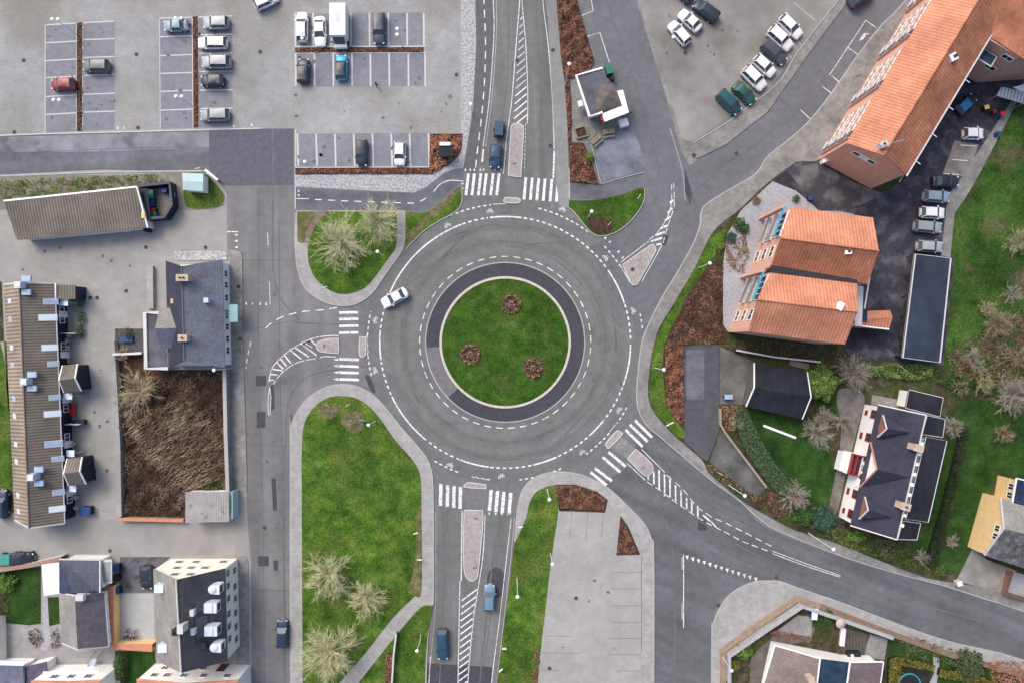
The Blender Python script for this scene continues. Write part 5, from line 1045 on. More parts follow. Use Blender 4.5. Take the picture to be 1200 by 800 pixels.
sheet('court_asphalt', [(141, 652), (200, 652), (181, 668), (180, 694), (139, 694)], .03, pm('mossy_asphalt', two((.135, .13, .145), .2), .8, fine=.2, rough=.95, blot=((.07, .07, .075), .6, .55, .06)))
sheet('garden_lawn', [(0, 668), (48, 664), (48, 730), (35, 732), (12, 730), (0, 728)], .05, GRASD); sheet('garden_lawn', [(56, 699), (69, 699), (70, 730), (58, 733)], .05, GRASD)
sheet('garden_lawn', [(-200, 672), (0, 668), (0, 760), (-200, 760)], .045, GRASD)
sheet('patio', [(8, 732), (32, 729), (50, 733), (72, 730), (73, 756), (92, 763), (128, 760), (134, 770), (135, 800), (5, 800)], .04, pm('patio_paving', two((.27, .265, .27), .12), 1, fine=.2, big=.15, bigs=.3, rough=.95))
sheet('garden_lawn', [(150, 762), (180, 757), (183, 775), (178, 800), (148, 800)], .05, GRASD); sheet('hedge_ground', [(135, 762), (150, 762), (148, 800), (135, 800)], .05, SOIL)
sheet('lawn', [(-200, 400), (0, 400), (5, 420), (12, 500), (14, 545), (15, 570), (8, 580), (-200, 580)], .05, GRASS); sheet('garden_ground', [(-200, 330), (2, 330), (5, 400), (-200, 400)], .045, SOIL)
sheet('garden_ground', [(14, 400), (5, 400), (12, 480), (15, 575), (18, 600), (-60, 605), (-60, 575), (10, 575)], .04, SOIL)
sheet('scrub_ground', [(134, 415), (168, 415), (168, 433), (266, 433), (268, 577), (217, 577), (217, 606), (142, 606)], .06, BARK)
sheet('small_court', [(135, 385), (168, 385), (168, 413), (135, 413)], .05, pm('dark_planks', two((.07, .07, .075), .3), 2))
wall('garden_wall', 'tan outer wall following the pavement of the lower right corner plot', [(847, 800), (846.5, 761), (870, 744), (905, 720), (933, 701), (960, 710)], .75, .5, TANW)
wall('garden_wall', 'long pale inner wall along the lower right corner plot', [(853, 797), (853, 766), (890, 740), (938, 708), (985, 724), (1044, 745)], .45, 1.5, PAVE, KERB)
wall('low_wall', 'brown low hedge wall above the sidewalk of the lower right road', [(960, 709), (1040, 740), (1110, 765), (1200, 790), (1300, 820)], .7, .45, pm('brown_bank', two((.20, .14, .10), .2), 2, fine=.2))
wall('court_wall', 'pale wall with curved corner beside the purple driveway', [(843, 540 - 62), (843.5, 497), (850, 508), (897, 570)], .22, .9, TANW, pm('stone_cap', two((.27, .235, .19), .1), 2))
wall('garden_fence', 'thin white topped fence below the twin gabled house', [(861, 410), (905, 418), (960, 424)], .15, 1.2, WOOD, TRIMG, 'fence')
wall('white_beam', 'long white beam lying on the garden lawn', [(894, 498), (932, 512.5)], .25, .3, TRIM, None, 'beam')
wall('wooden_fence', 'thin pale fence post line beside the bottom cycle path grass', [(465, 740), (462, 765), (458, 830)], .12, 1.2, TRIMG, None, 'fence')
wall('guard_rail', 'white rail at the end of the dark cross road by the teal kiosk', [(242, 200), (256.5, 212)], .25, .9, TRIM, None, 'rail')
sheet('kerb_line', [(-100, 209), (120, 201), (245, 199.5), (245, 201.5), (120, 203), (-100, 211)], .1, KERB, 0)
wall('hedge_bank', 'dark plank fence section beside the black garage', [(925, 424), (947, 430)], .8, .3, WOOD, None, 'fence')
wall('garden_wall', 'brown brick wall between the yellow house driveway and forecourt', [(1183, 668), (1176, 694), (1210, 704)], .5, .9, REDB, pm('mossy_cap', two((.12, .08, .05), .2), 2))

# ------------------------------------------------------------------ vegetation
def leaf_mb(poly, n, hmax, size, hmin=.03, seed=1, lump=1.0, top=False):
    """leaf sized faces spread through the volume above a plan polygon (metres)"""
    random.seed(seed); mb = MB(); xs = [p[0] for p in poly]; ys = [p[1] for p in poly]; k = 0; tries = 0
    while k < n and tries < n * 12:
        tries += 1; x, y = rnd(min(xs), max(xs)), rnd(min(ys), max(ys))
        if not inside(x, y, poly): continue
        hh = hmax * (.55 + .45 * math.sin(x * 1.7 * lump + seed) * math.sin(y * 1.9 * lump + seed * 2)) if lump else hmax
        z = hmin + (hh - hmin) * random.random() ** .45
        if lump and not top and hmax > .6 and math.sin(x * 2.3 + seed + math.sin(y * 1.3)) * math.sin(y * 2.1 + seed * 3 + math.sin(x * 1.7)) < -.25 and rnd(0, 1) < .8: continue
        if top: z = hmax * rnd(.72, 1.0)
        a, b = rnd(0, 6.28), rnd(-.9, .9); s = size * rnd(.5, 1.3)
        u = Vector((math.cos(a), math.sin(a), b * .5)) * s; v = Vector((-math.sin(a), math.cos(a), rnd(-.8, .8))) * s * rnd(.35, .7)
        c = Vector((x, y, z)); mb.face([c - u, c - v * .8, c + u, c + v]); k += 1
    return mb
def bed(name, label, pts, dens, h, size, mat, cat_='hedge', kind=None, seed=1, stems=True, core=None):
    P = WL(pts, h * .6); A_ = abs(sum(P[i][0] * P[(i + 1) % len(P)][1] - P[(i + 1) % len(P)][0] * P[i][1] for i in range(len(P)))) / 2
    n = int(A_ * dens); mx, my = sum(p[0] for p in P) / len(P), sum(p[1] for p in P) / len(P)
    mb = leaf_mb(P, int(n * (1.5 if core else 1)), h, size, seed=seed, top=bool(core))
    if kind:
        o = mb.build(name, mat, origin=(mx, my, 0)); return tag(o, label, None, None, kind)
    T = thing(name, label, cat_, (mx, my, 0)); m = mb; random.seed(seed + 5)
    for i in range(max(4, int(A_ * .8))):
        x, y = P[0]
        for _ in range(30):
            x, y = rnd(min(p[0] for p in P), max(p[0] for p in P)), rnd(min(p[1] for p in P), max(p[1] for p in P))
            if inside(x, y, P): break
        m.tube((x, y, 0), (x + rnd(-.15, .15), y + rnd(-.15, .15), h * .7), .03, .015, 3, False)
    m.build('foliage', mat, T)
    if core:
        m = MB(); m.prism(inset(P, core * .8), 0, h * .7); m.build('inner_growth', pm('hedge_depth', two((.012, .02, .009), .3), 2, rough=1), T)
    return T
RED = 'low copper leaved hedge '
bed('hedge_strip', RED + 'between the two leftmost blocks of parking bays', [(90.5, 27.5), (95.8, 27), (96, 153), (90.5, 153.5)], 55, .5, .12, pm('brown_hedge', [(.3, (.10, .06, .04)), (.6, (.20, .13, .09)), (.75, (.12, .13, .05))], 1.2, island=.4, rough=.95), seed=2)
bed('hedge_strip', RED + 'left of the column of silver cars', [(226.5, 20.5), (231.5, 20), (232.5, 148.5), (227, 149.5)], 55, .5, .12, RUST, seed=3)
bed('hedge_strip', RED + 'between the rows with the white van and the cyan hatchback', [(346.5, 56.5), (495.5, 55.8), (495.5, 60.5), (346.5, 61.3)], 55, .5, .12, RUST, seed=4)
bed('hedge_strip', RED + 'below the lowest parking row above the pebble strip', [(347, 198), (505, 197), (507, 203.5), (347, 203.5)], 100, .5, .11, RUST, seed=5)
sheet('bed_soil', [(504, 157), (542, 157), (541.5, 172), (537, 184), (524, 194), (508, 202), (503, 197)], .05, BARK); 
sheet('bed_soil', [(346, 197), (506, 196.5), (508, 204), (346, 204.5)], .045, BARK); sheet('bed_soil', [(346, 56), (496.5, 55.5), (496.5, 61.5), (346, 62)], .03, BARK); sheet('bed_soil', [(226, 20), (232, 19.5), (233, 149), (226.7, 150)], .03, BARK); sheet('bed_soil', [(90, 27), (96.3, 26.5), (96.5, 153.5), (90, 154)], .03, BARK)
bed('corner_hedge', 'orange-brown leaved corner bed round a small dark kiosk in the car park', [(504, 158), (541, 158), (540.5, 172), (536, 183), (523, 193), (508, 201), (503, 196)], 60, .7, .15, pm('orange_leaves', [(.3, (.16, .06, .035)), (.5, (.32, .135, .08)), (.7, (.44, .23, .15))], 1.5, island=.45, rough=.9), seed=6)
sheet('bed_soil', [(652, -60), (674, -30), (676, 0), (697, 74), (691, 84), (676, 90), (668, 92), (662, 98), (657, 62), (652, 0)], .04, BARK); sheet('bed_soil', [(662, 98), (668, 92), (670, 130), (670, 166), (666, 166)], .042, BARK); sheet('bed_soil', [(666, 166), (684, 168), (692, 186), (702, 217), (668, 214)], .044, BARK)
bed('copper_hedge', 'large copper leaved shrub belt above the snack kiosk', [(652, -40), (674, -30), (676, 0), (696, 73), (690, 82), (676, 88), (664, 90), (657, 60), (653, 0)], 102, 1.3, .11, RUST, seed=7)
bed('copper_hedge', 'thin copper leaved hedge left of the snack kiosk', [(663, 93), (668, 92), (669, 150), (670, 166), (665.5, 166)], 100, .8, .11, RUST, seed=8)
bed('copper_hedge', 'copper leaved triangular hedge below the kiosk benches', [(667, 166), (682, 167), (690, 184), (701, 215), (668, 212)], 102, 1.0, .11, RUST, seed=9)
bed('copper_hedge', 'copper leaved bed at the top of the empty slab car park', [(652, 569), (674, 569), (697, 576), (710, 586), (708, 598), (656, 595)], 102, .9, .11, RUST, seed=10)
bed('copper_hedge', 'small copper leaved triangle at the right of the slab car park', [(728, 612), (735, 620), (744, 640), (748, 648), (723, 648)], 100, .9, .11, RUST, seed=11)
sheet('bed_soil', [(651, 567), (674, 567), (699, 575), (712, 585), (709, 600), (655, 598)], .145, BARK); sheet('bed_soil', [(727, 603), (737, 618), (750, 649), (722, 650)], .142, BARK)
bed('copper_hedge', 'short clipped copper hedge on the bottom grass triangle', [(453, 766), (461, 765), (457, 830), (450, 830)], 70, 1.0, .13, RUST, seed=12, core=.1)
bed('copper_hedge', 'narrow copper hedge at the lower left of the slab car park', [(627, 760), (633, 759), (630, 800), (624, 840), (619, 840)], 100, .9, .11, RUST, seed=13)
BS = 'brown leafless shrub belt '
bed('shrub_belt', BS + 'between east pavement and the twin gabled house', [(848, 320), (834, 308), (818, 335), (800, 358), (788, 385), (782, 403), (830, 404), (850, 402), (850, 390), (846, 380)], 85, .9, .11, BRWN, seed=14)
bed('shrub_belt', 'rust leaved shrub belt beside the purple driveway', [(780, 403), (801, 404), (802, 490), (798, 497), (784, 480), (780, 455)], 85, 1.0, .12, pm('dull_rust_leaves', [(.3, (.15, .06, .035)), (.5, (.26, .115, .065)), (.7, (.36, .18, .11))], 1.0, island=.45, rough=.9), seed=15)
bed('shrub_bed', 'ochre and brown shrubs between gravel and the twin gabled house', [(850, 285), (875, 275), (878, 300), (874, 320), (852, 318)], 30, .9, .16, pm('ochre_leaves', [(.3, (.10, .06, .03)), (.6, (.24, .15, .06)), (.75, (.12, .14, .04))], 1.2, island=.4, rough=.9), seed=16)
bed('shrub_bed', 'brown garden strip under the south wall of the twin gabled house', [(845, 396), (880, 400), (990, 412), (990, 425), (960, 424), (845, 405)], 28, .7, .16, pm('mixed_garden', [(.3, (.05, .04, .02)), (.5, (.12, .08, .04)), (.7, (.09, .11, .035))], 1.0, island=.5, rough=.9), seed=17)
T = bed('walled_scrub', 'reddish brown scrub filling the walled garden of the slate house', [(140, 470), (165, 450), (200, 436), (264, 436), (265, 575), (216, 575), (216, 603), (144, 603)], 60, 1.4, .13, pm('dull_scrub_leaves', [(.3, (.028, .022, .016)), (.48, (.085, .058, .042)), (.66, (.18, .125, .095))], .3, island=.7, rough=.95, spec=.1), 'scrub', seed=18)
P = WL([(146, 500), (200, 470), (262, 500), (262, 560), (220, 575), (190, 560)], .8); random.seed(5); m = MB()
for i in range(3200):
    x, y = rnd(min(p[0] for p in P), max(p[0] for p in P)), rnd(min(p[1] for p in P), max(p[1] for p in P))
    if inside(x, y, P): a = rnd(.2, .9) + (3.14 if rnd(0, 1) < .2 else 0); l = rnd(.5, 1.3); z = rnd(.4, 1.3); m.tube((x, y, z), (x + l * math.cos(a), y + l * math.sin(a), z + rnd(.0, .4)), .03, .012, 3, False)
m.build('dry_stalks', STRW, T)
bed('green_brambles', 'dark green brambles inside the walled scrub garden', [(190, 478), (220, 470), (225, 500), (205, 508), (192, 500)], 25, 1.5, .15, HEDG, 'shrub', seed=19)
bed('evergreen_shrub', 'low dark evergreen at the right foot of the scrub garden', [(232, 562), (264, 556), (265, 574), (228, 574)], 35, 1.4, .15, HEDG, 'shrub', seed=20)
bed('green_hedge', 'mixed green hedge above the long brown garage roof', [(-40, 215), (0, 212), (60, 209), (120, 206), (180, 203), (192, 212), (186, 217), (160, 218), (80, 226), (0, 233), (-40, 236)], 32, 1.1, .17, pm('ivy_leaves', [(.3, (.05, .065, .02)), (.5, (.10, .14, .03)), (.7, (.25, .23, .12))], .6, island=.5, rough=.9), seed=21)
GH = 'dense green hedge '
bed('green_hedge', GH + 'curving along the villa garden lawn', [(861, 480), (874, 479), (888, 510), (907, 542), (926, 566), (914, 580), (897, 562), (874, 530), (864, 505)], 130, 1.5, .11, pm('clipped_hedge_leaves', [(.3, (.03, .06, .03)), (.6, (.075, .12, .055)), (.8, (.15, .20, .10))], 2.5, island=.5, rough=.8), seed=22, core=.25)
bed('bright_hedge', 'bright green hedge end beside the bare shrub by the lower garden', [(902, 560), (918, 552), (930, 570), (918, 580), (908, 574)], 60, 1.4, .14, LIME, seed=23)
bed('ochre_hedge', 'ochre hedge corner below the black garage', [(845, 474), (872, 476), (864, 482), (860, 492), (862, 505), (850, 503), (845, 492)], 45, .8, .13, pm('ochre_hedge', [(.3, (.18, .11, .06)), (.7, (.36, .22, .12))], 1, island=.4, rough=.95), seed=24)
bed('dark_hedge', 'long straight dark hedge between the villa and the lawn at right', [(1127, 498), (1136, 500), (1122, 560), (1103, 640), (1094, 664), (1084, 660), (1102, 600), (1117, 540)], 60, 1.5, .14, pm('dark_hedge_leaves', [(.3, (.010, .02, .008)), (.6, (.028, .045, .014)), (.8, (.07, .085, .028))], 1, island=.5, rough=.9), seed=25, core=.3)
bed('green_hedge', 'green shrubbery along the pavement below the villa', [(975, 618), (1000, 622), (1050, 636), (1090, 655), (1115, 668), (1112, 676), (1085, 672), (1040, 655), (1000, 644), (968, 628)], 45, 1.1, .16, pm('mixed_hedge', [(.3, (.03, .05, .015)), (.5, (.08, .12, .03)), (.7, (.19, .17, .06))], .6, island=.5, rough=.9), seed=26)
bed('green_hedge', 'bright green conifer hedge above the villa annexe roof', [(1020, 432), (1045, 425), (1092, 428), (1100, 436), (1085, 445), (1060, 444), (1025, 440)], 60, 1.8, .16, pm('lime_hedge', [(.3, (.05, .10, .02)), (.5, (.11, .19, .04)), (.7, (.19, .26, .07))], .7, island=.5, rough=.9), seed=27)
bed('dark_shrubs', 'dark evergreen shrubs right of the bright conifer hedge', [(1100, 436), (1135, 438), (1150, 450), (1140, 462), (1115, 455), (1100, 448)], 50, 1.6, .16, HEDG, 'shrub', seed=28)
bed('brush_thicket', 'reddish brown thicket in the field beside the long carport', [(1112, 415), (1135, 400), (1160, 385), (1200, 362), (1260, 350), (1260, 470), (1200, 462), (1160, 452), (1118, 440)], 55, 1.3, .13, pm('thicket', [(.3, (.07, .05, .03)), (.5, (.16, .10, .07)), (.7, (.26, .20, .14))], .5, island=.5, rough=.95), 'scrub', seed=29)
bed('red_bush', 'reddish bush patch beside the lower garden path at the pavement bend', [(888, 585), (900, 575), (915, 582), (925, 600), (915, 606), (898, 598)], 35, .9, .16, BRWN, 'shrub', seed=30)
bed('verge_growth', 'dry brown verge growth along the bend of the south-east pavement', [(828, 543), (840, 545), (865, 565), (890, 582), (885, 590), (862, 575), (840, 560), (828, 552)], 28, .5, .14, pm('dry_growth', [(.3, (.10, .07, .04)), (.7, (.24, .17, .10))], 1, island=.5, rough=.95), 'shrub', seed=31)
bed('clipped_hedge', 'olive yellow clipped hedge at the bottom right garden', [(1041, 772), (1050, 768), (1095, 778), (1092, 785), (1055, 778), (1050, 830), (1040, 830)], 65, 1.1, .13, OLIVE, seed=32, core=.15)
bed('clipped_hedge', 'olive yellow clipped hedge right of the pale garden path at the bottom', [(1101, 782), (1140, 790), (1165, 796), (1160, 803), (1130, 797), (1099, 792)], 65, 1.1, .13, OLIVE, seed=33, core=.15)
bed('green_shrubs', 'loose green shrubs above the clipped olive hedge', [(1052, 748), (1070, 745), (1100, 755), (1130, 765), (1128, 780), (1095, 776), (1055, 765)], 30, .9, .15, pm('loose_shrubs', [(.3, (.04, .06, .025)), (.6, (.10, .12, .05)), (.75, (.2, .17, .1))], .9, island=.5, rough=.9), 'shrub', seed=34)
bed('red_brown_hedge', 'reddish brown bush at the lower right picture corner', [(1158, 776), (1200, 776), (1260, 790), (1260, 830), (1172, 830), (1165, 795)], 38, 1.3, .17, pm('pinkish_leaves', [(.3, (.20, .09, .06)), (.7, (.38, .19, .13))], 1, island=.45, rough=.95), seed=35)
bed('orange_hedge', 'orange-brown clipped hedge in the lower right corner plot', [(903, 741), (910, 739), (950, 746), (948, 752), (908, 750)], 70, 1.0, .12, RUST, seed=36)
bed('patio_bed', 'dark leafy round bed left of the pale garden path', [(32, 740), (40, 736), (48, 740), (50, 750), (42, 760), (33, 752)], 35, .6, .14, pm('dark_patio_bed', [(.3, (.05, .025, .02)), (.7, (.16, .09, .06))], 1.5, island=.6, rough=.95), 'flower bed', seed=37)
bed('patio_bed', 'dark leafy round bed right of the pale garden path', [(58, 742), (66, 737), (70, 748), (70, 758), (60, 760)], 35, .6, .14, MATS['dark_patio_bed'], 'flower bed', seed=38)
bed('shrub_bed', 'dark shrubs at the left edge beside the garden lawn', [(-5, 693), (8, 695), (9, 728), (-5, 730)], 35, .9, .15, MATS['dark_patio_bed'], 'shrub', seed=39)
sheet('garden_path', [(50, 697), (56, 698), (58, 735), (62, 748), (55, 762), (48, 760), (51, 745)], .055, GRAV)
for i, (x, y, r_) in enumerate(((599, 356.5, 12), (551, 415, 12), (624.5, 431, 11.5))):
    T = thing('flower_bed', 'round brown flower bed on the roundabout lawn, ' + ('the topmost of three', 'the leftmost of three', 'the lower right of three')[i], 'flower bed', (*W(x, y), 0), 'round flower beds on the roundabout')
    c = W(x, y); m = MB(); m.lathe((c[0], c[1], .12), [(r_ * S, 0), (r_ * S, .04), (r_ * S * .9, .07), (0, .08)], 24); m.build('soil', BARK, T)
    m = MB(); random.seed(40 + i)
    for k in range(260):
        if k == 200: m.build('plants', FLOW, T); m = MB(); m.lathe((c[0], c[1], .15), [(r_ * S * .4, 0), (r_ * S * .25, .1), (0, .12)], 10)
        a = rnd(0, 6.28); rr = r_ * S * (rnd(.68, .98) if k < 200 else rnd(0, .6)); s_ = rnd(.08, .16); x_, y_ = c[0] + rr * math.cos(a), c[1] + rr * math.sin(a); zz = rnd(.25, .55)
        u = Vector((rnd(-1, 1), rnd(-1, 1), rnd(-.4, .4))).normalized() * s_; v = Vector((-u.y, u.x, rnd(-.4, .4) * s_)); cc = Vector((x_, y_, zz)); m.face([cc - u, cc - v, cc + u, cc + v])
    m.build('centre_plants', FLOW, T)
# trees
def bent(mb, p, dr, L, r0, r1, rng, wob, lift, seg=4):
    """a tapering limb that wanders; returns the points along it"""
    pts = [p]; q = p
    for i in range(seg):
        dr = (dr + Vector((rng.uniform(-1, 1), rng.uniform(-1, 1), rng.uniform(-.6, .6) + lift)) * wob).normalized(); n = q + dr * (L / seg)
        mb.tube(q, n, r0 + (r1 - r0) * i / seg, r0 + (r1 - r0) * (i + 1) / seg, 4 if r0 > .05 else 3, False); q = n; pts.append((q, dr))
    return pts
def bare_tree(label, px, py, Rr, Hh, mat=TWIG, seed=1, group=None, twigs=(2, 2, 2), limbs=9, name='bare_tree', thick=1.0, cat_='tree'):
    rng = random.Random(seed); c = W(px, py, Hh * .5); T = thing(name, label, cat_, (c[0], c[1], 0), group)
    th = Hh * .26; m = MB(); m.tube((c[0], c[1], 0), (c[0], c[1], th), .05 * Rr * thick + .03, .04 * Rr * thick + .02, 8); m.build('trunk', TRNK, T)
    m = MB(); q0 = Vector((c[0], c[1], th * .9)); n1 = int(limbs * 3.2); dens = twigs[0]; big_ = Rr > 3
    R3 = lambda f: Vector((rng.uniform(-1, 1), rng.uniform(-1, 1), rng.uniform(-f, f)))
    for i in range(n1):
        a = 6.283 * i * .381966 + rng.uniform(-.3, .3); el = rng.uniform(.08, 1.25); L = Rr * rng.uniform(.55, .98) * (1 - .15 * math.sin(el))
        dr = Vector((math.cos(a) * math.cos(el), math.sin(a) * math.cos(el), math.sin(el)))
        for k, (q, dd) in enumerate(bent(m, q0, dr, L, (.032 if i % 4 == 0 else .012) * Rr * thick, .018, rng, .15, .0, 5)[1:]):
            for _ in range(max(1, dens - 1) + (1 if k > 1 else 0)):
                out = Vector((q.x - c[0], q.y - c[1], 0)); out = out.normalized() if out.length > .3 else dd
                d2 = (dd * .45 + out * .55 + R3(.5) * .8).normalized(); l2 = Rr * rng.uniform(.14, .32)
                for q2, d3 in bent(m, q, d2, l2, .018, .013, rng, .16, .0, 3)[1:]:
                    for _ in range(2 if big_ else 1): bent(m, q2, (d3 + R3(.5) * .6).normalized(), l2 * rng.uniform(.3, .7), .014, .010, rng, .15, 0, 2)
    m.build('crown', mat, T); return T
G1 = 'bare trees on the grass islands'
bare_tree('large pale bare tree in the middle of the north-west grass island', 397, 283, 4.6, 6.5, TWIG, 1, G1, (3, 3, 2), 12)
bare_tree('pale bare tree overhanging the cycle path of the north-west island', 441, 258, 3.9, 6.0, TWIG, 2, G1, (3, 3, 2), 10)
bare_tree('pale bare tree nearest the street on the big green', 383, 676, 3.9, 6.0, TWIG, 3, G1, (3, 3, 2), 11)
bare_tree('smallest pale bare tree in the middle of the big green', 428, 703, 3.3, 5.5, TWIG, 4, G1, (3, 3, 2), 10)
bare_tree('widest pale bare tree at the bottom of the big green', 386, 768, 5.0, 7.0, TWIG, 5, G1, (3, 3, 2), 13)
bare_tree('small bare sapling on the left brown patch of the big green', 387, 480, 1.5, 2.4, TWIG2, 6, None, (0, 1, 1), 2, 'sapling')
bare_tree('small bare sapling on the right brown patch of the big green', 416, 491, 1.9, 2.6, TWIG2, 7, None, (0, 1, 1), 3, 'sapling')
bare_tree('wide pale bare tree at the top left of the walled scrub garden', 160, 460, 4.0, 5.0, pm('cream_twigs', [(.3, (.30, .25, .16)), (.7, (.52, .44, .30))], 1.2, island=.3, rough=.95), 8, None, (2, 3, 2), 11)
bare_tree('grey bare tree above the villa beside the black garage', 1003, 438, 3.1, 5.0, TWIG2, 9, None, (3, 3, 2), 10)
bare_tree('low grey bare shrub in the villa garden right of the lawn', 958, 509, 2.6, 2.6, TWIG2, 10, None, (3, 3, 2), 10, 'bare_shrub', .8, 'shrub')
bare_tree('small grey bare shrub between the green conifer and the villa', 966, 488, 1.9, 2.2, TWIG2, 11, None, (3, 2, 2), 9, 'bare_shrub', .8, 'shrub')
bare_tree('small grey bare shrub beside the front of the white villa', 988, 494, 1.8, 2.2, TWIG2, 12, None, (3, 2, 2), 8, 'bare_shrub', .8, 'shrub')
bare_tree('spiky grey bare shrub at the end of the curved garden hedge', 932, 582, 2.6, 2.6, TWIG2, 13, None, (3, 2, 2), 10, 'bare_shrub', .8, 'shrub')
bare_tree('pale feathery shrub at the right edge in the field', 1196, 283, 2.6, 3.0, pm('feathery', [(.3, (.20, .22, .10)), (.7, (.42, .42, .25))], 1.2, island=.4, rough=.95), 14, None, (3, 3, 2), 12, 'bare_shrub', .8, 'shrub')
bare_tree('greyish bare shrub in the thicket by the field', 1168, 380, 2.8, 2.8, pm('olive_twigs', [(.3, (.17, .14, .08)), (.7, (.34, .29, .19))], 1.2, island=.4, rough=.95), 15, None, (3, 3, 2), 12, 'bare_shrub', .8, 'shrub')
bare_tree('large grey bare shrub at the right edge above the lawn', 1190, 462, 3.4, 3.2, TWIG2, 16, None, (3, 3, 2), 12, 'bare_shrub', .8, 'shrub')
bare_tree('pale green bare shrub left of the large grey one at the right edge', 1153, 450, 1.8, 2.2, MATS['feathery'], 17, None, (3, 2, 2), 9, 'bare_shrub', .8, 'shrub')
bare_tree('small brown bare shrub beside the villa flat roof', 1117, 500, 1.9, 2.0, TWIG2, 18, None, (3, 2, 2), 9, 'bare_shrub', .8, 'shrub')
bare_tree('small dry ornamental shrub on the right hand lawn', 1177, 508, 1.7, 1.8, MATS['olive_twigs'], 19, None, (3, 2, 1), 9, 'bare_shrub', .7, 'shrub')
bare_tree('small bare shrub at the kerb side end of the villa hedge', 1081, 652, 1.5, 1.8, TWIG2, 20, None, (2, 2, 1), 8, 'bare_shrub', .7, 'shrub')
bare_tree('small dry shrub by the yellow house driveway', 1115, 634, 1.3, 1.8, TWIG2, 21, None, (2, 2, 1), 8, 'bare_shrub', .7, 'shrub')
bare_tree('small pale shrub at the corner hedge below the black garage', 865, 494, 1.4, 1.8, MATS['feathery'], 22, None, (3, 2, 1), 8, 'bare_shrub', .7, 'shrub')
bare_tree('pale shrub sticking out above the terrace of the slate house', 141, 415, 1.4, 2.4, MATS['cream_twigs'], 23, None, (2, 2, 1), 8, 'bare_shrub', .7, 'shrub')
for i, (x, y, r_, m_, l_) in enumerate(((1140, 418, 1.9, 'TWIG2', 'grey bare shrub at the carport side of the field thicket'), (1192, 420, 2.2, 'olive_twigs', 'olive bare shrub between the two grey ones at the right edge'), (1158, 362, 1.6, 'cream_twigs', 'small cream bare shrub at the upper rim of the field thicket'), (1188, 345, 1.8, 'TWIG2', 'grey bare shrub at the right edge above the thicket'), (1125, 455, 1.5, 'olive_twigs', 'olive bare shrub below the bright conifer hedge end'), (1147, 430, 1.4, 'feathery', 'small pale green shrub inside the field thicket'))):
    bare_tree(l_, x, y, r_, 1.6 + r_ * .4, TWIG2 if m_ == 'TWIG2' else MATS[m_], 40 + i, None, (2, 2, 1), 8, 'bare_shrub', .8, 'shrub')
bed('low_growth', 'patch of low green growth at the upper end of the brown shrub belt', [(838, 292), (848, 288), (848, 316), (834, 306)], 45, .7, .12, HEDG, 'shrub', seed=51)
bed('low_growth', 'ochre low growth along the lower edge of the brown shrub belt', [(790, 396), (850, 392), (850, 403), (786, 404)], 45, .7, .12, MATS['ochre_leaves'], 'shrub', seed=52)
def bush(label, px, py, rx, h, size, mat, seed=1, name='shrub', cat_='shrub', n=900, ry=None):
    c = W(px, py, h * .6); T = thing(name, label, cat_, (c[0], c[1], 0)); rng = random.Random(seed); mb = MB(); ry = ry or rx
    for i in range(n):
        a = rng.uniform(0, 6.283); zz = rng.random() ** .6; rr = math.sqrt(max(.02, 1 - (zz * 2 - 1) ** 2 if zz > .5 else 1)) * rng.random() ** .35 * (1 + .14 * math.sin(a * 5 + seed) + .1 * math.sin(a * 9))
        p = Vector((c[0] + rr * rx * math.cos(a), c[1] + rr * ry * math.sin(a), .1 + zz * h)); s_ = size * rng.uniform(.6, 1.3)
        u = Vector((rng.uniform(-1, 1), rng.uniform(-1, 1), rng.uniform(-.5, .5))).normalized() * s_; v = u.cross(Vector((0, 0, 1))).normalized() * s_ * .6 + Vector((0, 0, rng.uniform(-.5, .5) * s_)); mb.face([p - u, p - v, p + u, p + v])
    mb.build('foliage', mat, T); m = MB(); m.tube((c[0], c[1], 0), (c[0], c[1], h * .7), .07, .03, 6); m.build('trunk', TRNK, T)
bush('round bright green conifer at the corner of the black garage', 962, 449, 2.5, 3.4, .22, pm('conifer_green', [(.3, (.05, .085, .02)), (.6, (.12, .19, .04)), (.8, (.22, .28, .08))], 1.6, island=.5, rough=.9), 1, 'conifer', 'tree', 3200)
bush('round blue-green shrub at the pavement left of the villa', 965, 607, 2.0, 1.9, .16, TEALF, 2, n=1300)
bush('dark green shrub left of the round blue-green one', 942, 602, 1.7, 1.6, .15, HEDG, 3, n=900)
bush('small green shrub on the gravel by the twin gabled house', 866, 262, 1.0, 1.0, .12, HEDG, 4, n=420); bush('slightly lower green shrub touching the small one on the gravel', 872, 268, .8, .9, .12, HEDG, 5, n=320)
bush('dark round shrub at the edge of the gravel beside the verge', 857, 278, .8, .9, .12, TEALF, 6, n=320); bush('small orange-brown shrub alone on the gravel court', 886, 235, .65, .7, .10, FLOW, 7, n=220)
bush('bright green shrub in the dark corner below the kiosk benches', 691, 184, .65, .9, .12, LIME, 8, n=280); bush('bright green round bush in the lower right corner plot', 872, 763, 1.3, 1.4, .13, LIME, 9, n=700, ry=1.2)
bush('small olive round bush below the bright green one', 862, 779, .75, .9, .11, OLIVE, 10, n=320); bush('dark green round bush at the bottom right road verge', 1136, 779, 2.2, 1.9, .17, pm('deep_green', [(.3, (.03, .05, .02)), (.7, (.09, .12, .05))], 1, island=.5, rough=.9), 11, n=1300)
bush('bright green bush at the upper left of the walled garden lawn', 5, 683, 1.6, 1.5, .15, LIME, 12, n=600); bush('green bush below the blue box in the lower right plot', 969, 722, 1.2, .9, .13, HEDG, 13, n=400)
bush('small dark shrub where driveway meets the twin gabled house', 933, 233, .55, .9, .1, HEDG, 14, n=200); bush('lime green shrub in the shrubbery below the villa corner', 1003, 629, 1.5, 1.2, .14, LIME, 15, n=500, ry=.8)
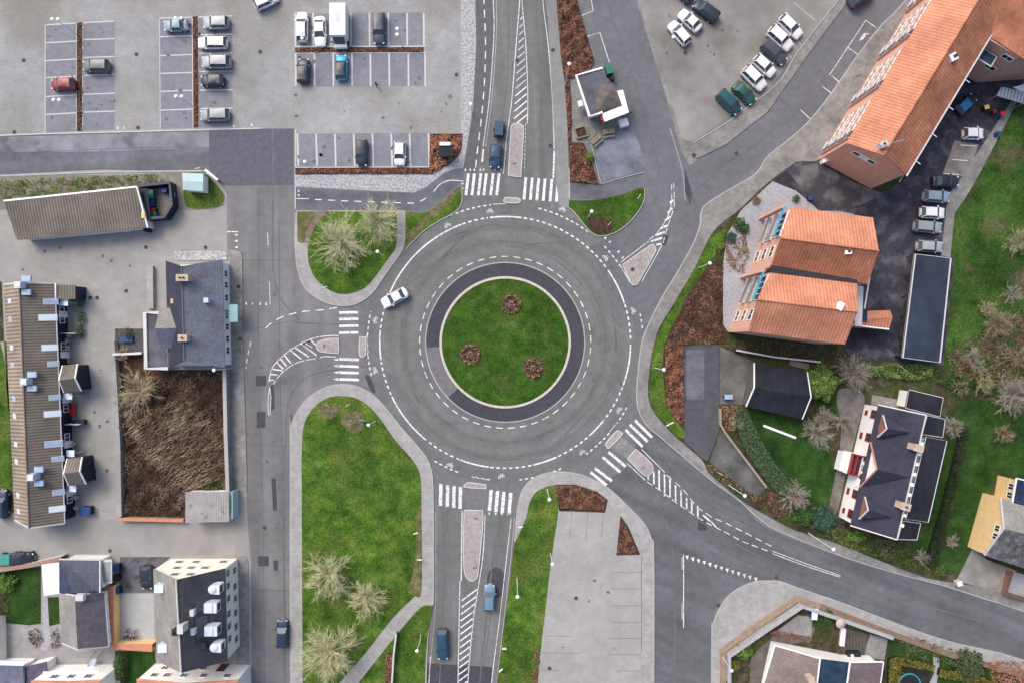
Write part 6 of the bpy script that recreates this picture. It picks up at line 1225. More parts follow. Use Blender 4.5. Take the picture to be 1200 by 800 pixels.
for i, (x, y, lab) in enumerate(((95, 354, 'top'), (95, 372, 'second'), (94, 387, 'third'), (150, 391, 'far right'))):
    bush('small dark green front garden hedge of the terrace, ' + lab + ' one by the upper porch', x, y, .45, 1.0, .1, HEDG, 20 + i, 'garden_hedge', 'hedge', 220, 1.0)
bush('dark hedge beside the green lawn strip under the white court', 141, 781, 1.0, 1.5, .13, HEDG, 31, 'garden_hedge', 'hedge', 700, 2.4)

# ------------------------------------------------------------------ vehicles
def car_parts(kind, L, Wd, Ht, pm_, roofm_=None):
    T = thing('car', '', 'car'); h = L / 2; w = Wd / 2
    K = {'hatch': (.24, .07, -.37, -.47, .95), 'sedan': (.21, .05, -.22, -.36, .93), 'estate': (.23, .08, -.42, -.48, .97), 'suv': (.22, .10, -.40, -.47, 1.05), 'mpv': (.30, .14, -.42, -.48, 1.05)}[kind]
    wb, rf, rr, rb, belt = K; belt = belt if kind != 'suv' else 1.05
    st = [(-.5, .58, .55), (-.495, .72, .72), (-.47, .87, belt * .93), (-.41, .97, belt), (-.2, 1, belt), (0, 1, belt), (wb, 1, belt * .97), (.34, .98, belt * .90), (.41, .93, belt * .83), (.46, .80, belt * .76), (.487, .60, .66), (.5, .38, .52)]
    if kind == 'sedan': st[3] = (-.40, .97, belt * .97)
    vs = []; fs = []; m = MB()
    for x, ww, zt in st:
        y = w * ww; zt_ = zt; zb = .22 if abs(x) < .48 else .3; zm = min(.62, zt_ - .05)
        ring = [(-y * .93, zb), (-y, zm * .75), (-y, zm), (-y * .93, zt_ - .04), (-y * .6, zt_ + .02), (0, zt_ + .045), (y * .6, zt_ + .02), (y * .93, zt_ - .04), (y, zm), (y, zm * .75), (y * .93, zb)]
        vs += [(x * L, yy, zz) for yy, zz in ring]
    n = 11
    for i in range(len(st) - 1):
        for j in range(n): a, b = i * n + j, i * n + (j + 1) % n; fs.append((a, a + n, b + n, b))
    fs += [tuple(range(n)), tuple(range((len(st) - 1) * n, len(st) * n))[::-1]]
    m.mesh(vs, fs); body = m.build('body', pm_, T, smooth=True)
    wt, wr = w * .90, w * .72; zb, zr = belt - .01, Ht
    B = lambda x, s: Vector((x * L, s * wt, zb)); Rf = lambda x, s: Vector((x * L, s * wr, zr - .04))
    def pane(name, q):
        mm = MB(); c = sum(q, Vector()) / 4; mm.face(q); mm.face([c + (p - c) * 1.0 - Vector((0, 0, .02)) for p in q][::-1]); return mm.build(name, pm('car_glass', two((.055, .08, .105), .15), 1.5, rough=.34, spec=.45), T)  # bluish sky reflection put into the glass colour
    pane('windscreen', [B(wb, -1), B(wb, 1), Rf(rf, 1), Rf(rf, -1)]); pane('rear_window', [B(rb, 1), B(rb, -1), Rf(rr, -1), Rf(rr, 1)])
    for s in (-1, 1): pane('side_window', [B(rb, s), B(wb, s), Rf(rf, s), Rf(rr, s)])
    m = MB(); xs = [rr - .01, rr * .6 + rf * .4, rf * .6 + rr * .4, rf + .012]; vs = []
    for i, x in enumerate(xs):
        e = .02 if i in (0, 3) else .07
        for s, z in ((-1.03, -.06), (-.97, .0), (-.5, e * .8), (0, e), (.5, e * .8), (.97, 0), (1.03, -.06)): vs.append((x * L, s * wr, zr - .02 + z))
    m.mesh(vs, [(i * 7 + j, (i + 1) * 7 + j, (i + 1) * 7 + j + 1, i * 7 + j + 1) for i in range(3) for j in range(6)])
    for s in (-1, 1):
        m.tube(B(wb, s), Rf(rf, s), .045, .045, 5); m.tube(B(rb, s), Rf(rr, s), .07, .07, 5)
        mx = (rr + rf) / 2 + .02; m.tube(B(mx - .01, s) + Vector((0, -s * .01, 0)), Rf(mx, s), .04, .04, 4)
    m.build('roof', roofm_ or pm_, T, smooth=False)
    for sx in (.31, -.30):
        for s in (-1, 1):
            m = MB(); m.tube((sx * L, s * (w - .19), .32), (sx * L, s * (w + .005), .32), .32, .32, 16); wh = m.build('wheel', RUBB, T); m = MB(); m.tube((sx * L, s * (w - .0), .32), (sx * L, s * (w + .015), .32), .2, .2, 10); m.build('rim', STEEL, wh)
    for s in (-1, 1):
        m = MB(); m.box((L * .447, s * w * .64, .70 * belt), (.26, .30, .13), -s * .6); m.build('headlight', pm('headlight_glass', two((.62, .64, .66), .05), 2, rough=.2), T)
        m = MB(); m.box((-L * .478, s * w * .72, .84 * belt), (.14, .28, .22), s * .25); m.build('tail_light', pm('tail_light_glass', two((.35, .015, .015), .05), 2, rough=.25), T)
        m = MB(); m.box((wb * L - .25, s * (w + .07), belt + .04), (.16, .20, .12)); m.build('side_mirror', pm_, T)
    m = MB(); m.box((L * .503, 0, .42), (.02, .52, .11)); m.build('number_plate', TRIM, T)
    m = MB(); m.box((L * .485, 0, .5), (.06, w * .9, .16)); m.build('grille', LEAD, T)
    return T
PAINT = {'red': (.24, .02, .03), 'greygreen': (.12, .14, .135), 'paleblue': (.22, .29, .36), 'silver': (.34, .36, .38), 'white': (.76, .76, .76), 'black': (.020, .026, .038), 'cyan': (.02, .36, .60), 'darkgrey': (.06, .065, .075),
         'teal': (.012, .075, .085), 'darkblue': (.02, .04, .08), 'green': (.012, .085, .06), 'icy': (.13, .22, .31), 'sage': (.27, .30, .29), 'blue': (.02, .16, .42), 'navy': (.02, .065, .12), 'steel': (.045, .06, .09)}
for k in PAINT: paint(k, PAINT[k])
cars = [  # x, y, heading (deg, 0 = right, 90 = up), kind, length px, paint, label
    (74, 99, 180, 'hatch', 28, 'red', 'dark red hatchback alone in the leftmost column of bays'), (112.5, 77.5, 180, 'estate', 31, 'greygreen', 'grey-green estate car alone in the second column of bays'),
    (206, 30, 182, 'sedan', 28.5, 'paleblue', 'pale blue saloon under the double lamp left of the silver cars'), (253, 27, 181, 'estate', 29.5, 'silver', 'silver car topmost in the column beside the copper hedge strip'),
    (249, 50.5, 180, 'estate', 34.5, 'white', 'white estate car second from the top beside the copper hedge strip'), (253.5, 73, 180, 'suv', 34, 'silver', 'silver people carrier third from the top beside the copper hedge strip'),
    (249, 95, 180, 'hatch', 27.5, 'black', 'black hatchback fourth from the top beside the copper hedge strip'), (251.5, 135, 181, 'estate', 34, 'sage', 'pale grey-green estate lowest in the column beside the copper hedge strip'),
    (354, 31.5, 90, 'hatch', 35, 'white', 'white hatchback at the left end of the upper row'), (375, 37, -89, 'sedan', 35.5, 'white', 'white saloon between the white hatchback and the white van'),
    (444.5, 34, -90, 'suv', 37, 'steel', 'dark grey sports utility car right of the white van'), (355.5, 83, 88, 'estate', 28.5, 'black', 'black estate under the white hatchback, left end of the lower row'),
    (400, 79, 90, 'hatch', 29.5, 'cyan', 'bright cyan-blue hatchback with black roof in the lower row'), (424, 179.5, -91, 'estate', 31, 'black', 'black estate in the lowest row of bays'), (468.5, 180, -91, 'hatch', 28, 'white', 'white hatchback in the lowest row of bays'),
    (312, 1, 25, 'hatch', 30, 'white', 'white car cut by the top picture edge above the lane'), (462.5, 349, 208, 'sedan', 33, 'white', 'white saloon turning off the roundabout at the west arm'),
    (580.5, 183, -94, 'hatch', 28, 'navy', 'dark blue car waiting at the north zebra crossing'), (573.5, 700, 88, 'hatch', 31, 'icy', 'icy blue-silver car driving up the south arm beside the dark patch'),
    (518.5, 754.5, -88, 'hatch', 36, 'navy', 'dark blue car driving down the south arm'), (331, 742, 90, 'hatch', 33, 'darkblue', 'dark blue car on the street left of the big green'),
    (827, 13, 143, 'suv', 33, 'black', 'black sports utility car right of two white cars at the top'), (808.5, 24.5, 137, 'sedan', 31, 'white', 'white saloon between the black car and another white car at the top'), (796, 39, 130, 'hatch', 32, 'white', 'white hatchback lowest of the three angled cars at the top'), (800, -9, 135, 'hatch', 30, 'darkblue', 'dark blue car cut by the top edge above the white cars'),
    (854, 120.5, -44, 'mpv', 33, 'teal', 'dark teal van-like car lowest in the diagonal row'), (872, 109.5, -43, 'sedan', 31, 'green', 'dark green saloon second lowest in the diagonal row'), (883.5, 92, -45, 'suv', 33, 'white', 'white sports utility car third from the lower end of the diagonal row'),
    (895.5, 77.5, -42, 'hatch', 30, 'white', 'white hatchback between two others, fourth from the lower end of the diagonal row'), (907, 62, -42, 'estate', 34, 'darkgrey', 'dark grey estate fifth from the lower end of the diagonal row'), (914, 45.5, -42, 'suv', 34, 'white', 'white sports utility car directly above the dark grey estate'), (926, 31.5, -44, 'hatch', 33, 'white', 'white car at the upper end of the diagonal row'),
    (1009, -3, 28, 'suv', 32, 'darkgrey', 'dark grey car cut by the top edge on the north-east road'),
    (1131, 122.5, 42, 'hatch', 27, 'black', 'black small car with bright blue roof in the dark yard corner'), (1139.5, 157, 0, 'hatch', 24.5, 'white', 'white small car alone near the bins in the dark yard'),
    (1107.5, 212.5, 0, 'sedan', 31, 'black', 'black saloon topmost in the yard column'), (1096.5, 230.5, -3, 'hatch', 32, 'paleblue', 'pale blue hatchback second in the yard column'), (1092, 249.5, -3, 'hatch', 28.5, 'white', 'white car third in the yard column'), (1086.5, 266, -5, 'estate', 33, 'sage', 'beige silver estate fourth in the yard column'), (1088.5, 289, -3, 'hatch', 30.5, 'silver', 'silver hatchback lowest in the yard column above the carport'),
    (27, 653.5, 0, 'suv', 25, 'black', 'black car parked by the alley wall at the lower left'), (172, 676, -89, 'hatch', 27.5, 'black', 'black car with white nose strip beside the apartment house'), (2, 590, 90, 'estate', 34, 'darkblue', 'dark blue vehicle cut by the left edge beside the terrace'),
]
grp = lambda x, y: ('cars in the north-west car park' if x < 500 and y < 200 and x > 40 else 'cars in the north-east car park' if 780 < x < 940 and y < 130 else 'cars in the yard behind the orange houses' if x > 1080 else 'cars driving on the roads' if y > 150 and 320 < x < 600 else 'other parked cars')
cache = {}
for (x, y, a, kind, L, col, lab) in cars:
    wd_ = {'hatch': 1.76, 'sedan': 1.80, 'estate': 1.80, 'suv': 1.90, 'mpv': 1.84}[kind]; ht = {'hatch': 1.48, 'sedan': 1.44, 'estate': 1.5, 'suv': 1.72, 'mpv': 1.85}[kind]
    key = (kind, round(L / 4), col, 'blue roof' in lab or 'black roof' in lab)
    if key not in cache:
        rm = MATS['car_paint_blue'] if 'blue roof' in lab else MATS['car_paint_black'] if 'black roof' in lab else None
        o = car_parts(kind, round(L / 4) * 4 * S, wd_, ht, MATS['car_paint_' + col], rm); cache[key] = o
    else: o = copy_tree(cache[key])
    p = W(x, y, .7); o.location = (p[0], p[1], .02 if x < 840 else (.145 if x > 1050 else .025)); o.rotation_euler = (0, 0, R(a)); o['label'] = lab; o['category'] = 'car'; o['group'] = grp(x, y)
    o.scale = (L / (round(L / 4) * 4),) * 1 + (1, 1)
# white box van
T = thing('box_van', 'large white box van in the upper row of bays', 'van', (0, 0, 0)); L = 5.9; bd = 2.35
m = MB(); m.box((-.55, 0, 1.75), (4.75, bd, 2.2)); m.build('box_body', pm('van_white', two(g3(.80), .02), 1, rough=.4), T)
m = MB(); vs = [(1.82, -1.0, .45), (2.95, -.95, .45), (2.95, -.95, 1.1), (2.55, -.92, 1.3), (1.82, -1.0, 2.3)]; m.mesh(vs + [(x, -y, z) for x, y, z in vs], [(0, 1, 2, 3, 4), (9, 8, 7, 6, 5), (0, 5, 6, 1), (1, 6, 7, 2), (2, 7, 8, 3), (3, 8, 9, 4), (4, 9, 5, 0)]); m.build('cab', MATS['van_white'], T)
m = MB(); m.face([(2.57, -.85, 1.34), (2.57, .85, 1.34), (1.9, .88, 2.26), (1.9, -.88, 2.26)]); m.build('windscreen', GLASS, T)
m = MB(); m.box((-.9, 0, 2.88), (1.2, .6, .08)); m.build('roof_rail', TRIMG, T)
for sx in (2.1, -1.6):
    for s in (-1, 1): m = MB(); m.tube((sx, s * .85, .36), (sx, s * 1.1, .36), .36, .36, 16); m.build('wheel', RUBB, T)
for s in (-1, 1):
    m = MB(); m.box((2.93, s * .7, .85), (.08, .3, .2)); m.build('headlight', MATS['headlight_glass'], T); m = MB(); m.box((2.3, s * 1.2, 1.5), (.12, .25, .3)); m.build('side_mirror', BINB, T)
p = W(398, 31.5, 1.5); T.location = (*p, .02); T.rotation_euler = (0, 0, R(-90))
# trailer behind the teal car
T = thing('box_trailer', 'dark covered trailer behind the dark blue car on the north arm', 'trailer', (0, 0, 0)); m = MB(); m.box((0, 0, .95), (2.3, 1.35, .9), 0, .92); m.build('cover', MATS['car_paint_navy'], T); m = MB(); m.box((0, 0, .47), (2.4, 1.45, .12)); m.tube((1.1, 0, .45), (2.2, 0, .45), .05); m.build('frame', LEAD, T)
for s in (-1, 1): m = MB(); m.tube((0, s * .68, .3), (0, s * .85, .3), .3, .3, 12); m.build('wheel', RUBB, T)
p = W(585, 152, .6); T.location = (*p, .02); T.rotation_euler = (0, 0, R(-94))
T = thing('container_trailer', 'teal topped flat trailer behind the alley wall at lower left', 'trailer', (0, 0, 0)); m = MB(); m.box((0, 0, 1.1), (3.2, 1.3, 1.0)); m.build('box_body', pm('teal_panel', two((.06, .27, .22), .08), 1, rough=.5), T); m = MB(); m.box((0, 0, 1.65), (3.3, 1.4, .1)); m.build('lid', MATS['teal_panel'], T)
for s in (-1, 1): m = MB(); m.tube((0, s * .6, .32), (0, s * .75, .32), .32, .32, 12); m.build('wheel', RUBB, T)
T.location = (*W(3, 654, .8), .02)

# ------------------------------------------------------------------ street lamps, signs
def lamp(label, px, py, h, heads=1, group='park lamps with white globe heads', arm=0.0, aang=0.0):
    T = thing('street_lamp', label, 'street lamp', (0, 0, 0), group)
    m = MB(); m.tube((0, 0, 0), (0, 0, h * .35), .075, .065, 8); m.tube((0, 0, h * .35), (0, 0, h), .06, .04, 8)
    if arm: m.tube((0, 0, h), (arm * math.cos(aang), arm * math.sin(aang), h + .1), .035, .03, 6)
    m.build('pole', pm('lamp_pole_white', two(g3(.62), .04), 2, rough=.5), T)
    spots = [(0, 0)] if heads == 1 and not arm else [(arm * math.cos(aang), arm * math.sin(aang))] if heads == 1 else [(-.42 * math.cos(aang), -.42 * math.sin(aang)), (.42 * math.cos(aang), .42 * math.sin(aang))]
    for sx, sy in spots:
        m = MB(); m.lathe((sx, sy, h), [(.05, -.1), (.12, -.05), (.23, 0), (.26, .05), (.2, .12), (.1, .17), (0, .18)], 16); m.build('lamp_head', LAMPG, T)
    if heads == 2: m = MB(); m.tube((-.45 * math.cos(aang), -.45 * math.sin(aang), h - .05), (.45 * math.cos(aang), .45 * math.sin(aang), h - .05), .03, .03, 6); m.build('cross_arm', STEEL, T)
    T.location = (*W(px, py), .1); return T
D2 = 'double headed lamps of the car park'
for a in (('double lamp over the upper bays of the leftmost block', 90.5, 41, 5, 2, D2), ('double lamp over the lower bays of the leftmost block', 92, 131, 5, 2, D2), ('double lamp above the pale blue saloon', 228, 40, 5, 2, D2), ('double lamp over the lower bays left of the silver estate', 228.5, 127, 5, 2, D2),
          ('double lamp beside the white hatchback of the upper row', 366, 59, 5, 2, D2, 0, 1.57), ('double lamp over the empty bay right of the dark grey car', 472, 55, 5, 2, D2, 0, 1.57), ('lamp over the left bay of the lowest parking row', 369, 200, 5), ('lamp on the pebble strip by the north road', 553.5, 133, 4),
          ('lamp beside the pavement bench line of the lowest row', 476, 200, 4.2), ('lamp on the north-west grass island', 450, 300, 5), ('lamp near the top of the big green', 440, 493, 5), ('tall mast lamp at the hedge by the snack kiosk', 661.5, 102, 8.6),
          ('lamp beside the white hatchback of the north-east car park', 780, 61, 5), ('lamp at the top of the north-east car park', 783, 17, 5), ('lamp on the crescent lawn below the kiosk', 689, 255, 4.8), ('lamp in the brown shrubs right of the roundabout', 818, 314, 6.2), ('lamp at the grass edge by the purple driveway', 767, 431, 6.4),
          ('tall lamp in the verge of the south-east pavement', 854, 568, 7.2), ('tall lamp reaching over the south-east road below the villa', 947, 624, 8.2), ('lamp above the copper bed of the slab car park', 641, 572.5, 7), ('lamp at the grass edge of the slab car park', 645, 648, 5), ('lamp on the south verge opposite the icy blue car', 606, 677, 7.6),
          ('lamp inside the wall of the lower right corner plot', 846, 768, 4.6), ('lamp fixed at the right foot of the slate house', 271, 431.5, 6), ('lamp at the lower end of the big green path', 493, 748, 4)):
    lamp(*a[:3], a[3], *(a[4:5] or (1,)), **({'group': a[5]} if len(a) > 5 else {}), **({'aang': a[7]} if len(a) > 7 else {}))
def sign(label, px, py, h, kind='round', col=None, ang=0.0, name='traffic_sign'):
    T = thing(name, label, 'traffic sign', (0, 0, 0)); m = MB(); m.tube((0, 0, 0), (0, 0, h), .035, .035, 6); m.build('pole', STEEL, T)
    m = MB(); ca, sa = math.cos(ang), math.sin(ang)
    if kind == 'round': m.tube((-.02 * sa, .02 * ca, h - .3), (.02 * sa, -.02 * ca, h - .3), .32, .32, 16)
    else: m.box((0, 0, h - .3), (.7 if kind == 'box' else 1.2, .05, .5), ang)
    m.build('sign_face', col or TRIM, T); T.location = (*W(px, py), .1); return T
SB = pm('sign_blue', two((.02, .12, .45), .04), 2, rough=.4)
for a in (('blue round sign on the long south traffic island', 557, 660, 2.2, 'round', SB), ('blue round sign at the crossing end of the long south island', 558, 603, 2.2, 'round', SB, 0), ('white sign on the verge right of the south zebra crossing', 610, 612.5, 2.4, 'box', TRIM, .1), ('white sign at the right edge of the big green', 489.5, 620, 2.3, 'box', TRIM, .2), ('white sign at the left edge of the big green', 357, 641, 2.3, 'box', TRIM, 1.2),
          ('blue round sign on the long north island', 603, 196, 2.2, 'round', SB), ('white sign on the crescent lawn right side', 746, 234, 2.3, 'box', TRIM, 1.0), ('white sign by the bed on the crescent lawn', 712, 265, 2.3, 'box', TRIM, .8), ('small white sign post on the earth patch of the big green', 411, 473, 2.0, 'box', TRIM, .4), ('sign post with two plates at the foot of the north-west island', 386, 338, 2.6, 'box', TRIM, .3),
          ('white direction sign at the grass corner by the purple driveway', 780, 494, 3.0, 'wide', TRIM, .5), ('white sign near the pebble corner of the cross road', 240, 202, 2.5, 'box', TRIM, .2), ('white sign on the verge by the tall south-east lamp', 840, 552, 2.0, 'box', TRIM, -.5), ('blue round sign on the west traffic island', 384, 405, 2.2, 'round', SB, 1.57), ('blue round sign on the triangular north-east island', 748, 305, 2.2, 'round', SB, .7), ('blue round sign on the south-east island', 751, 545, 2.2, 'round', SB, .8),
          ('red and white advertising sign on the mast hedge by the kiosk', 662, 92, 3.2, 'wide', BINR, .6), ('purple sign on the pavement beside the long orange house', 998, 95, 2.4, 'box', pm('sign_purple', two((.28, .03, .16), .05), 2), .4), ('small white sign on the pavement near the south verge', 493, 652, 1.6, 'box', TRIM, 0), ('short white marker post on the south verge', 591, 757, 1.0, 'box', TRIM, 0), ('short white marker on the bottom grass triangle', 494, 742, 1.4, 'box', TRIM, 1.5), ('short white marker near the lower south verge', 587, 782, 1.0, 'box', TRIM, .6)):
    sign(*a)

# ------------------------------------------------------------------ bins, furniture, bicycles, person
def bin_(label, px, py, body, lid, w_=.6, l_=.7, h=1.05, ang=0.0, wheels=True, z=.02):
    T = thing('wheelie_bin', label, 'bin', (0, 0, 0)); m = MB(); m.box((0, 0, h * .47), (w_ * .9, l_ * .9, h * .86)); m.build('bin_body', body, T); m = MB(); m.box((0, 0, h * .93), (w_, l_, .08)); m.box((0, -l_ * .45, h * .99), (w_ * .8, .06, .06)); m.build('lid', lid, T)
    for s in (-1, 1): m = MB(); m.tube((s * w_ * .32, -l_ * .45, .1), (s * w_ * .42, -l_ * .45, .1), .1, .1, 10); m.build('wheel', RUBB, T)
    T.location = (*W(px, py, h * .7), z); T.rotation_euler = (0, 0, ang)
bin_('large green lidded waste container, upper one in the bin enclosure', 177.5, 228, BING, BING, .8, 1.3, 1.3); bin_('large green lidded waste container, lower one in the bin enclosure', 180, 253.5, BING, BING, 1.0, 1.3, 1.3)
bin_('dark blue bin between the two green containers', 178, 238, BINBL, BINBL, .8, 1.1, 1.1); bin_('small red topped bin above the lower green container', 180, 246, BINB, BINR, .7, .5, 1.1)
bin_('blue bin at the top fence of the enclosure', 193, 223.5, BINBL, BINBL, .8, .6); bin_('blue bin at the right fence of the enclosure', 203.5, 233, BINBL, SKYL, .6, 1.6)
bin_('black bin with yellow round lid in the dark yard corner', 1154.5, 126.5, BINB, BINY, .7, .6, 1.1, .3, z=.15); bin_('black bin with dark red lid in the dark yard corner', 1163.5, 131.5, BINB, pm('dark_red_plastic', two((.25, .02, .03), .1), 2), .55, .5, 1.1, z=.15); bin_('blue bin with bright red lid in the dark yard corner', 1173, 134, BINBL, BINR, .65, .6, 1.1, .2, z=.15); bin_('small blue bin by the field edge', 1169, 157, BINBL, BINBL, .55, .5, 1.0, z=.18)
bin_('green lidded dark container beside the snack kiosk', 713.5, 82, BINB, BING, 1.0, 1.5, 1.3, .25); bin_('small dark bin below the green lidded container', 718, 92, BINB, BINB, .5, .5)
bin_('black bin, upper one along the court wall', 136.5, 664, BINB, BINBL, 1.0, 1.0); bin_('black bin, middle one along the court wall', 137, 676, BINB, BINB, .9, .9); bin_('black bin, lower one along the court wall', 137.5, 691, BINB, BINBL, .9, 1.0)
bin_('two tone blue bin in the stained concrete court', 853, 464.5, BINBL, SKYL, 1.2, .7, .9, z=.14); bin_('tall pale blue box against the lower right garden wall', 953.5, 718, BINBL, SKYB, .9, 1.7, 1.3, -.1, z=.1); bin_('dark bin at the foot of the lower porch', 101, 598, BINB, BINBL, 1.6, 1.3, 1.2); bin_('dark bin box right of the red chairs at the terrace', 92.5, 494, BINB, BINB, 1.8, .7, 1.1)
bin_('white bin beside the driveway of the yellow house', 1123, 682.5, TRIMG, SKYB, .8, .7, 1.0, .3, z=.14); bin_('dark planter at the gravel court corner', 948.5, 232.5, BINB, BINBL, .6, .6, .7, z=.15); bin_('small dark crate on the court wall of the slate house', 149, 397, BINB, BINBL, 1.7, 1.0, .5)
# small kiosk in the corner bed
T = house('ticket_kiosk', 'small dark roofed kiosk with white sign in the orange-brown corner bed', 521, 173, 'kiosk'); m = MB(); m.prism(WL([(515, 171), (529, 171), (530, 181), (516, 182)], 2.0), 0, 2.0); m.build('wall', LEAD, T); m = MB(); m.prism(WL([(513.5, 170), (531, 170), (531, 183), (515, 184)], 2.15), 2.02, 2.12, True); m.build('roof', FELT, T); m = MB(); m.box((*W(521.5, 169, 2.2), 2.2), (1.6, .5, .35)); m.build('sign_panel', TRIM, T)
# benches at the snack kiosk
def bench(label, px, py, ang):
    T = thing('picnic_table', label, 'picnic table', (0, 0, 0), 'picnic tables by the snack kiosk'); m = MB(); m.box((0, 0, .74), (1.8, .75, .05)); m.build('tabletop', WOOD, T)
    for s in (-1, 1): m = MB(); m.box((0, s * .72, .45), (1.8, .28, .05)); m.build('seat', WOOD, T)
    for s in (-1, 1): m = MB(); m.tube((s * .65, -.7, 0), (s * .65, .25, .72), .04); m.tube((s * .65, .7, 0), (s * .65, -.25, .72), .04); m.build('leg', WOOD, T)
    T.location = (*W(px, py, .5), .04); T.rotation_euler = (0, 0, ang)
bench('grey wooden picnic table directly below the kiosk canopy', 713, 154.5, .15); bench('grey wooden picnic table at the wall left of the other one', 698, 163.5, .7)
T = house('planter_frame', 'square wooden frame planter below the snack kiosk', 681, 157, 'planter'); m = MB(); P = WL([(673, 152), (685, 149), (689, 160), (676, 163)]); m.ribbon(P, .25, 0, .5, True); m.build('frame', WOOD, T); m = MB(); m.prism(inset(P, .2), .05, .35); m.build('soil', BARK, T)
def sofa(label, px, py, mat, n, w_, d_, ang, z=.05):
    T = thing('garden_bench', label, 'garden furniture', (0, 0, 0)); m = MB(); m.box((0, 0, .38), (w_, d_, .14)); m.build('seat', mat, T); m = MB(); m.box((0, d_ * .5, .65), (w_, .1, .5)); m.build('backrest', mat, T)
    for sx in (-1, 1):
        for sy in (-1, 1): m = MB(); m.tube((sx * w_ * .45, sy * d_ * .4, 0), (sx * w_ * .45, sy * d_ * .4, .35), .03); m.build('leg', LEAD, T)
    T.location = (*W(px, py, .4), z); T.rotation_euler = (0, 0, ang)
sofa('bright red garden bench in front of the terrace', 85.5, 480, BINR, 1, 1.7, .8, -1.57); sofa('yellow garden bench in front of the terrace', 77.5, 422.5, BINY, 1, 1.1, .8, 0)
def potted(label, px, py, h=.5):
    T = thing('flower_pot', label, 'flower pot', (0, 0, 0)); m = MB(); m.lathe((0, 0, 0), [(.16, 0), (.24, .3), (.26, .32), (.2, .32), (0, .28)], 12); m.build('pot', TERRA, T); m = MB(); rng = random.Random(int(px))
    for i in range(60): p = Vector((rng.gauss(0, .16), rng.gauss(0, .16), .35 + rng.random() * h)); u = Vector((rng.uniform(-1, 1), rng.uniform(-1, 1), .2)).normalized() * .09; v = Vector((-u.y, u.x, .03)); m.face([p - u, p - v, p + u, p + v])
    m.build('plant', pm('white_blooms', two((.55, .55, .48), .2), 3, island=.3), T); T.location = (*W(px, py, .3), .05)
for i, (x, y, l) in enumerate(((82, 393, 'upper front garden by the dark screen'), (80, 399, 'front garden under the uppermost white blooms'), (90, 582, 'front garden below the lower porch'), (91, 594, 'lowest front garden of the terrace'), (81, 408, 'front garden just above the yellow bench'), (87, 520, 'front garden above the lower porch'))): potted('pot of white blooms in the ' + l, x, y)
T = thing('trampoline', 'round teal trampoline in the bottom right garden', 'trampoline', (0, 0, 0)); m = MB(); n = 28
for i in range(n):
    a, b_ = 6.2832 * i / n, 6.2832 * (i + 1) / n; m.tube((1.65 * math.cos(a), 1.65 * math.sin(a), .8), (1.65 * math.cos(b_), 1.65 * math.sin(b_), .8), .13, .13, 6, False)
m.build('padding', PLTEAL, T); m = MB(); m.lathe((0, 0, .74), [(1.55, 0), (1.5, .02), (0, .02)], 28); m.build('jumping_mat', BINB, T)
for i in range(4): a = i * 1.5708 + .4; m = MB(); m.tube((1.6 * math.cos(a), 1.6 * math.sin(a), 0), (1.6 * math.cos(a), 1.6 * math.sin(a), .75), .04); m.build('leg', STEEL, T)
T.location = (*W(1065, 801, .7), .1)
T = house('garden_slide', 'pale blue children slide leaning on the orange roofed lower left house', 107, 780, 'slide'); m = MB(); a, b_ = W(110, 771, 1.2), W(104, 788, .2)
m.tube((a[0] - .5, a[1], 1.3), (b_[0] - .5, b_[1], .15), .05); m.tube((a[0] + .5, a[1], 1.3), (b_[0] + .5, b_[1], .15), .05); m.build('side_rail', SKYL, T)
m = MB(); m.face([(a[0] - .45, a[1], 1.22), (a[0] + .45, a[1], 1.22), (b_[0] + .45, b_[1], .1), (b_[0] - .45, b_[1], .1)]); m.build('slide_bed', CHIM, T); m = MB(); m.tube((a[0] + .5, a[1], 1.3), (a[0] + .7, a[1] + .5, 0), .04); m.tube((a[0] - .5, a[1], 1.3), (a[0] - .5, a[1] + .5, 0), .04); m.build('leg', LEAD, T)
def bicycle(label, px, py, ang, z=.04, group='bicycles parked in the white court'):
    T = thing('bicycle', label, 'bicycle', (0, 0, 0), group); 
    for sx in (-.52, .52):
        m = MB(); n = 16
        for i in range(n):
            a, b_ = 6.2832 * i / n, 6.2832 * (i + 1) / n; m.tube((sx + .34 * math.cos(a), 0, .34 + .34 * math.sin(a)), (sx + .34 * math.cos(b_), 0, .34 + .34 * math.sin(b_)), .03, .03, 4, False)
        m.build('wheel', RUBB, T)
    m = MB(); 
    for a, b_ in (((-.52, .34), (-.15, .8)), ((-.15, .8), (.38, .82)), ((.38, .82), (0, .3)), ((0, .3), (-.15, .8)), ((-.52, .34), (0, .3)), ((.38, .95), (.52, .34))): m.tube((a[0], 0, a[1]), (b_[0], 0, b_[1]), .028, .028, 5)
    m.build('frame', LEAD, T); m = MB(); m.box((-.17, 0, .9), (.28, .14, .06)); m.build('saddle', BINB, T); m = MB(); m.tube((.36, -.3, 1.0), (.36, .3, 1.0), .025); m.build('handlebar', STEEL, T)
    T.location = (*W(px, py, .5), z); T.rotation_euler = (0, 0, ang)
for i, (x, y, a) in enumerate(((147, 744, 1.5), (151, 743, 1.7), (155, 745, 1.4), (159, 744, 1.6))): bicycle(('leftmost', 'second', 'third', 'rightmost')[i] + ' dark bicycle in the row against the tan court wall', x, y, a)
bicycle('dark bicycle leaning at the hatched west traffic marking', 358, 402, .5, .02, None); bicycle('bicycle parked beside the kiosk canopy corner', 738, 133, .6, .03, None)
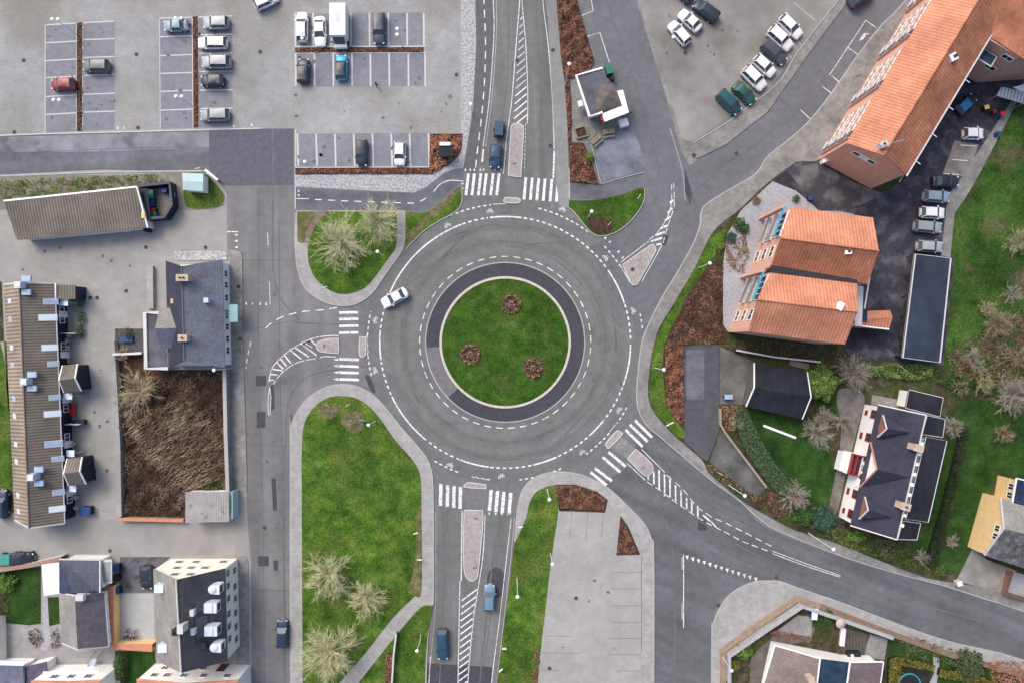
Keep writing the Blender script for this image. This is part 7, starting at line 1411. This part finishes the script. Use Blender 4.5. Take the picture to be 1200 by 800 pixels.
# garden things of the lower right plot
T = house('parasol', 'round beige parasol in the lower right corner plot', 986, 731, 'parasol'); c = W(986, 731, 2.2); m = MB(); m.tube((*c, 0), (*c, 2.2), .04); m.build('pole', STEEL, T); m = MB(); m.lathe((c[0], c[1], 2.0), [(.72, 0), (.5, .15), (.1, .32), (0, .34)], 12); m.build('canopy', TANB, T)
T = house('storage_box', 'narrow pale storage box below the beige parasol', 987, 745, 'box'); m = MB(); m.box((*W(987.5, 746, .5), .4), (.6, 2.6, .7), -.1); m.build('box_body', TRIMG, T); m = MB(); m.box((*W(987.5, 746, .8), .79), (.68, 2.7, .08), -.1); m.build('lid', TRIM, T)
T = house('patio_stove', 'dark garden grill with white lid above the side roof', 1001, 767, 'grill'); m = MB(); m.box((*W(1001, 766, .8), .45), (1.9, .7, .9)); m.build('cabinet', BINB, T); m = MB(); m.lathe((*W(999, 768, 1.0), .92), [(.25, 0), (.22, .15), (0, .22)], 12); m.build('lid', TRIM, T)
sheet('patio', [(880, 768), (905, 745), (940, 725), (955, 735), (950, 750), (905, 757), (890, 800), (878, 800)], .095, pm('brown_patio', two((.12, .11, .10), .25), .8, fine=.3, rough=.95)); sheet('patio_light', [(905, 742), (935, 720), (952, 722), (950, 745), (930, 742)], .10, pm('light_patio', two((.25, .245, .235), .25), .8, fine=.2, rough=.95)); sheet('patio_strip', [(1018, 742), (1040, 748), (1036, 772), (1012, 770)], .10, PAVD); sheet('patio_deck', [(990, 735), (1019, 743), (1012, 766), (985, 760)], .10, pm('dark_deck', two((.085, .075, .065), .2), 1, wave=(.5, 0, .8)))
sheet('garden_path', [(1093, 768), (1100, 770), (1100, 785), (1096, 805), (1086, 805), (1094, 788)], .11, GRAV); sheet('dark_bed', [(1058, 778), (1090, 786), (1088, 830), (1055, 830)], .10, pm('dark_bed', two((.025, .023, .02), .3), 1, fine=.3)); sheet('garden_lawn', [(1041, 742), (1060, 738), (1160, 775), (1160, 850), (1035, 850)], .09, GRASD)
# person
def person(label, px, py, ang):
    T = thing('person', label, 'person', (0, 0, 0)); me = bpy.data.meshes.new('body')
    V = [(0, 0, .95), (0, 0, 1.2), (0, 0, 1.42), (0, 0, 1.52), (0.01, 0, 1.64), (0, .1, .9), (.16, .11, .5), (.02, .11, .08), (.16, .11, .04), (0, -.1, .9), (-.06, -.11, .5), (-.3, -.11, .14), (-.2, -.11, .05), (0, .19, 1.4), (-.08, .24, 1.14), (.1, .25, .92), (0, -.19, 1.4), (.06, -.24, 1.14), (.22, -.23, .95)]
    E = [(0, 1), (1, 2), (2, 3), (3, 4), (0, 5), (5, 6), (6, 7), (7, 8), (0, 9), (9, 10), (10, 11), (11, 12), (2, 13), (13, 14), (14, 15), (2, 16), (16, 17), (17, 18)]
    rad = [.15, .15, .14, .06, .1, .1, .065, .045, .04, .1, .065, .045, .04, .07, .05, .035, .07, .05, .035]
    me.from_pydata(V, E, []); o = bpy.data.objects.new('body', me); link(o); md = o.modifiers.new('skin', 'SKIN'); 
    for i, r_ in enumerate(rad): me.skin_vertices[0].data[i].radius = (r_, r_)
    me.skin_vertices[0].data[0].use_root = True; o.modifiers.new('sub', 'SUBSURF').levels = 2; o.modifiers['sub'].render_levels = 2
    me.materials.append(pm('dark_clothes', two((.02, .02, .026), .2), 3, rough=.9)); o.parent = T
    m = MB(); m.lathe((.01, 0, 1.56), [(.04, 0), (.09, .06), (.105, .13), (.08, .2), (0, .23)], 14); m.build('head', pm('skin', two((.45, .28, .2), .05), 3, rough=.6), T, True); m = MB(); m.lathe((-.01, 0, 1.66), [(.112, 0), (.112, .06), (.08, .12), (0, .14)], 14); m.build('hair', LEAD, T, True)
    T.location = (*W(px, py), .03); T.rotation_euler = (0, 0, ang)
person('person in dark clothes walking across an empty parking bay', 442.5, 102, R(200))
